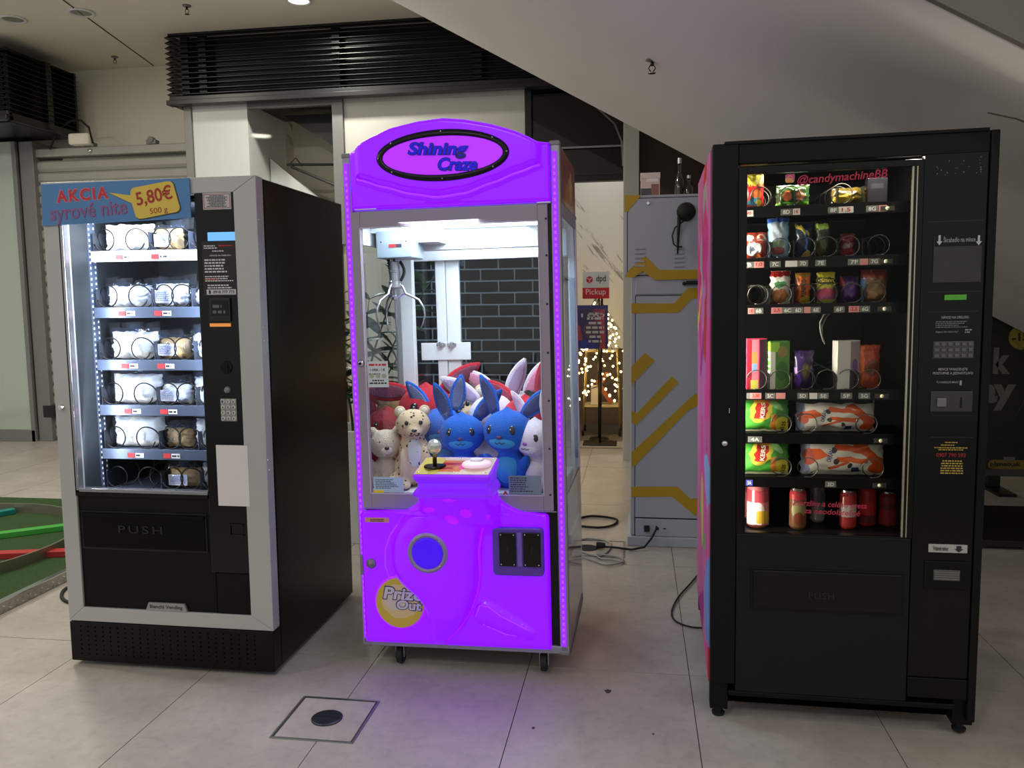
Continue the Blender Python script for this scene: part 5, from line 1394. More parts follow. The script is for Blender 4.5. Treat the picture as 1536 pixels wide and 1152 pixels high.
def snack(px, k, kind, label, cat, base, shapes, d=.05, words=(), name=None, base2=None, lean=0.0, tt=None, grp=True, top=None):
    t0 = tt or S0+.024
    x0, x1, z0, z1 = b.rc(*px, t0)
    z0 = sh_z[k]+.0015; w, h = x1-x0, max(.02, z1-z0)
    nm = name or {'pouch': 'snack_bag', 'box': 'snack_carton', 'can': 'drink_can'}[kind]
    mat = printmat('print_'+label.replace(' ', '_')[:40], base, shapes, base2=base2, wob=.04, rough=.28, coat=.35, bump=.15 if kind == 'pouch' else 0)
    sd = hash_(label)
    if kind == 'pouch':
        o = pouch(nm, w, h, d, mat, .06, sd % 17, .006)
        sf = lambda x, z: -pouch_y(min(1, max(0, x/w+.5)), min(1, max(0, (z/h-.06)/.88)), d/2)*1.25-.001
    elif kind == 'box':
        o = obj(nm, MB().box(-w/2, w/2, -d/2, d/2, 0, h), mat, None, .002); uvbox(o, -w/2, w/2, 0, h)
        sf = lambda x, z: -d/2
    else:
        r = w/2
        o = obj(nm, MB().lathe([(0, 0), (r*.8, 0), (r, .008), (r, h*.86), (r*.82, h*.95), (r*.84, h*.965), (r*.84, h), (r*.76, h), (r*.74, h*.97), (0, h*.97)], (0, 0, 0), 'z', 28), mat, None, smooth=False); uvbox(o, -r, r, 0, h)
        sf = lambda x, z: -sqrt(max(0, r*r-x*x))-.0008
        rim = obj('can_rim', MB().lathe([(r*.80, h*.95), (r*.86, h*.962), (r*.86, h+.001), (r*.78, h+.001)], (0, 0, 0), 'z', 28), m_chrome, o)
    for wd in words:
        s_, u0, u1, v0, v1, col = wd[:6]; an = wd[6] if len(wd) > 6 else 0
        text(s_, o, ((u0-.5)*w, (u1-.5)*w, v0*h, v1*h), M('ink_%d_%d_%d' % col, col, .5, var=0), bold=.03, ang=an, surf=sf)
    if kind != 'can':
        pass
    tag(o, label, cat, ZW if grp else None)
    b.put(o, ((x0+x1)/2, t0+d/2+.004, z0), lean)
    return o
def hash_(s):
    h = 0
    for ch in s: h = (h*31+ord(ch)) % 100003
    return h
WH, YE, RE, GR, OR, BL, PU, PK, BR_, DK = (228, 224, 214), (226, 206, 70), (196, 40, 42), (88, 166, 60), (226, 96, 34), (40, 80, 170), (86, 36, 150), (232, 90, 130), (122, 74, 40), (26, 26, 30)
snack((1110, 258, 1147, 310), 0, 'pouch', 'yellow and red sweets bag on the top shelf by the hinge', 'sweets', RE, [('e', .6, .86, .5, .2, (232, 224, 110)), ('e', .5, .85, .3, .1, (214, 200, 60)), ('e', .7, .4, .22, .14, (224, 120, 60)), ('e', .6, .2, .25, .1, (80, 140, 170)), ('e', .8, .16, .12, .08, (222, 196, 60))], words=(('TASTE', .3, .95, .6, .7, YE),))
snack((1166, 276, 1216, 309), 0, 'pouch', 'green gummy bag with two orange faces on the top shelf', 'sweets', (46, 92, 36), [('r', .5, .12, .5, .12, (120, 190, 50)), ('e', .32, .5, .14, .22, (196, 100, 50)), ('e', .72, .5, .13, .24, (150, 84, 44))], base2=(40, 60, 24))
snack((1250, 280, 1302, 308), 0, 'pouch', 'dull yellow gummy bag on the top shelf', 'sweets', (120, 96, 30), [('e', .35, .35, .3, .3, (206, 170, 44)), ('e', .9, .12, .1, .1, (210, 200, 160))], base2=(60, 56, 24))
snack((1302, 266, 1332, 307), 0, 'box', 'very dark packet on the top shelf at the latch side', 'sweets', (34, 34, 40), [('r', .5, .7, .3, .1, (56, 56, 64))], d=.04)
snack((1118, 348, 1152, 388), 1, 'pouch', 'red packet of ring sweets on the second shelf', 'sweets', (150, 54, 40), [('e', .2, .82, .22, .12, (232, 214, 200)), ('e', .75, .82, .22, .14, (226, 190, 170)), ('e', .75, .82, .1, .07, (190, 60, 40)), ('e', .4, .4, .36, .24, (222, 226, 232)), ('e', .3, .42, .14, .1, (120, 130, 160)), ('e', .6, .12, .16, .1, (226, 120, 60))], d=.045)
snack((1153, 326, 1185, 388), 1, 'pouch', 'pale blue snack bag on the second shelf', 'snack', (150, 196, 228), [('r', .5, .97, .5, .05, (56, 92, 180)), ('r', .45, .65, .25, .25, (170, 180, 196)), ('e', .55, .38, .3, .1, (140, 160, 130)), ('e', .5, .22, .34, .1, (168, 96, 90)), ('r', .5, .03, .5, .05, (60, 90, 150))], d=.045)
snack((1193, 334, 1220, 388), 1, 'pouch', 'dark navy snack bag with yellow stripes on the second shelf', 'snack', (24, 40, 66), [('r', .3, .86, .3, .05, (196, 180, 70), -.5), ('r', .6, .8, .3, .04, (196, 180, 70), -.5), ('r', .65, .5, .04, .35, (70, 120, 200), .1), ('e', .7, .12, .25, .1, (214, 186, 110))], d=.04)
snack((1224, 330, 1248, 388), 1, 'pouch', 'dark snack bag with green lettering on the second shelf', 'snack', (30, 34, 26), [('r', .4, .86, .4, .08, (150, 186, 80)), ('e', .4, .3, .35, .2, (84, 84, 40))], d=.04)
snack((1262, 350, 1284, 388), 1, 'pouch', 'small dark red sweets packet on the second shelf', 'sweets', (110, 24, 34), [('e', .5, .5, .4, .12, (130, 100, 100)), ('r', .5, .2, .5, .12, (140, 30, 40))], d=.035)
snack((1157, 406, 1187, 456), 2, 'pouch', 'red and white biscuit bag on the third shelf', 'biscuits', (222, 218, 206), [('r', .5, .93, .5, .08, RE), ('e', .45, .62, .3, .1, (70, 140, 80)), ('e', .5, .28, .42, .2, (196, 120, 70)), ('e', .35, .22, .2, .1, (214, 150, 90)), ('r', .2, .05, .3, .06, RE)], d=.045)
snack((1194, 409, 1217, 456), 2, 'pouch', 'tall orange sweet packet with black letters on the third shelf', 'sweets', (222, 108, 30), [('r', .08, .5, .14, .5, (150, 60, 30)), ('e', .7, .15, .4, .14, (200, 160, 40)), ('r', .4, .95, .5, .06, (190, 150, 60))], d=.035, words=(('PULPARINDO', -.08, 1.08, .42, .58, DK, 1.5708),))
snack((1227, 408, 1254, 457), 2, 'pouch', 'yellow sour sweets packet with pink splash on the third shelf', 'sweets', (222, 214, 70), [('r', .5, .74, .45, .1, (60, 60, 50)), ('e', .5, .36, .55, .16, PK), ('r', .5, .2, .5, .06, (230, 130, 180)), ('r', .5, .04, .5, .06, (170, 200, 60))], d=.035, words=(('Slim', .12, .88, .68, .8, YE),))
snack((1262, 414, 1290, 456), 2, 'pouch', 'dim purple packet on the third shelf', 'sweets', (58, 34, 88), [('e', .5, .5, .4, .3, (84, 40, 120)), ('e', .1, .8, .1, .2, (150, 40, 60))], d=.04)
snack((1294, 404, 1334, 453), 2, 'pouch', 'brown and blue biscuit bag on the third shelf', 'biscuits', (120, 84, 52), [('r', .04, .5, .1, .5, (130, 170, 220)), ('r', .5, .88, .5, .12, (140, 60, 50)), ('e', .55, .4, .4, .26, (150, 116, 80)), ('e', .4, .25, .2, .12, (196, 150, 100))], d=.05)
snack((1118, 508, 1150, 582), 3, 'box', 'pink and white sweets carton on the fourth shelf', 'sweets', (206, 60, 96), [('r', .4, .5, .2, .5, (238, 130, 150)), ('r', .4, .6, .12, .16, (232, 150, 80)), ('r', .4, .45, .12, .08, (140, 170, 220)), ('r', .15, .5, .12, .5, (170, 40, 60)), ('r', .85, .5, .2, .5, (46, 24, 40)), ('r', .4, .1, .18, .1, (214, 206, 90))], d=.035, lean=.2)
snack((1152, 512, 1184, 581), 3, 'box', 'green drink pouch carton with white edge on the fourth shelf', 'sweets', (86, 140, 52), [('r', .16, .45, .14, .5, (240, 244, 226)), ('r', .2, .9, .3, .1, (160, 214, 70)), ('e', .65, .8, .25, .12, (150, 130, 70)), ('e', .65, .4, .3, .2, (60, 110, 40))], d=.035, lean=.25)
snack((1192, 526, 1222, 584), 3, 'pouch', 'violet chocolate packet on the fourth shelf', 'chocolate', (48, 22, 84), [('r', .12, .3, .06, .3, (190, 150, 240), .12), ('r', .2, .2, .12, .2, (110, 50, 190)), ('e', .6, .5, .2, .2, (90, 80, 40))], d=.035)
snack((1252, 511, 1290, 583), 3, 'box', 'white carton with a purple side on the fourth shelf', 'sweets', (226, 224, 216), [('r', .82, .5, .22, .5, (150, 130, 140)), ('e', .8, .5, .12, .14, (110, 70, 130)), ('r', .75, .2, .18, .2, (70, 60, 64))], d=.035, lean=.3)
snack((1290, 518, 1322, 580), 3, 'pouch', 'orange wafer packet on the fourth shelf', 'biscuits', (178, 66, 28), [('r', .14, .5, .1, .5, (230, 110, 50)), ('e', .6, .5, .3, .2, (110, 48, 24))], d=.04)
for k, py0, nm_ in ((4, 598, 'upper green crisp bag with a yellow price flash beside the striped bag'), (5, 661, 'lower green crisp bag with a yellow price flash beside the striped bag')):
    snack((1100, py0, 1185, 650 if k == 4 else 706), k, 'pouch', nm_, 'crisps', (84, 168, 66), [('e', .52, .66, .2, .34, (226, 196, 70), -.2), ('r', .52, .66, .11, .22, (188, 42, 40), -.15), ('e', .9, .2, .14, .28, (226, 206, 60)), ('r', .75, .3, .05, .26, (222, 140, 50)), ('r', .5, .02, .5, .06, (220, 220, 190)), ('e', .62, .98, .24, .1, (210, 130, 50)), ('e', .8, .8, .06, .2, (150, 206, 130), .6)], d=.07, base2=(60, 146, 50), words=(('KERS', .38, .66, .6, .72, WH, 1.45), ('£1.25', .8, .99, .12, .24, (60, 50, 30), 1.4)), tt=S0+.014)
for k, q, nm_ in ((4, (1197, 602, 1316, 652), 'upper white bag with orange stripes and blue letters'), (5, (1204, 657, 1330, 709), 'lower white bag with orange stripes and blue letters')):
    snack(q, k, 'pouch', nm_, 'snack', (222, 216, 206), [('r', .2, .6, .1, .12, (224, 96, 40), .5), ('r', .62, .72, .22, .07, (222, 92, 40), -.2), ('r', .62, .45, .2, .06, (226, 100, 44), -.15), ('r', .84, .6, .08, .3, (220, 90, 36), .5), ('e', .94, .22, .1, .16, (222, 84, 36)), ('r', .45, .3, .16, .03, (206, 90, 50), .7), ('e', .4, .68, .03, .07, (60, 50, 50)), ('e', .43, .42, .035, .08, (70, 56, 54)), ('e', .6, .3, .03, .07, (60, 50, 50)), ('r', .68, .18, .05, .08, (50, 60, 120)), ('r', .05, .5, .06, .5, (150, 160, 190)), ('e', .1, .5, .06, .2, (190, 90, 70)), ('r', .5, .97, .5, .05, (60, 60, 66))], d=.075, words=(('ORKÁN', .24, .4, .48, .62, (50, 60, 110), 1.35),))
for k, (q, tt, nm_, base, shp) in enumerate((((1122, 728, 1156, 796), S0+.03, 'pink drink can at the front of the bottom shelf', (222, 130, 136), [('e', .3, .35, .5, .3, (236, 222, 222)), ('r', .7, .28, .3, .14, (226, 180, 60)), ('r', .5, .75, .5, .14, (190, 70, 84)), ('e', .5, .05, .5, .06, (130, 60, 50))]),
    ((1116, 722, 1148, 796), S0+.13, 'pink drink can behind the front one on the bottom shelf', (190, 110, 112), [('r', .5, .8, .5, .1, (120, 60, 60))]),
    ((1186, 735, 1212, 796), S0+.03, 'tall dark can with red top on the bottom shelf', (120, 80, 50), [('r', .5, .86, .5, .1, (190, 50, 60)), ('e', .5, .5, .4, .2, (150, 140, 90)), ('e', .5, .3, .3, .15, (130, 60, 40))]),
    ((1216, 728, 1240, 796), S0+.12, 'grey can on the bottom shelf', (130, 126, 124), [('e', .5, .7, .4, .2, (90, 86, 88))]),
    ((1262, 738, 1288, 796), S0+.05, 'red can with a white band on the bottom shelf', (176, 54, 54), [('r', .5, .5, .5, .16, (200, 180, 176))]),
    ((1290, 730, 1318, 796), S0+.09, 'plain red can on the bottom shelf', (196, 44, 46), [('r', .5, .2, .5, .1, (110, 40, 40))]),
    ((1322, 740, 1350, 796), S0+.09, 'dark red can at the latch side of the bottom shelf', (140, 36, 40), [('r', .5, .6, .5, .1, (100, 30, 34))]))):
    x0, x1, _, _ = b.rc(*q, tt)
    snack(q, 6, 'can', nm_, 'drink can', base, shp, d=x1-x0, tt=tt, base2=None)
# stray dark wire hanging under the third shelf
t = empty('loose_strap', (0, 0, 0), None, 'grey strap hanging loose in the gap below the third shelf', 'strap'); b.put(t, (0, 0, 0))
obj('strap_loop', MB().tube([(b.l(*q, S0+.05)[0], S0+.05, b.l(*q, S0+.05)[1]) for q in ((1246, 467), (1236, 472), (1230, 484), (1231, 498), (1235, 512))], .003, 5), M('strap_grey', (150, 150, 140), .5, var=0), t, smooth=True)
obj('strap_loop', MB().tube([(b.l(*q, S0+.055)[0], S0+.055, b.l(*q, S0+.055)[1]) for q in ((1247, 468), (1239, 476), (1233, 490), (1233, 504), (1237, 516))], .0025, 5), M('strap_grey', (150, 150, 140), .5, var=0), t, smooth=True)
# ================================================================== parcel locker
t = empty('parcel_locker', (-.064, 4.55, 0), None, 'white parcel locker with yellow zigzag stripes and a black ball aerial', 'parcel locker')
lk = t
m_lkw = M('locker_white', (176, 178, 188), .42, var=.02, scale=3); m_lky = M('locker_yellow', (190, 152, 22), .5, var=.03)
def lp(px, py, Y=4.55): 
    p = atY(px, py, Y); return p.x+.064, p.z
LWID = .95
z_split = lp(1000, 412)[1]; z_top = lp(960, 293)[1]
obj('upper_cabinet', MB().box(0, LWID, -.0, .5, z_split, z_top), m_lkw, t, .004)
obj('lower_cabinet', MB().box(lp(946, 600)[0], LWID, .006, .5, .06, z_split-.004), m_lkw, t, .004)
obj('plinth', MB().box(.02, LWID, -.012, .5, .0, .055), m_lkw, t, .004)
m_seam = M('locker_seam', (52, 52, 60), .6, var=0)
def seam(q, Y0=-.0012, Y1=.001):
    x0, z1 = lp(q[0], q[1]); x1, z0 = lp(q[2], q[3])
    return MB().box(x0, x1, Y0, Y1, min(z0, z1), max(z0, z1))
def outline(nm, x0, x1, z0, z1, y):
    obj(nm, MB().box(x0-.005, x0, y-.002, y, z0-.005, z1+.005).box(x1, x1+.005, y-.002, y, z0-.005, z1+.005).box(x0, x1, y-.002, y, z1, z1+.005).box(x0, x1, y-.002, y, z0-.005, z0), m_seam, t)
outline('door_seam', lp(942, 400)[0], LWID-.02, z_split+.02, z_top-.018, .0)
outline('door_seam', lp(953.5, 600)[0], LWID-.02, lp(1000, 777)[1], lp(1000, 444)[1], .006)
outline('door_seam', lp(953.5, 600)[0], LWID-.02, lp(1000, 805)[1], lp(1000, 779)[1], .006)
ud = obj('upper_door', MB().box(lp(942, 400)[0], LWID-.02, -.006, .0, z_split+.02, z_top-.018), m_lkw, t, .002)
ld = obj('lower_door', MB().box(lp(953.5, 600)[0], LWID-.02, .0, .006, lp(1000, 777)[1], lp(1000, 444)[1]), m_lkw, t, .002)
md = obj('hatch_door', MB().box(lp(953.5, 430)[0], LWID-.02, .0, .006, lp(1000, 441)[1], z_split-.014), m_lkw, t, .002)
bd = obj('bottom_door', MB().box(lp(953.5, 790)[0], LWID-.02, .0, .006, lp(1000, 805)[1], lp(1000, 779)[1]), m_lkw, t, .002)
STR = [((937, 293), (962, 293), (941, 318), (937, 318)), ((944, 404), (968, 384), (989, 405), (1075, 404), (1075, 418), (982, 420), (964, 407), (951, 416), (937, 416)),
       ((947, 455), (1011, 455), (1032, 432), (1060, 432), (1060, 448), (1038, 448), (1018, 469), (947, 470)), ((947, 550), (968, 529), (982, 541), (947, 578)),
       ((947, 615), (955, 620), (1008, 564), (1018, 574), (954, 638), (947, 633)), ((947, 679), (1037, 595), (1060, 580), (1060, 600), (1031, 617), (954, 697), (947, 701)),
       ((947, 730), (1017, 730), (1035, 748), (1060, 746), (1060, 775), (1042, 773), (1008, 745), (947, 745))]
for k, P_ in enumerate(STR):
    yy = -.0075 if k < 2 else -.0015
    obj('yellow_stripe', MB().prism([lp(*q) for q in P_], yy, yy+.0012), m_lky, t)
vm = MB()
for px in (952, 1011):
    for py in (373, 380, 386.5, 393, 399.5):
        x0, z0 = lp(px, py); x1, _ = lp(px+15, py)
        obj('vent_slot', MB().box(x0, x1, -.010, -.006, z0-.002, z0+.006).box(x0, x1, -.0068, -.006, z0-.007, z0-.002), m_seam if 0 else m_lkw, ud, .001)
        obj('vent_gap', MB().box(x0, x1, -.0066, -.0058, z0-.008, z0-.002), m_seam, ud)
kx, kz = lp(972, 305); obj('lock', MB().lathe([(0, -.014), (.008, -.014), (.011, -.006), (0, -.005)], (kx, 0, kz), 'y', 12), m_chrome, ud)
bx, bz = lp(1029, 318)
obj('aerial_ball', MB().lathe([(0, -.055), (.025, -.05), (.045, -.035), (.05, -.02), (.05, -.006), (0, -.005)], (bx, 0, bz), 'y', 24), m_rubber, ud, smooth=True)
obj('aerial_rod', MB().tube([(bx-.036, -.03, bz-.02), (lp(1017, 350)[0], -.03, lp(1017, 350)[1]), (lp(1016, 381)[0], -.03, lp(1016, 381)[1])], [.011, .008, .004], 8), m_rubber, ud, smooth=True)
obj('aerial_cable', MB().tube([(lp(*q)[0], -.015, lp(*q)[1]) for q in ((1028, 330), (1022, 334), (1012, 342), (1008, 354), (1010, 366), (1016, 371), (1023, 370))], .004, 6), m_rubber, ud, smooth=True)
x0, z0 = lp(1026, 427); x1, z1 = lp(1056, 422)
obj('handle', MB().box(x0+.01, x1, -.022, -.002, z0, z1+.004).lathe([(0, -.02), (.01, -.018), (.01, 0), (0, 0)], (x0, 0, z0+.006), 'y', 10), m_rubber, md, .002)
sk_ = MB()
for q in ((966, 788, 974, 797), (984, 791, 988, 795), (995, 792, 999, 794)):
    x0, z1 = lp(q[0], q[1]); x1, z0 = lp(q[2], q[3])
    obj('socket', MB().box(x0, x1, -.012 if q[0] == 966 else -.002, .0, z0, z1), m_rubber, bd, .001)
# things standing on the locker
def boxed(name, q, Y, label, mat, cat, grp=None, d=.1):
    p0 = atY(q[0], q[3], Y); p1 = atY(q[2], q[1], Y); w = p1.x-p0.x; h = max(.03, p1.z-z_top-.0)
    r_ = empty(name, ((p0.x+p1.x)/2, Y+d/2, z_top+.001), None, label, cat, grp)
    return r_, w, h
r_, w, h = boxed('gift_box', (961, 259, 990, 293), 4.72, 'pale pink gift box on top of the parcel locker', None, 'box')
o = obj('carton', MB().box(-w/2, w/2, -.05, .05, 0, h), printmat('gift_print', (226, 196, 186), [('r', .3, .2, .3, .2, (70, 60, 64)), ('r', .6, .8, .3, .14, (238, 232, 226)), ('r', .75, .3, .2, .26, (150, 90, 76))], rough=.3), r_, .002); uvbox(o, -w/2, w/2, 0, h)
obj('box_lid', MB().box(-w/2-.002, w/2+.002, -.052, .052, h-.03, h+.001), M('gift_lid', (232, 210, 200), .4, var=.02), r_, .002)
for q, lb in (((1017, 236, 1022, 293), 'slim dark bottle with a chrome neck on top of the parcel locker'), ((1031, 262, 1036, 293), 'short chrome bottle near the wrapped vending machine on the locker')):
    r_, w, h = boxed('bottle', q, 4.7, lb, None, 'bottle', 'bottles on the locker', .06)
    obj('glass_body', MB().lathe([(0, 0), (.022, 0), (.024, .01), (.022, h*.45), (.009, h*.6), (.008, h*.9), (0, h*.9)], (0, 0, 0), 'z', 16), M('bottle_dark', (40, 32, 30), .08, var=0, coat=.8), r_, smooth=True)
    obj('bottle_cap', MB().lathe([(0, h*.86), (.011, h*.86), (.011, h), (0, h)], (0, 0, 0), 'z', 14), m_chrome, r_)

# ================================================================== sign on a stand in the shop entrance
SY = 7.8
p = atY(900, 666, SY)
t = empty('sign_stand', (p.x, SY, 0), None, 'black sign stand carrying a white and red pickup sign and a colourful poster', 'sign stand')
def sp(px, py): 
    q = atY(px, py, SY); return q.x-p.x, q.z
obj('base', MB().box(-.16, .16, -.12, .12, 0, .012), m_black, t, .003)
obj('pole', MB().tube([(0, 0, .01), (0.02, 0, sp(905, 440)[1])], .011, 8), m_black, t, smooth=True)
x0, z1 = sp(874, 408); x1, z0 = sp(914, 431.5); z00 = sp(890, 448)[1]
sg_ = obj('pickup_sign', MB().box(x0, x1, -.03, -.02, z0, z1), M('sign_white', (206, 204, 202), .5, var=0), t, .001)
obj('sign_red_half', MB().box(x0, x1, -.031, -.02, z00, z0), M('sign_red_half', (196, 30, 44), .5, var=0), t, .001)
m_dred = M('logo_red', (190, 26, 44), .5, var=0)
text('dpd', sg_, (*[sp(894, 0)[0], sp(909, 0)[0]], sp(0, 424.5)[1] if 0 else sp(900, 425)[1], sp(900, 413)[1]), M('logo_ink', (60, 52, 52), .6, var=0), -.03, bold=.02)
cx_, cz_ = sp(884.5, 419.5); s_ = .034
hexa = [(cx_+s_*cos(radians(90+60*k)), cz_+s_*sin(radians(90+60*k))) for k in range(6)]
obj('logo_cube', MB().prism(hexa, -.0312, -.03), m_dred, sg_)
for a_ in (90, 210, 330): 
    q = radians(a_+60); obj('logo_line', MB().add([(cx_+.003*cos(q+1.57), -.0316, cz_+.003*sin(q+1.57)), (cx_-.003*cos(q+1.57), -.0316, cz_-.003*sin(q+1.57)), (cx_-.003*cos(q+1.57)+s_*.72*cos(q), -.0316, cz_-.003*sin(q+1.57)+s_*.72*sin(q)), (cx_+.003*cos(q+1.57)+s_*.72*cos(q), -.0316, cz_+.003*sin(q+1.57)+s_*.72*sin(q))], [(0, 1, 2, 3)]), M('sign_white', (206, 204, 202)), sg_)
text('Pickup', t, (sp(879, 440)[0], sp(909, 440)[0], sp(890, 444.5)[1], sp(890, 433.5)[1]), M('sign_rose', (228, 200, 200), .5, var=0), -.0312, bold=.005)
x0, z1 = sp(864, 458); x1, z0 = sp(912, 523)
ps = obj('poster', MB().box(x0, x1, -.02, -.012, z0, z1), printmat('poster_print', (60, 52, 120), [('r', .1, .3, .16, .3, (170, 70, 70), .2), ('r', .9, .5, .08, .5, (180, 70, 84)), ('r', .5, .8, .3, .2, (70, 56, 96)), ('r', .35, .1, .35, .16, (54, 62, 150)), ('e', .55, .5, .25, .2, (96, 70, 84)), ('r', .75, .85, .1, .14, (150, 50, 80))], wob=.15), t); uvbox(ps, x0, x1, z0, z1)
lines(ps, (x0+.09, x1-.03, z0+.05, z1-.06), 7, m_inkwhite, -.0202, 3, align='c')
text('100', ps, (x0+.05, x1-.03, z0+.3, z0+.335), m_inkwhite, -.0202)

# golden serving cart and lit twig tree behind the sign
m_gold = M('pale_gold', (206, 182, 116), .35, .6, var=.03)
t = empty('gold_trolley', (-.345, 8.4, 0), None, 'pale gold wire trolley with wheels behind the sign stand', 'trolley')
hw, hd_ = .19, .16
for sx_ in (-1, 1):
    for sy_ in (-1, 1):
        lg = obj('leg', MB().tube([(sx_*hw*.98, sy_*hd_, .07), (sx_*hw*.82, sy_*hd_*.8, .86)], .008, 6), m_gold, t, smooth=True)
        obj('wheel', MB().lathe([(0, -.012), (.03, -.012), (.034, 0), (.03, .012), (0, .012)], (sx_*hw*.98, sy_*hd_, .035), 'x', 14), m_rubber, lg)
for z in (.3, .86):
    k_ = 1-(z-.07)/.79*.17
    obj('shelf_ring', MB().tube([(-hw*k_, -hd_*k_, z), (hw*k_, -hd_*k_, z), (hw*k_, hd_*k_, z), (-hw*k_, hd_*k_, z)], .008, 6, True), m_gold, t)
    obj('shelf_tray', MB().box(-hw*k_, hw*k_, -hd_*k_, hd_*k_, z-.004, z+.002), M('tray_cream', (206, 196, 170), .5), t)
for q, nm, lb, col in (((.06, .0, .306), 'wooden_hanger', 'reddish wooden bracket on the lower shelf of the gold trolley', (170, 96, 60)),):
    r_ = empty(nm, (-.345+q[0], 8.4+q[1], q[2]), None, lb, 'bracket')
    obj('bracket_arm', MB().prism([(-.13, .22), (-.02, .34), (.02, .32), (-.06, .2), (.06, .03), (.02, .0)], -.015, .015), M('red_wood', col, .5, var=.1), r_, .003)
r_ = empty('ribbon_bag', (-.345-.07, 8.36, .306), None, 'small white paper bag on the lower shelf of the gold trolley', 'bag')
obj('paper', MB().box(-.04, .04, -.03, .03, 0, .2), m_paper, r_, .006)
obj('bag_handle', MB().tube([(-.02, 0, .2), (-.015, 0, .25), (.015, 0, .25), (.02, 0, .2)], .003, 5), m_gold, r_)
t = empty('light_tree', (-.36, 8.06, 0), None, 'bare twig tree hung with tiny warm fairy lights behind the sign stand', 'light tree')
rn = random.Random(21)
tw = MB(); bulbs = []
for k in range(64):
    z = rn.uniform(.42, 1.35); R_ = .07+.36*(1.42-z); a_ = rn.uniform(0, 2*pi)
    q0 = Vector((0, 0, z+.1)); q1 = Vector((R_*cos(a_), R_*.75*sin(a_), z-.06))
    tw.tube([q0, (q0+q1)/2+Vector((0, 0, .03)), q1], .0028, 4)
    for f_ in (.45, .7, 1.0): bulbs.append(q0+(q1-q0)*f_+Vector((0, 0, rn.uniform(-.03, .01))))
obj('trunk', MB().tube([(0, 0, 0), (0, 0, 1.5)], .01, 6), m_black, t)
obj('tree_foot', MB().lathe([(0, 0), (.1, 0), (.09, .012), (0, .014)], seg=16), m_black, t)
tw_o = obj('twigs', tw, M('twig_brown', (52, 42, 36), .7), t); tw_o['kind'] = 'stuff'
g_b = glow('fairy_light', (255, 216, 140), 14)
f = None
for q in bulbs[:190]:
    if f is None: f = obj('bulb', MB().ball((0, 0, 0), .0105, 8, 6), g_b, t); s = f
    else:
        s = f.copy(); COL.objects.link(s); s.parent = t
    s.location = q

# ================================================================== plant in a white planter behind the claw machine
pp = Vector((-1.62, 4.55, 0))
t = empty('potted_plant', pp, None, 'leafy green plant in a tall white planter behind the claw machine', 'plant')
obj('planter', MB().loft([[(-.15, -.15, 0), (.15, -.15, 0), (.15, .15, 0), (-.15, .15, 0)], [(-.17, -.17, .66), (.17, -.17, .66), (.17, .17, .66), (-.17, .17, .66)], [(-.15, -.15, .66), (.15, -.15, .66), (.15, .15, .66), (-.15, .15, .66)], [(-.15, -.15, .6), (.15, -.15, .6), (.15, .15, .6), (-.15, .15, .6)]]), m_whitepanel, t, .004)
m_leaf = M('dark_leaf', (44, 78, 46), .35, var=.25, scale=8); m_redleaf = M('red_bract', (176, 34, 44), .5, var=.2, scale=8)
def leaf_mesh(l, w, curl=.2):
    vs = []; fs = []; n = 7
    for i in range(n):
        u = i/(n-1); ww = w*sin(pi*min(1, u*.92+.06))**.8*(1-u*.15)/2; zz = curl*l*u*u*-1
        vs += [(-ww, l*u, zz+ww*.35), (0, l*u, zz), (ww, l*u, zz+ww*.35)]
    for i in range(n-1):
        for k in range(2): fs.append((i*3+k, i*3+k+1, (i+1)*3+k+1, (i+1)*3+k))
    return MB().add(vs, fs)
LM = obj('leaf', leaf_mesh(.15, .062), m_leaf, t, smooth=True)
rn = random.Random(5); firstl = [True]
def put_leaf(proto, parent, loc, d, roll=0.0, sc_=1.0):
    if firstl[0] and proto is LM: s = LM; firstl[0] = False
    else:
        s = proto.copy(); COL.objects.link(s); s.parent = parent
    s.location = loc
    s.rotation_euler = (Vector(d).to_track_quat('Y', 'Z') @ Matrix.Rotation(roll, 3, 'Y').to_quaternion()).to_euler()
    s.scale = (sc_,)*3
stems = MB()
for (dx, dy, ht, lx, ly) in ((-.02, 0, .62, -.08, -.05), (.04, -.03, .9, .26, -.02), (.0, .05, .8, .05, .1), (-.08, -.02, .55, -.26, 0), (.06, .03, .5, .2, .08), (.02, -.06, .72, .12, -.1), (.08, 0, .95, .42, .02), (-.05, -.04, .8, -.02, -.12)):
    P_ = []
    for k in range(9):
        u = k/8; P_.append(Vector((dx+lx*u**1.5, dy+ly*u, .6+ht*(u**.85))))
    stems.tube(P_, [.009-.0008*k for k in range(9)], 6)
    for k in range(2, 9):
        for sgn in (-1, 1):
            dr_ = (P_[k]-P_[k-1]).normalized()
            side_ = dr_.cross(Vector((.2*rn.uniform(-1, 1), -1, .1))).normalized()*sgn
            put_leaf(LM, t, P_[k], side_*.9+dr_*.55+Vector((0, rn.uniform(-.3, .3), 0)), rn.uniform(-.6, .6), rn.uniform(.75, 1.15))
obj('stem', stems, M('stem_green', (70, 88, 50), .5), t, smooth=True)['kind'] = 'stuff'
t2 = empty('poinsettia', (-1.26, 4.15, 0), None, 'red leaved poinsettia on a white stand behind the claw machine', 'plant')
obj('flower_stand', MB().lathe([(0, 0), (.13, 0), (.12, .02), (.03, .04), (.03, .5), (.1, .52), (.13, .53), (.15, .68), (.13, .68), (.12, .6), (0, .6)], seg=20), m_whitepanel, t2, smooth=False)
RM = None
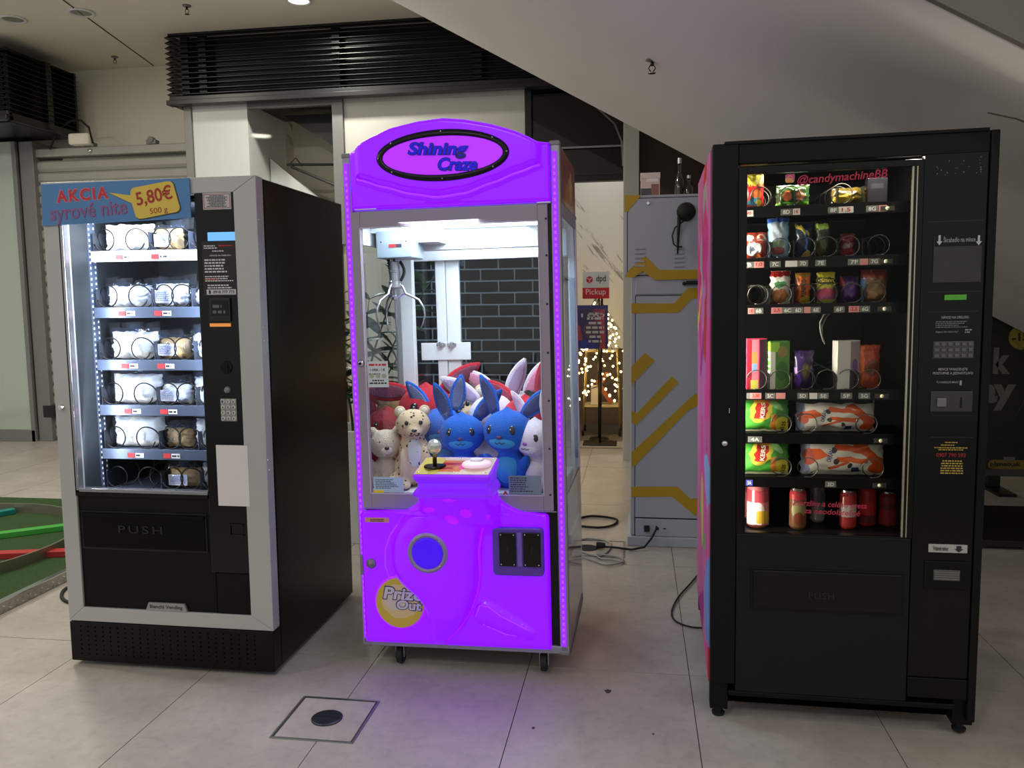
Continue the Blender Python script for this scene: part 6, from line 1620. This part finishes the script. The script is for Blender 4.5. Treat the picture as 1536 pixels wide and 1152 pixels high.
for k in range(46):
    q = rn.uniform(0, 2*pi); el = rn.uniform(-.2, .9); R_ = rn.uniform(.02, .16)
    loc = Vector((R_*cos(q), R_*sin(q), .70+rn.uniform(0, .3)))
    d = Vector((cos(q), sin(q), el))
    if RM is None:
        RM = obj('bract', leaf_mesh(.15, .05, .1), m_redleaf, t2, smooth=True)
        RM.location = loc; RM.rotation_euler = d.to_track_quat('Y', 'Z').to_euler()
    else: put_leaf(RM, t2, loc, d, rn.uniform(-.5, .5), rn.uniform(.7, 1.2))
obj('stem', MB().tube([(0, 0, .6), (0, 0, .95)], .012, 6), M('stem_green', (70, 88, 50)), t2)

# ================================================================== dark billboard at the right
BY = 6.2
p0 = atY(1470, 520, BY); pb = atY(1500, 703, BY)
t = empty('billboard', (2.25, BY, 0), None, 'dark advertising board with grey words and yellow badges at the right edge', 'billboard')
def bp(px, py):
    q = atY(px, py, BY-.02); return q.x-2.25, q.z
zbb = bp(1510, 704)[1]
m_board = M('board_charcoal', (42, 42, 44), .5, var=.04)
obj('board', MB().box(-.4, 1.4, -.02, .03, zbb, 2.1), m_board, t, .003)
obj('board_rail', MB().box(-.41, 1.41, -.03, .04, zbb-.05, zbb), M('board_rail_grey', (86, 86, 84), .5, .3), t, .003)
for xx in (.28, 1.2): obj('foot', MB().box(xx-.06, xx+.06, -.25, .25, 0, .02).box(xx-.04, xx+.04, -.03, .03, .02, zbb-.05), m_black, t, .003)
m_bt = M('board_text_grey', (126, 122, 118), .6, var=0)
text('k', t, (bp(1489, 560)[0], bp(1515, 560)[0], bp(1500, 561)[1], bp(1500, 521)[1]), m_bt, -.02, bold=.05)
text('ay', t, (bp(1469, 580)[0], bp(1524, 580)[0], bp(1500, 616)[1], bp(1500, 576)[1]), m_bt, -.02, bold=.05)
cx_, cz_ = bp(1533, 506); r_ = bp(1553, 506)[0]-cx_
obj('discount_badge', MB().prism([(cx_+r_*cos(2*pi*k/32), cz_+r_*sin(2*pi*k/32)) for k in range(32)], -.022, -.02), M('badge_yellow', (168, 150, 50), .5, var=.02), t)
text('-15', t, (cx_-r_*.78, cx_+r_*.5, cz_-r_*.32, cz_+r_*.35), M('badge_ink', (56, 50, 40), .6, var=0), -.022, bold=.04, ang=.08)
x0, z0 = bp(1482, 704); x1, z1 = bp(1582, 692)
z0, z1 = bp(1510, 704.5)[1]+.0, bp(1510, 690)[1]
obj('web_badge', MB().prism(rrect(x0, x1, z0+.004, z1, .03), -.0215, -.02), M('badge_ochre', (150, 128, 48), .5, var=.02), t)
text('planeo,sk', t, (bp(1485, 698)[0], bp(1531, 698)[0], z0+.016, z1-.012), M('badge_ink', (56, 50, 40)), -.0216, bold=.04)
obj('small_tag', MB().box(bp(1505, 690)[0], bp(1522, 690)[0], -.022, -.0205, z1-.005, z1+.022), m_bt, t)
rg = MB()
for rr in (.34, .42, .5, .58):
    rg.tube([(.12+rr*cos(2*pi*k/40), -.021, .72+rr*sin(2*pi*k/40)) for k in range(40)], .002, 4, True)
o = obj('ring_print', rg, M('ring_grey_print', (56, 56, 56), .6, var=0), t); o['kind'] = 'stuff'
p1 = atZ(1478, 815, .0)
t = empty('floor_slab', (2.35, 5.2, 0), None, 'low black slab on the floor in front of the dark billboard', 'platform')  # flat dark slab covering a dark stretch of floor
obj('slab_top', MB().box(-.75, 1.9, -.5, .3, 0.012, .05), m_black, t, .004)
obj('slab_base', MB().box(-.7, 1.85, -.45, .25, 0, .012), m_rubber, t)

# ================================================================== floor box, spilled cables, floor spots
t = empty('floor_box', (-1.02, 2.485, 0), None, 'square floor box cover with a round dark disc in front of the machines', 'floor box')
obj('cover', MB().box(-.128, .128, -.128, .128, -.002, .0018), m_tile, t, .001)
fr = MB()
for q in ((-.14, .14, -.14, -.134), (-.14, .14, .134, .14), (-.14, -.134, -.134, .134), (.134, .14, -.134, .134)): fr.box(q[0], q[1], q[2], q[3], -.003, .003)
obj('cover_frame', fr, m_alu, t, .0008)
gap = MB()
for q in ((-.134, .134, -.134, -.128), (-.134, .134, .128, .134), (-.134, -.128, -.128, .128), (.128, .134, -.128, .128)): gap.box(q[0], q[1], q[2], q[3], -.003, .0006)
obj('cover_gap', gap, m_grout, t)
ds = obj('disc', MB().lathe([(0, .0), (.052, .0), (.052, .004), (.047, .006), (0, .006)], (0, 0, .0015), 'z', 32), M('disc_steel', (58, 60, 66), .4, .6, var=.15, scale=40), t)
obj('disc_ridge', MB().box(-.043, .043, -.002, .002, .0072, .0088).box(-.002, .002, -.042, .042, .0072, .0088), M('disc_steel', (58, 60, 66)), ds)
t = empty('floor_box', (-.235, 4.47, 0), None, 'open floor box behind the claw machine with plugs in it', 'floor box')
fr = MB()
for q in ((-.18, .18, -.15, -.14), (-.18, .18, .14, .15), (-.18, -.17, -.14, .14), (.17, .18, -.14, .14)): fr.box(q[0], q[1], q[2], q[3], -.003, .003)
obj('cover_frame', fr, m_alu, t, .001)
obj('cover', MB().box(-.168, .168, -.138, .138, -.002, .001), m_tile, t)
obj('hole', MB().lathe([(0, .0012), (.06, .0012), (.06, .003), (0, .003)], (-.03, 0, 0), 'z', 20), m_rubber, t)
obj('plug', MB().lathe([(0, 0), (.018, 0), (.02, .01), (.014, .05), (0, .05)], (.02, -.01, .022), 'x', 12), m_rubber, t)
def cable(label, px, mat, r=.006, z=.008, closed=False, extra=None):
    P_ = [atZ(*q, z) for q in px]
    # smooth through the points
    out = []
    n = len(P_)
    for k in range(n-1 if not closed else n):
        a_, b_, c_, d_ = P_[(k-1) % n if closed else max(0, k-1)], P_[k], P_[(k+1) % n], P_[(k+2) % n if closed else min(n-1, k+2)]
        for s_ in range(6):
            u = s_/6
            out.append(.5*((2*b_)+(c_-a_)*u+(2*a_-5*b_+4*c_-d_)*u*u+(3*b_-a_-3*c_+d_)*u**3))
    if not closed: out.append(P_[-1])
    o = obj('power_cable', MB().tube([(q.x, q.y, q.z) for q in out], r, 6, closed), mat, None, smooth=True)
    return tag(o, label, 'cable')
m_gcable = M('grey_cable', (158, 156, 152), .5, var=.03)
cable('black cable lying in a long loop on the floor behind the claw machine', [(866, 778), (885, 774), (905, 775), (922, 778), (926, 782), (918, 788), (900, 791), (880, 790), (866, 788)], m_rubber, .007)
cable('pale grey cable curled beside the open floor box', [(862, 812), (880, 808), (905, 810), (916, 816), (912, 826), (900, 834), (880, 830), (866, 822)], m_gcable, .0055)
cable('pale grey cable bundled in narrow loops on the floor', [(868, 834), (888, 840), (910, 847), (930, 844), (934, 838), (920, 834), (896, 832), (902, 838), (922, 840), (936, 843)], m_gcable, .0055, .012)
P_ = [(-.2, 4.45, .02), (-.1, 4.46, .012), (-.02, 4.44, .01), (.05, 4.46, .02), (.09, 4.50, .06), (.115, 4.525, .105), (.118, 4.536, .12)]
o = obj('power_cable', MB().tube(P_, .006, 6), m_rubber, None, smooth=True); tag(o, 'black cable running from the open floor box to the locker socket', 'cable')
cable('thin black cable looping out beside the wrapped flank of the snack machine', [(1047, 862), (1035, 876), (1018, 895), (1008, 915), (1010, 928), (1022, 936), (1040, 941), (1058, 942)], m_rubber, .004)
cable('short dark cable bend on the floor beside the cheese machine', [(108, 878), (97, 884), (92, 893), (96, 900), (108, 905)], m_rubber, .008)
m_scuff = M('scuff_dark', (70, 62, 58), .8, var=.1)
for k, (q, lb) in enumerate((((912, 1037), 'dark dried spot on the floor tile between the machines'), ((800, 1092), 'small dark scuff on the tile in front of the claw machine'), ((980, 1101), 'tiny dark speck on the tile near the snack machine'))):
    p = atZ(*q, .0006); rr = (.012, .006, .004)[k]
    o = obj('floor_spot', MB().prism_z([(p.x+rr*cos(2*pi*i/9)*(1+.3*sin(i*2.1)), p.y+rr*1.3*sin(2*pi*i/9)) for i in range(9)], -.001, .0007), m_scuff); tag(o, lb, 'stain')

# ================================================================== mini golf bed at the left
t = empty('mini_golf_bed', (-2.84, 3.0, 0), None, 'green mini golf bed with a ribbed metal edge beside the cheese machine', 'mini golf')
m_turf = M('green_turf', (52, 84, 30), .9, var=.42, scale=90, bump=.8, bscale=500)
obj('turf', MB().box(-2.4, -.012, .1, 2.05, .0, .046), m_turf, t)
ck = MB().box(-.012, .0, -.35, 2.05, .0, .052)
obj('edge_plate', ck, M('checker_steel', (176, 174, 168), .35, .5, var=.05), t, .001)
obj('edge_cap', MB().box(-.03, .002, -.35, 2.05, .052, .056), m_chrome, t)
rb = MB(); 
for k in range(60):
    y = -.33+k*.04
    for j in range(2):
        zz = .012+j*.02; s_ = 1 if (k+j) % 2 else -1
        rb.add([(.0008, y, zz-.007*s_), (.0008, y+.026, zz+.007*s_), (.0028, y+.014, zz+.003), (.0028, y+.01, zz-.003)], [(0, 2, 1), (0, 1, 3), (0, 3, 2), (1, 2, 3)])
o = obj('tread_rib', rb, m_chrome, t); o['kind'] = 'stuff'
t['label'] = t['label']
tb = MB(); cxg, cyg, rg_ = -3.95+2.84, 3.85-3.0, .83
ang = [radians(-75+ (250)*k/50) for k in range(51)]
vs = []; fs = []
for q in ang:
    for rr, zz in ((rg_, .046), (rg_, .105), (rg_+.012, .105), (rg_+.012, .046)): vs.append((cxg+rr*cos(q), cyg+rr*sin(q), zz))
for k in range(50):
    for i in range(4): fs.append((k*4+i, k*4+(i+1) % 4, (k+1)*4+(i+1) % 4, (k+1)*4+i))
obj('curved_rail', MB().add(vs, fs), M('rail_steel', (150, 144, 128), .35, .7, var=.06), t)
def golf_bar(a_, b_, w, col, nm):
    A_, B_ = atZ(*a_, .05), atZ(*b_, .05); off = Vector((-2.84, 3.0, 0)); A_ -= off; B_ -= off
    A_ = A_+(A_-B_).normalized()*.15
    d = (B_-A_).normalized(); n_ = Vector((-d.y, d.x, 0))*w/2
    q = [A_-n_, B_-n_, B_+n_, A_+n_]
    obj('obstacle_bar', MB().prism_z([(v.x, v.y) for v in q], .046, .08), M(nm, col, .4, var=.04), t, .004)
golf_bar((0, 806), (110, 792), .06, (62, 158, 58), 'bar_green')
golf_bar((0, 836), (104, 832), .06, (172, 44, 42), 'bar_red')
golf_bar((0, 773), (22, 769), .06, (20, 120, 110), 'bar_teal')

# ================================================================== plush toys in the claw machine
def fur(name, rgb, spots=None, rgb2=None, sc_=40, thr=.5):
    if name in MATS: return MATS[name]
    m = M(name, rgb, .85, var=.08, scale=60, bump=.6, bscale=260)
    m.node_tree.nodes['Principled BSDF'].inputs['Sheen Weight'].default_value = .08
    if spots:
        nt = m.node_tree; b_ = nt.nodes['Principled BSDF']
        tc = node(nt, 'ShaderNodeTexCoord'); v = node(nt, 'ShaderNodeTexVoronoi'); v.inputs['Scale'].default_value = sc_; v.inputs['Randomness'].default_value = .8
        nt.links.new(tc.outputs['Object'], v.inputs['Vector'])
        lt = node(nt, 'ShaderNodeMath', operation='LESS_THAN'); lt.inputs[1].default_value = thr
        nt.links.new(v.outputs['Distance'], lt.inputs[0])
        nz = node(nt, 'ShaderNodeTexNoise'); nz.inputs['Scale'].default_value = 9
        nt.links.new(tc.outputs['Object'], nz.inputs['Vector'])
        mb_ = node(nt, 'ShaderNodeMix', data_type='RGBA'); mb_.inputs[6].default_value = lin(rgb); mb_.inputs[7].default_value = lin(rgb2 or rgb)
        nt.links.new(nz.outputs['Fac'], mb_.inputs[0])
        mx = node(nt, 'ShaderNodeMix', data_type='RGBA'); nt.links.new(lt.outputs[0], mx.inputs[0]); nt.links.new(mb_.outputs[2], mx.inputs[6]); mx.inputs[7].default_value = lin(spots)
        nt.links.new(mx.outputs[2], b_.inputs['Base Color'])
    return m
def fused(name, mb, mat, parent, vox=.006, sm=4):
    o = obj(name, mb, mat, None)
    r = o.modifiers.new('r', 'REMESH'); r.mode = 'VOXEL'; r.voxel_size = vox; r.use_smooth_shade = True
    s = o.modifiers.new('s', 'SMOOTH'); s.iterations = sm; s.factor = .5
    dg = bpy.context.evaluated_depsgraph_get()
    me = bpy.data.meshes.new_from_object(o.evaluated_get(dg))
    for p in me.polygons: p.use_smooth = True
    if not me.materials: me.materials.append(mat)
    old = o.data; o.modifiers.clear(); o.data = me; me.name = name; bpy.data.meshes.remove(old)
    o.parent = parent
    return o
def ear_mesh(l, w, th=.012, bend=.2):
    rows = []
    for i in range(9):
        u = i/8; ww = w*(sin(pi*min(1, .12+.86*u))**.75)/2+.0015; rows.append([(ww*cos(2*pi*k/10), th/2*sin(2*pi*k/10)*(1-.5*u)-bend*l*u*u, l*u) for k in range(10)])
    return MB().loft(rows)
PX = 'plush toys in the claw machine'
m_bead = M('black_bead', (10, 10, 14), .08, var=0, coat=1)
BASES = {}
def rabbit(label, S, main, belly, inner, p, yaw, muz, ear_tilt=(.35, .3), lean=0.0, hat=None):
    """generic long eared sitting toy, about S tall to the crown"""
    root = empty('plush_rabbit', (0, 0, 0), None, label, 'plush toy', PX)
    fm = fur('fur_%d_%d_%d' % main, main); fb = fur('fur_%d_%d_%d' % belly, belly); fi = fur('fur_%d_%d_%d' % inner, inner)
    key = (main, S)
    if key not in BASES:
        mb = MB().ball((0, .01, .20*S), (.22*S, .19*S, .24*S), 20, 14).ball((0, -.01, .66*S), (.30*S, .245*S, .255*S), 24, 16).ball((0, 0, .42*S), (.14*S, .13*S, .12*S), 12, 8)
        for s_ in (-1, 1):
            mb.ball((s_*.17*S, -.13*S, .07*S), (.085*S, .17*S, .075*S), 14, 10)
            mb.ball((s_*.215*S, -.07*S, .27*S), (.065*S, .075*S, .17*S), 14, 10, Matrix.Rotation(s_*.35, 3, 'Y') @ Matrix.Rotation(.35, 3, 'X'))
        mb.ball((0, .18*S, .12*S), .07*S, 12, 8)
        mb.ball((0, -.05*S, .90*S), (.05*S, .05*S, .06*S), 10, 8)
        BASES[key] = fused('body', mb, fm, root, .028*S, 5)
    else:
        o = BASES[key].copy(); COL.objects.link(o); o.parent = root
    o = fused('belly_patch', MB().ball((0, -.045*S, .22*S), (.165*S, .152*S, .185*S), 16, 12).ball((0, -.175*S, .575*S), (.185*S, .10*S, .10*S), 16, 10), fb, root, .026*S, 4)
    for s_ in (-1, 1):
        er = obj('ear', ear_mesh(.50*S, .20*S, .05*S), fm, root, smooth=True)
        er.location = (s_*.17*S, .02*S, .84*S); er.rotation_euler = (-.15, s_*ear_tilt[0 if s_ < 0 else 1]*2.0, s_*.2)
        ei = obj('inner_ear', ear_mesh(.42*S, .135*S, .02*S), fi, er, smooth=True); ei.location = (0, -.02*S, .03*S)
        obj('eye', MB().ball((s_*.135*S, -.225*S, .70*S), (.046*S, .026*S, .06*S), 12, 8), m_bead, root, smooth=True)
        obj('eye_glint', MB().ball((s_*.135*S-.008*S, -.246*S, .717*S), .009*S, 6, 5), m_tagd, root)
    obj('nose', MB().ball((0, -.272*S, .625*S), (.036*S, .024*S, .024*S), 12, 8), fur('fur_%d_%d_%d' % muz, muz), root, smooth=True)
    obj('mouth', MB().tube([(-.06*S, -.266*S, .565*S), (-.025*S, -.276*S, .55*S), (0, -.277*S, .57*S), (.025*S, -.276*S, .55*S), (.06*S, -.266*S, .565*S)], .005*S, 5), m_ink, root)
    for s_ in (-1, 1): obj('foot_pad', MB().ball((s_*.17*S, -.275*S, .08*S), (.055*S, .03*S, .05*S), 12, 8), fur('fur_%d_%d_%d' % muz, muz), root, smooth=True)
    c.put(root, p, yaw)
    if lean: root.rotation_euler.rotate_axis('X', lean)
    return root
def leopard(label, S, p, yaw, lean=0.0):
    root = empty('plush_leopard', (0, 0, 0), None, label, 'plush toy', PX)
    fm = fur('fur_leopard', (226, 214, 192), (66, 52, 44), (206, 172, 118), 46, .24); fw = fur('fur_leopard_chest', (214, 226, 236), (44, 48, 56), (226, 230, 230), 44, .27)
    if 'leo' not in BASES:
        mb = MB().ball((0, .02*S, .22*S), (.25*S, .21*S, .25*S), 20, 14).ball((0, -.0, .44*S), (.19*S, .16*S, .22*S), 18, 12).ball((0, -.03*S, .76*S), (.215*S, .19*S, .19*S), 22, 14).ball((0, -.18*S, .69*S), (.11*S, .09*S, .08*S), 14, 10)
        for s_ in (-1, 1):
            mb.ball((s_*.13*S, -.15*S, .25*S), (.07*S, .075*S, .26*S), 14, 10).ball((s_*.13*S, -.22*S, .045*S), (.08*S, .11*S, .05*S), 14, 8)
            mb.ball((s_*.24*S, -.06*S, .08*S), (.1*S, .19*S, .09*S), 14, 10)
        BASES['leo'] = fused('body', mb, fm, root, .026*S, 4)
    else:
        o = BASES['leo'].copy(); COL.objects.link(o); o.parent = root
    fused('chest', MB().ball((0, -.08*S, .38*S), (.12*S, .125*S, .24*S), 16, 12), fw, root, .026*S, 4)
    for s_ in (-1, 1):
        o = obj('ear', MB().ball((s_*.15*S, 0, .92*S), (.07*S, .03*S, .07*S), 14, 10), fm, root, smooth=True)
        obj('inner_ear', MB().ball((s_*.15*S, -.02*S, .92*S), (.045*S, .02*S, .045*S), 12, 8), fur('fur_cream', (236, 230, 214)), o, smooth=True)
        obj('eye', MB().ball((s_*.085*S, -.205*S, .80*S), (.026*S, .02*S, .03*S), 12, 8), m_bead, root, smooth=True)
    obj('nose', MB().ball((0, -.268*S, .715*S), (.035*S, .02*S, .022*S), 12, 8), m_bead, root, smooth=True)
    obj('mouth', MB().tube([(-.06*S, -.25*S, .655*S), (-.02*S, -.27*S, .65*S), (0, -.27*S, .675*S), (.02*S, -.27*S, .65*S), (.06*S, -.25*S, .655*S)], .006*S, 5), m_ink, root)
    obj('tail', MB().tube([(.1*S, .2*S, .06*S), (.24*S, .22*S, .06*S), (.34*S, .12*S, .06*S), (.36*S, -.02*S, .06*S)], [.045*S, .045*S, .042*S, .035*S], 10), fm, root, smooth=True)
    c.put(root, p, yaw)
    if lean: root.rotation_euler.rotate_axis('X', lean)
    return root
def cx(px, t): return c.l(px, 660, t)[0]
BLU, LBL, NAV = (16, 98, 206), (62, 164, 222), (70, 78, 130)
REDC, LRED, MAUV = (190, 26, 50), (226, 120, 140), (120, 60, 84)
WHT, PNK, LIL = (226, 220, 236), (240, 190, 214), (186, 170, 206)
zt0 = zf+.002
leopard('spotted cream leopard plush sitting beside the joystick', .315, (cx(620, .17), .17, zt0), .35)
rabbit('blue plush rabbit with pale belly right behind the middle of the console', .30, BLU, LBL, NAV, (cx(694, .2), .2, zt0), .12, (92, 64, 120), (.18, .38))
rabbit('blue plush rabbit sitting upright to the right of the console', .325, BLU, LBL, NAV, (cx(764, .15), .15, zt0), -.25, (90, 60, 100), (.2, .42))
rabbit('white and lilac plush rabbit half hidden by the door frame', .285, WHT, (240, 236, 244), PNK, (cx(806, .14), .14, zt0), -.5, (150, 96, 170), (.3, -.05))
rabbit('big red plush rabbit with mauve ears looming behind the leopard', .40, REDC, LRED, MAUV, (cx(641, .42), .42, zt0), .35, (130, 40, 70), (.75, .5))
rabbit('blue plush rabbit behind the clear chute wall', .31, BLU, LBL, (110, 120, 160), (cx(664, .33), .33, zt0), .15, (92, 64, 120), (.3, .1))
rabbit('white plush rabbit leaning back in the rear row', .36, WHT, (240, 236, 244), LIL, (cx(742, .38), .38, zt0), .2, (150, 96, 170), (.5, .2))
rabbit('red plush rabbit behind the upright blue one', .355, REDC, LRED, (150, 50, 74), (cx(792, .33), .33, zt0), -.3, (130, 40, 70), (.55, .05))
rabbit('white plush rabbit with pink ears at the back by the glass', .375, (222, 214, 228), (236, 230, 240), (236, 160, 196), (cx(768, .47), .47, zt0), -.1, (150, 96, 170), (.5, .3))
rabbit('black plush rabbit at the back beside the pink eared one', .36, (26, 26, 32), (60, 60, 70), (90, 80, 96), (cx(796, .49), .49, zt0), -.2, (80, 60, 70), (.6, .1))
leopard('spotted leopard plush peering out behind the console blue rabbit', .37, (cx(704, .42), .42, zt0), -.2)
rabbit('red plush rabbit slumped in the corner under the price notice', .30, (160, 22, 40), LRED, MAUV, (cx(582, .40), .40, zt0), .3, (130, 40, 70), (.3, .6))
def bear(label, S, main, p, yaw, lean=0.0):
    root = empty('plush_bear', (0, 0, 0), None, label, 'plush toy', PX)
    fm = fur('fur_%d_%d_%d' % main, main)
    mb = MB().ball((0, .01, .22*S), (.24*S, .21*S, .25*S), 18, 12).ball((0, -.01, .68*S), (.26*S, .23*S, .24*S), 20, 14)
    for s_ in (-1, 1):
        mb.ball((s_*.17*S, -.14*S, .08*S), (.09*S, .17*S, .08*S), 12, 10).ball((s_*.24*S, -.06*S, .3*S), (.07*S, .08*S, .16*S), 12, 10).ball((s_*.2*S, 0, .9*S), (.08*S, .045*S, .08*S), 12, 8)
    fused('body', mb, fm, root, .028*S, 4)
    obj('muzzle', MB().ball((0, -.2*S, .62*S), (.11*S, .08*S, .085*S), 14, 10), fur('fur_cream', (236, 230, 214)), root, smooth=True)
    obj('nose', MB().ball((0, -.275*S, .645*S), (.04*S, .022*S, .03*S), 10, 8), m_bead, root, smooth=True)
    for s_ in (-1, 1): obj('eye', MB().ball((s_*.1*S, -.215*S, .74*S), .026*S, 10, 8), m_bead, root, smooth=True)
    c.put(root, p, yaw)
    if lean: root.rotation_euler.rotate_axis('X', lean)
bear('brown fluffy plush bear in the rear row beside the red rabbit', .31, (150, 100, 56), (cx(684, .50), .50, zt0), .1)
bear('tan plush bear near the rear corner under the price notice', .33, (166, 128, 80), (cx(594, .51), .51, zt0), .2)
bear('pale beige plush bear low beside the prize chute', .24, (206, 192, 172), (cx(578, .16), .16, zt0), .4)
